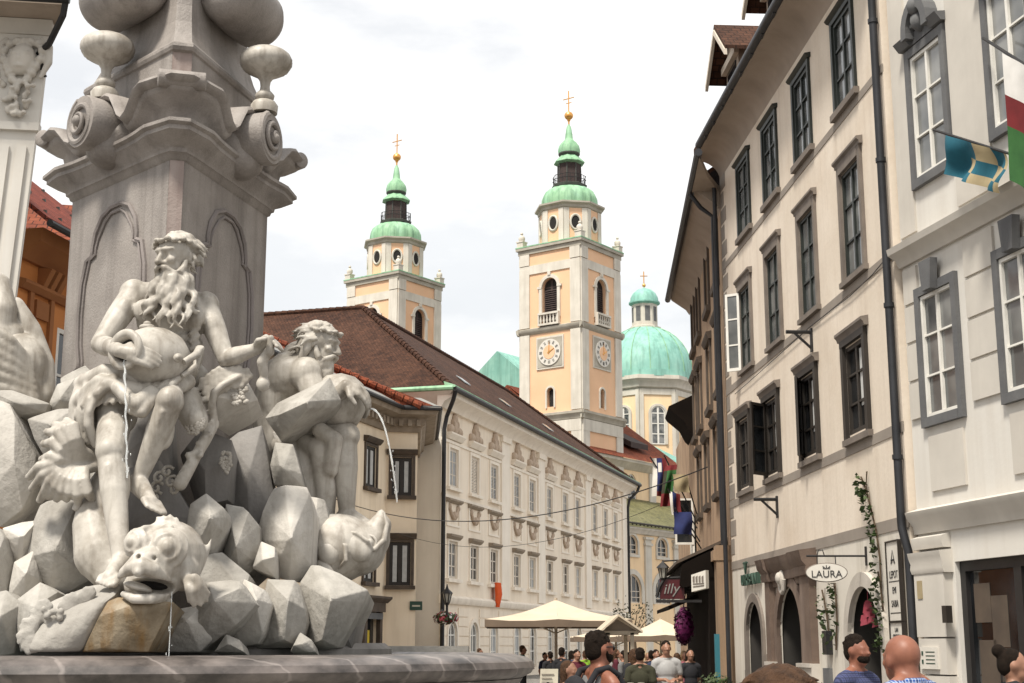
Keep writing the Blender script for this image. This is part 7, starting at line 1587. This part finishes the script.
# street lamp on the palace corner
lc = W(447, 597, 63)
sl_ = thing('street_lamp', lc, 'black lantern on a wall bracket at the near corner of the palace', 'lamp')
m = MB(); m.lathe([(.11, -.24), (.2, .14)], 6, lc); m.build('lamp_glass', M['lampglass'], sl_)
m = MB(); m.lathe([(.26, .14), (.23, .2), (.08, .34), (.05, .42), (.02, .55)], 6, lc); m.lathe([(.04, -.4), (.14, -.24)], 6, lc); m.tube([lc - UPZ * .38, lc - UPZ * 1.0, lc - UPZ * 1.05 + Vector((-.3, .3, 0)), P.p(.3, lc.z - 1.0, .05)], .06, 6); m.tube([lc - UPZ * 1.0 , lc - UPZ * .8 + Vector((-.4, .5, 0)), P.p(.3, lc.z - .4, .05)], .04, 6)
for i in range(6): a = i * math.pi / 3; m.tube([lc + Vector((.11 * math.cos(a), .11 * math.sin(a), -.24)), lc + Vector((.2 * math.cos(a), .2 * math.sin(a), .14))], .03, 5)
m.build('lamp_frame', M['dark_metal'], sl_)
def flowers(c, r_, label, keys):
    rt = thing('flower_basket', c, label, 'flowers'); V = {}
    for i in range(360):
        d = Vector((random.gauss(0, 1), random.gauss(0, 1), random.gauss(0, .6))).normalized(); q = c + Vector((d.x * r_, d.y * r_, d.z * r_ * .55)) * random.uniform(.7, 1.05); s = r_ * random.uniform(.08, .15); a = d.orthogonal().normalized(); b = d.cross(a)
        V.setdefault(random.choice(keys), MB()).poly(q - a * s, q - b * s, q + a * s + d * s * .5, q + b * s)
    for kx, mb in V.items(): mb.build('foliage' if kx == 'leaf' else 'petals', M[kx], rt)
    m = MB(); m.lathe([(r_ * .3, -r_ * .5), (r_ * .7, 0)], 12, c); m.build('basket', M['stem'], rt)
flowers(W(446, 618, 63.5), .55, 'basket of red and white flowers under the palace corner lamp', ['leaf', 'leaf', 'red_cloth', 'pink', 'white_cloth'])
tr_ = thing('small_tree', (W(634, 650, 75).x, 75, 0), 'small sparse dry leaved tree rising behind the parasols', 'tree')
c0 = W(634, 621, 75); m = MB(); m.tube([(c0.x, 75, 0), (c0.x + .05, 75, 1.5), (c0.x, 75, 2.6)], [.09, .07, .04], 8)
tips = []
for i in range(9): a = i * .7; e = c0 + Vector((.75 * math.cos(a), .6 * math.sin(a), .1 + .55 * math.sin(i * 2.1))); m.tube([(c0.x, 75, 1.9 + .08 * i), e.lerp(Vector((c0.x, 75, 2.2)), .4), e], [.035, .025, .01], 5); tips.append(e)
m.build('trunk', M['stem'], tr_); m = MB()
for i in range(300): e = random.choice(tips) + Vector((random.gauss(0, .22), random.gauss(0, .22), random.gauss(0, .2))); s = random.uniform(.05, .1); a = Vector((random.gauss(0, 1), random.gauss(0, 1), random.gauss(0, 1))).normalized(); b = a.orthogonal().normalized(); m.poly(e - a * s, e + b * s * .6, e + a * s, e - b * s * .6)
m.build('crown', M['cloth_olive'], tr_)

# ------------------------------------------------------------------ people
def face_prims(m, cx, cy, cz, s=1.0):
    m.ell((cx, cy + .012 * s, cz + .012 * s), (.077 * s, .096 * s, .102 * s)); m.ell((cx, cy - .028 * s, cz - .062 * s), (.055 * s, .062 * s, .062 * s)); m.ell((cx, cy + .03 * s, cz - .05 * s), (.064 * s, .062 * s, .06 * s)); m.cap((cx, cy - .088 * s, cz + .01 * s), (cx, cy - .108 * s, cz - .022 * s), .010 * s, .016 * s)
    for k_ in (-1, 1): m.cap((cx + .012 * k_, cy - .086 * s, cz + .022 * s), (cx + .045 * k_, cy - .075 * s, cz + .022 * s), .010 * s, .009 * s); m.ell((cx + .077 * s * k_, cy + .012 * s, cz - .005 * s), (.012 * s, .022 * s, .033 * s)); m.ell((cx + .03 * k_ * s, cy - .07 * s, cz - .02 * s), (.026 * s, .022 * s, .024 * s))
    m.cap((cx - .02 * s, cy - .086 * s, cz - .058 * s), (cx + .02 * s, cy - .086 * s, cz - .058 * s), .008 * s, .008 * s)
def body_prims(m, pose='stand', wide=1.0, drop=0):
    w = wide; face_prims(m, 0, -.01 - drop * .9, 1.635 - drop)
    if drop: m.ell((0, .012 - drop * .9, 1.66 - drop), (.084, .1, .098)); m.cap((0, .03, 1.42), (0, .02 - drop * .6, 1.56 - drop), .07, .066)
    if drop:
        for k_ in (-1, 1): m.ell((.084 * k_, .0 - drop * .9, 1.62 - drop), (.012, .026, .038))
    m.cap((0, .014, 1.43), (0, .004, 1.57), .062 * (.4 + .6 * w), .055 * (.4 + .6 * w)); m.cap((-.06, .02, 1.475), (-.16 * w, .014, 1.415), .045, .05); m.cap((.06, .02, 1.475), (.16 * w, .014, 1.415), .045, .05); m.ell((0, 0, 1.27), (.165 * w, .108 * w, .19)); m.cap((-.155 * w, .01, 1.40), (.155 * w, .01, 1.40), .058, .058); m.ell((0, 0, 1.08), (.142 * w, .1 * w, .17)); m.ell((0, .012, .94), (.16 * w, .112 * w, .12))
    P_ = {}
    for k_ in (-1, 1):
        kn = (.1 * k_, -.015, .5); an = (.105 * k_, .03, .09)
        if pose == 'walk': kn = (.1 * k_, -.12 * k_ - .03, .5); an = (.1 * k_, -.16 * k_ + (.1 if k_ < 0 else 0), .1)
        m.cap((.085 * k_, .005, .9), kn, .085, .055); m.cap(kn, an, .054, .037); m.ell(((kn[0] + an[0]) / 2, (kn[1] + an[1]) / 2 + .025, .36), (.045, .05, .11)); m.cap((an[0], an[1] + .01, .05), (an[0] + .012 * k_, an[1] - .15, .035), .042, .032)
        sh = Vector((.185 * w * k_, .012, 1.39)); el_ = Vector((.235 * w * k_, .04, 1.10)); wr = Vector((.235 * w * k_, -.06, .87))
        if pose == 'hold': el_ = Vector((.23 * w * k_, .03, 1.12)); wr = Vector((.1 * k_, -.2, 1.12))
        if pose == 'walk': el_ = Vector((.235 * w * k_, .04 + .05 * k_, 1.1)); wr = Vector((.235 * w * k_, -.06 + .1 * k_, .88))
        m.cap(sh, el_, .05, .04); m.cap(el_, wr, .039, .027); d = (wr - el_).normalized(); hand(m, wr, d, Vector((-k_, -.2, 0)) if pose != 'hold' else Vector((0, 0, -1)), .3, .95, 1)
        P_[k_] = (sh, el_, wr, kn, an)
    return P_
ZERO = {'x': 0}
def make_person(name, pose, skin, hairm, topm, legm, label, group=None, sleeve=.55, wide=1.0, hair='short', legs='long', shoes='cloth_black', tank=False, drop=0):
    rt = thing(name, (0, 0, 0), label, 'person', group)
    m = MB(); P_ = body_prims(m, pose, wide, drop); sculpt(m, 'body', M[skin], rt, .0125, 3)
    w = wide; m = MB(); g_ = .014
    m.ell((0, 0, 1.27), (.165 * w + g_, .108 * w + g_, .185)); m.ell((0, .002, 1.08), (.145 * w + g_, .102 * w + g_, .2)); m.ell((0, .012, .95), (.162 * w + g_, .112 * w + g_, .13))
    if not tank:
        m.cap((-.155 * w, .01, 1.40), (.155 * w, .01, 1.40), .058 + g_, .058 + g_)
        for k_ in (-1, 1): m.cap((.055 * k_, .022, 1.462), (.16 * w * k_, .014, 1.415), .05, .062)
        if drop: m.ell((0, .03, 1.43), (.085, .075, .07))
        m.tube([(.068 * math.cos(t_ * .5236), .016 + .062 * math.sin(t_ * .5236), 1.478 + .012 * math.sin(t_ * .5236)) for t_ in range(13)], .016, 6)
    else:
        for k_ in (-1, 1): m.chain([(.1 * k_, -.09, 1.3), (.105 * k_, -.03, 1.445), (.1 * k_, .06, 1.43), (.08 * k_, .1, 1.3)], [.03, .024, .026, .03])
    for k_ in (-1, 1):
        sh, el_, wr, kn, an = P_[k_]
        if sleeve and not tank:
            t = min(sleeve, 1.0); e = sh.lerp(el_, t); m.cap(sh, e, .05 + g_ + .004, .042 + g_ + .008)
            if sleeve > 1: m.cap(el_, el_.lerp(wr, sleeve - 1), .041 + g_, .032 + g_)
    sculpt(m, 'shirt', M[topm], rt, .0125, 3)
    m = MB(); m.ell((0, .012, .93), (.163 * w + .008, .114 * w + .008, .11))
    for k_ in (-1, 1):
        kn, an = Vector(P_[k_][3]), Vector(P_[k_][4]); m.cap((.085 * k_, .005, .9), kn, .096, .07)
        if legs == 'long': m.cap(kn, an.lerp(kn, .05), .068, .056)
    sculpt(m, 'trousers', M[legm], rt, .0145, 3)
    m = MB()
    for k_ in (-1, 1): an = Vector(P_[k_][4]); m.cap((an.x, an.y + .015, .05), (an.x + .012 * k_, an.y - .165, .04), .05, .042); m.box((an.x + .006 * k_, an.y - .07, .012), (.09, .27, .024))
    m.build('shoe', M[shoes], rt, 60)
    m = MB(); m.ell((0, .022, 1.668), (.08, .096, .095))
    if hair == 'long': m.ell((0, .06, 1.6), (.085, .06, .13)); m.ell((0, .075, 1.48), (.08, .04, .12)); m.cap((-.07, .02, 1.64), (-.078, .03, 1.48), .03, .025); m.cap((.07, .02, 1.64), (.078, .03, 1.48), .03, .025)
    if hair == 'bun': m.ell((0, .1, 1.74), (.05, .05, .05)); m.ell((0, .05, 1.64), (.08, .07, .09))
    if hair == 'short':
        m.ell((0, .045, 1.63), (.078, .065, .085))
        for k_ in range(40): a = random.uniform(0, 6.28); e = random.uniform(.2, 1.4); m.ell((.078 * math.cos(a) * math.cos(e), .022 + .092 * math.sin(a) * math.cos(e), 1.672 + .09 * math.sin(e)), (.016, .016, .014), None, 6, 5)
    if hair != 'bald': sculpt(m, 'hair', M[hairm], rt, .009, 1)
    m = MB()
    for k_ in (-1, 1): m.ell((.028 * k_, -.088, 1.637), (.011, .007, .007), None, 8, 6)
    m.build('eye', M['ink'], rt, 80)
    return rt
def place(rt, px, ytop, Y, head, hgt=1.77):
    c = W(px, ytop, Y); s = c.z / 1.775 if hgt is None else hgt / 1.775
    rt.location = (c.x, Y, 0); rt.rotation_euler = (0, 0, R(head)); rt.scale = (s, s, s); return rt
# man with the backpack, in profile looking right
pa_ = place(make_person('person', 'stand', 'skin_tan', 'hair_dark', 'cloth_grey', 'cloth_denim', 'man with dark hair, sunglasses and grey tank top standing in profile with a backpack', wide=1.12, tank=True), 599, 629, 10.3, 118, None)
def on_person(rt, mb, name, m, parent=True, sharp=60):
    return mb.build(name, M[m], rt, sharp)
m = MB()
for k_ in (-1, 1): m.ell((.033 * k_, -.097, 1.642), (.026, .008, .02), None, 12, 8); m.tube([(.056 * k_, -.09, 1.65), (.08 * k_, -.02, 1.65), (.078 * k_, .015, 1.642)], .004, 5)
m.tube([(-.01, -.1, 1.648), (.01, -.1, 1.648)], .004, 5); on_person(pa_, m, 'sunglasses', 'black')
m = MB(); m.ell((0, -.05, 1.575), (.06, .058, .05)); m.cap((-.07, -.01, 1.62), (-.05, -.05, 1.575), .014, .014); m.cap((.07, -.01, 1.62), (.05, -.05, 1.575), .014, .014); o_b = sculpt(m, 'beard', M['hair_dark'], pa_, .009, 1)
def backpack(rt, label, m1, w=.16):
    bp_ = thing('backpack', (0, 0, 0), label, 'backpack'); m = MB(); m.ell((0, .2, 1.2), (w, .1, .23)); m.ell((0, .235, 1.1), (w * .75, .085, .12)); sculpt(m, 'bag', M[m1], bp_, .014, 3)
    m = MB()
    for k_ in (-1, 1): m.chain([(.1 * k_, .15, 1.36), (.112 * k_, .09, 1.455), (.118 * k_, .0, 1.475), (.118 * k_, -.09, 1.42), (.125 * k_, -.14, 1.3), (.15 * k_, -.1, 1.12), (.14 * k_, .08, 1.02)], [.022] * 7, 8)
    m.build('strap', M[m1], bp_, 60); bp_.location = rt.location; bp_.rotation_euler = rt.rotation_euler; bp_.scale = rt.scale * 1.02
backpack(pa_, 'black backpack worn by the man in the grey tank top', 'cloth_black')
pb_ = place(make_person('person', 'stand', 'skin_tan', 'hair_dark', 'plaid_blue', 'cloth_denim', 'bald man in a blue and white checked shirt seen from behind in the right foreground', hair='bald', wide=.92, sleeve=1.0, drop=.045), 905, 629, 7.3, 205, None); pb_.scale *= 1.02

pc_ = place(make_person('person', 'stand', 'skin_tan', 'hair_dark', 'plaid_navy', 'cloth_denim', 'dark haired bearded man in a dark blue checked shirt before the arched doorway', wide=1.05, sleeve=.9), 856, 633, 11.3, 40, None)
m = MB(); m.ell((0, -.055, 1.575), (.058, .055, .046)); sculpt(m, 'beard', M['hair_dark'], pc_, .009, 1)
m = MB(); m.tube([(.16, .06, 1.44), (.05, -.13, 1.3), (-.1, -.135, 1.1), (-.19, -.05, .98)], .018, 6); on_person(pc_, m, 'shoulder_strap', 'cloth_black')
pd_ = place(make_person('person', 'stand', 'skin', 'hair_brown', 'cloth_wine', 'cloth_navy', 'person whose windswept brown hair just shows at the bottom edge before the stone portal', hair='long'), 778, 661, 3.3, 175, None)
m = MB(); m.ell((0, .03, 1.67), (.088, .1, .1)); m.ell((0, .06, 1.6), (.1, .075, .12)); m.ell((0, .07, 1.5), (.11, .06, .12))
for k_ in range(70):
    a = random.uniform(0, 6.28); e = random.uniform(-.6, 1.4); c = Vector((.09 * math.cos(a) * math.cos(e), .03 + .1 * math.sin(a) * math.cos(e), 1.665 + .098 * math.sin(e))); t_ = Vector((-math.sin(a) + random.uniform(-.5, .5), math.cos(a), -.5)).normalized(); curl(m, c, t_, random.uniform(.07, .13), .008, .011, 7, random.uniform(0, 6), tuple(c - Vector((0, 0, 1.6))))
sculpt(m, 'loose_hair', M['hair_brown'], pd_, .007, 1)
pe_ = place(make_person('person', 'stand', 'skin', 'hair_dark', 'cloth_white', 'cloth_navy', 'woman in a white top with tied up dark hair at the lower right edge', hair='bun', sleeve=.7, wide=.92), 1012, 646, 10.0, 75, None)
backpack(pe_, 'black backpack on the woman in white at the lower right edge', 'cloth_black', .14)

# the crowd between the parasols: three built figures, copied with other clothes
pr1 = make_person('person', 'stand', 'skin', 'hair_dark', 'cloth_black', 'cloth_navy', 'x', 'people crowding the street')
pr2 = make_person('person', 'walk', 'skin', 'hair_brown', 'cloth_white', 'cloth_denim', 'x', 'people crowding the street', hair='long', wide=.9)
pr3 = make_person('person', 'hold', 'skin', 'hair_dark', 'cloth_grey', 'cloth_black', 'x', 'people crowding the street', wide=1.05)
used = set()
crowd = [  # figure, px, top of head, distance, heading, shirt, hair, label
    (3, 666, 640, 24, 5, 'cloth_white', 'hair_dark', 'man in a white shirt with backpack straps walking towards the camera beside the flowers'),
    (1, 640, 647, 22, 170, 'cloth_olive', 'hair_dark', 'person in an olive top with back turned, left of the man in white shirt'),
    (2, 633, 648, 26, 200, 'cloth_black', 'hair_brown', 'long haired person in black walking away behind the cafe table'),
    (1, 656, 649, 30, 20, 'cloth_navy', 'hair_dark', 'person in dark navy in the crowd just left of the man in white shirt'),
    (2, 684, 650, 33, 30, 'cloth_pink', 'hair_fair', 'fair haired person in pink at the edge of the dark cafe front'),
    (2, 677, 652, 29, 160, 'cloth_tan', 'hair_brown', 'person in tan jacket below the magenta flowers'),
    (2, 569, 659, 15, 60, 'cloth_white', 'hair_brown', 'woman in a white top sitting low behind the menu board'),
    (1, 562, 647, 33, 150, 'cloth_black', 'hair_dark', 'person in black under the left side of the large parasol'),
    (3, 577, 649, 30, 30, 'cloth_wine', 'hair_dark', 'person in a wine red top under the large parasol'),
    (1, 585, 650, 36, 200, 'cloth_green', 'hair_brown', 'person in a bright green top under the large parasol'),
    (2, 616, 648, 34, 90, 'cloth_wine', 'hair_brown', 'long haired person in dark red right of the gabled stall post'),
    (1, 623, 650, 31, 240, 'cloth_grey', 'hair_dark', 'person in grey standing right beside the gabled stall'),
    (3, 523, 645, 40, 100, 'cloth_teal', 'hair_brown', 'person with a teal green top left of the large parasol pole'),
    (1, 448, 652, 55, 180, 'cloth_black', 'hair_brown', 'head of a person passing below the palace corner lamp'),
    (1, 465, 647, 48, 150, 'cloth_black', 'hair_dark', 'head of a dark haired person showing over the basin rim below the second palace doorway'),
    (3, 480, 648, 50, 90, 'cloth_navy', 'hair_brown', 'head of a brown haired person over the basin rim left of the large parasol'),
    (1, 545, 652, 42, 40, 'cloth_navy', 'hair_dark', 'person in navy at the left corner of the parasol shade'),
    (2, 648, 652, 38, 0, 'cloth_tan', 'hair_fair', 'fair haired person in tan further back in the crowd'),
    (1, 610, 653, 44, 20, 'cloth_white', 'hair_dark', 'person in white far back behind the gabled stall'),
    (3, 593, 652, 42, 10, 'cloth_black', 'hair_dark', 'person in black far back beneath the parasol'),
    (1, 550, 651, 37, 200, 'cloth_black', 'hair_dark', 'person in black beside the pole of the large parasol'),
    (2, 572, 650, 38, 100, 'cloth_navy', 'hair_dark', 'long haired person in navy deep under the large parasol'),
    (1, 629, 652, 40, 30, 'cloth_black', 'hair_dark', 'person in black far behind the cafe table glasses'),
    (3, 651, 650, 33, 180, 'cloth_black', 'hair_dark', 'broad person in black with back turned behind the man in white shirt'),
    (2, 690, 648, 27, 10, 'cloth_black', 'hair_dark', 'long haired person in black hugging the dark cafe front'),
    (1, 661, 653, 44, 150, 'cloth_wine', 'hair_brown', 'person in wine red far down the street under the small cream parasol'),
    (2, 409, 653, 60, 90, 'cloth_black', 'hair_dark', 'head of a person at the foot of the ochre corner house beside the street sign'),
    (1, 421, 654, 57, 200, 'cloth_black', 'hair_brown', 'head of a person between the ochre corner house and the black downpipe'),
]
for kx, px, yt, Y, hd_, shirt, hr, lab in crowd:
    src = (pr1, pr2, pr3)[kx - 1]
    o = src if kx not in used else dup(src); used.add(kx)
    o['label'] = lab; place(o, px, yt, Y, hd_, None)
    for ch_ in o.children if False else kids(o):
        nm = ch_.name.split('.')[0]
        if nm in ('shirt', 'hair'):
            ch_.material_slots[0].link = 'OBJECT'; ch_.material_slots[0].material = M[shirt if nm == 'shirt' else hr]
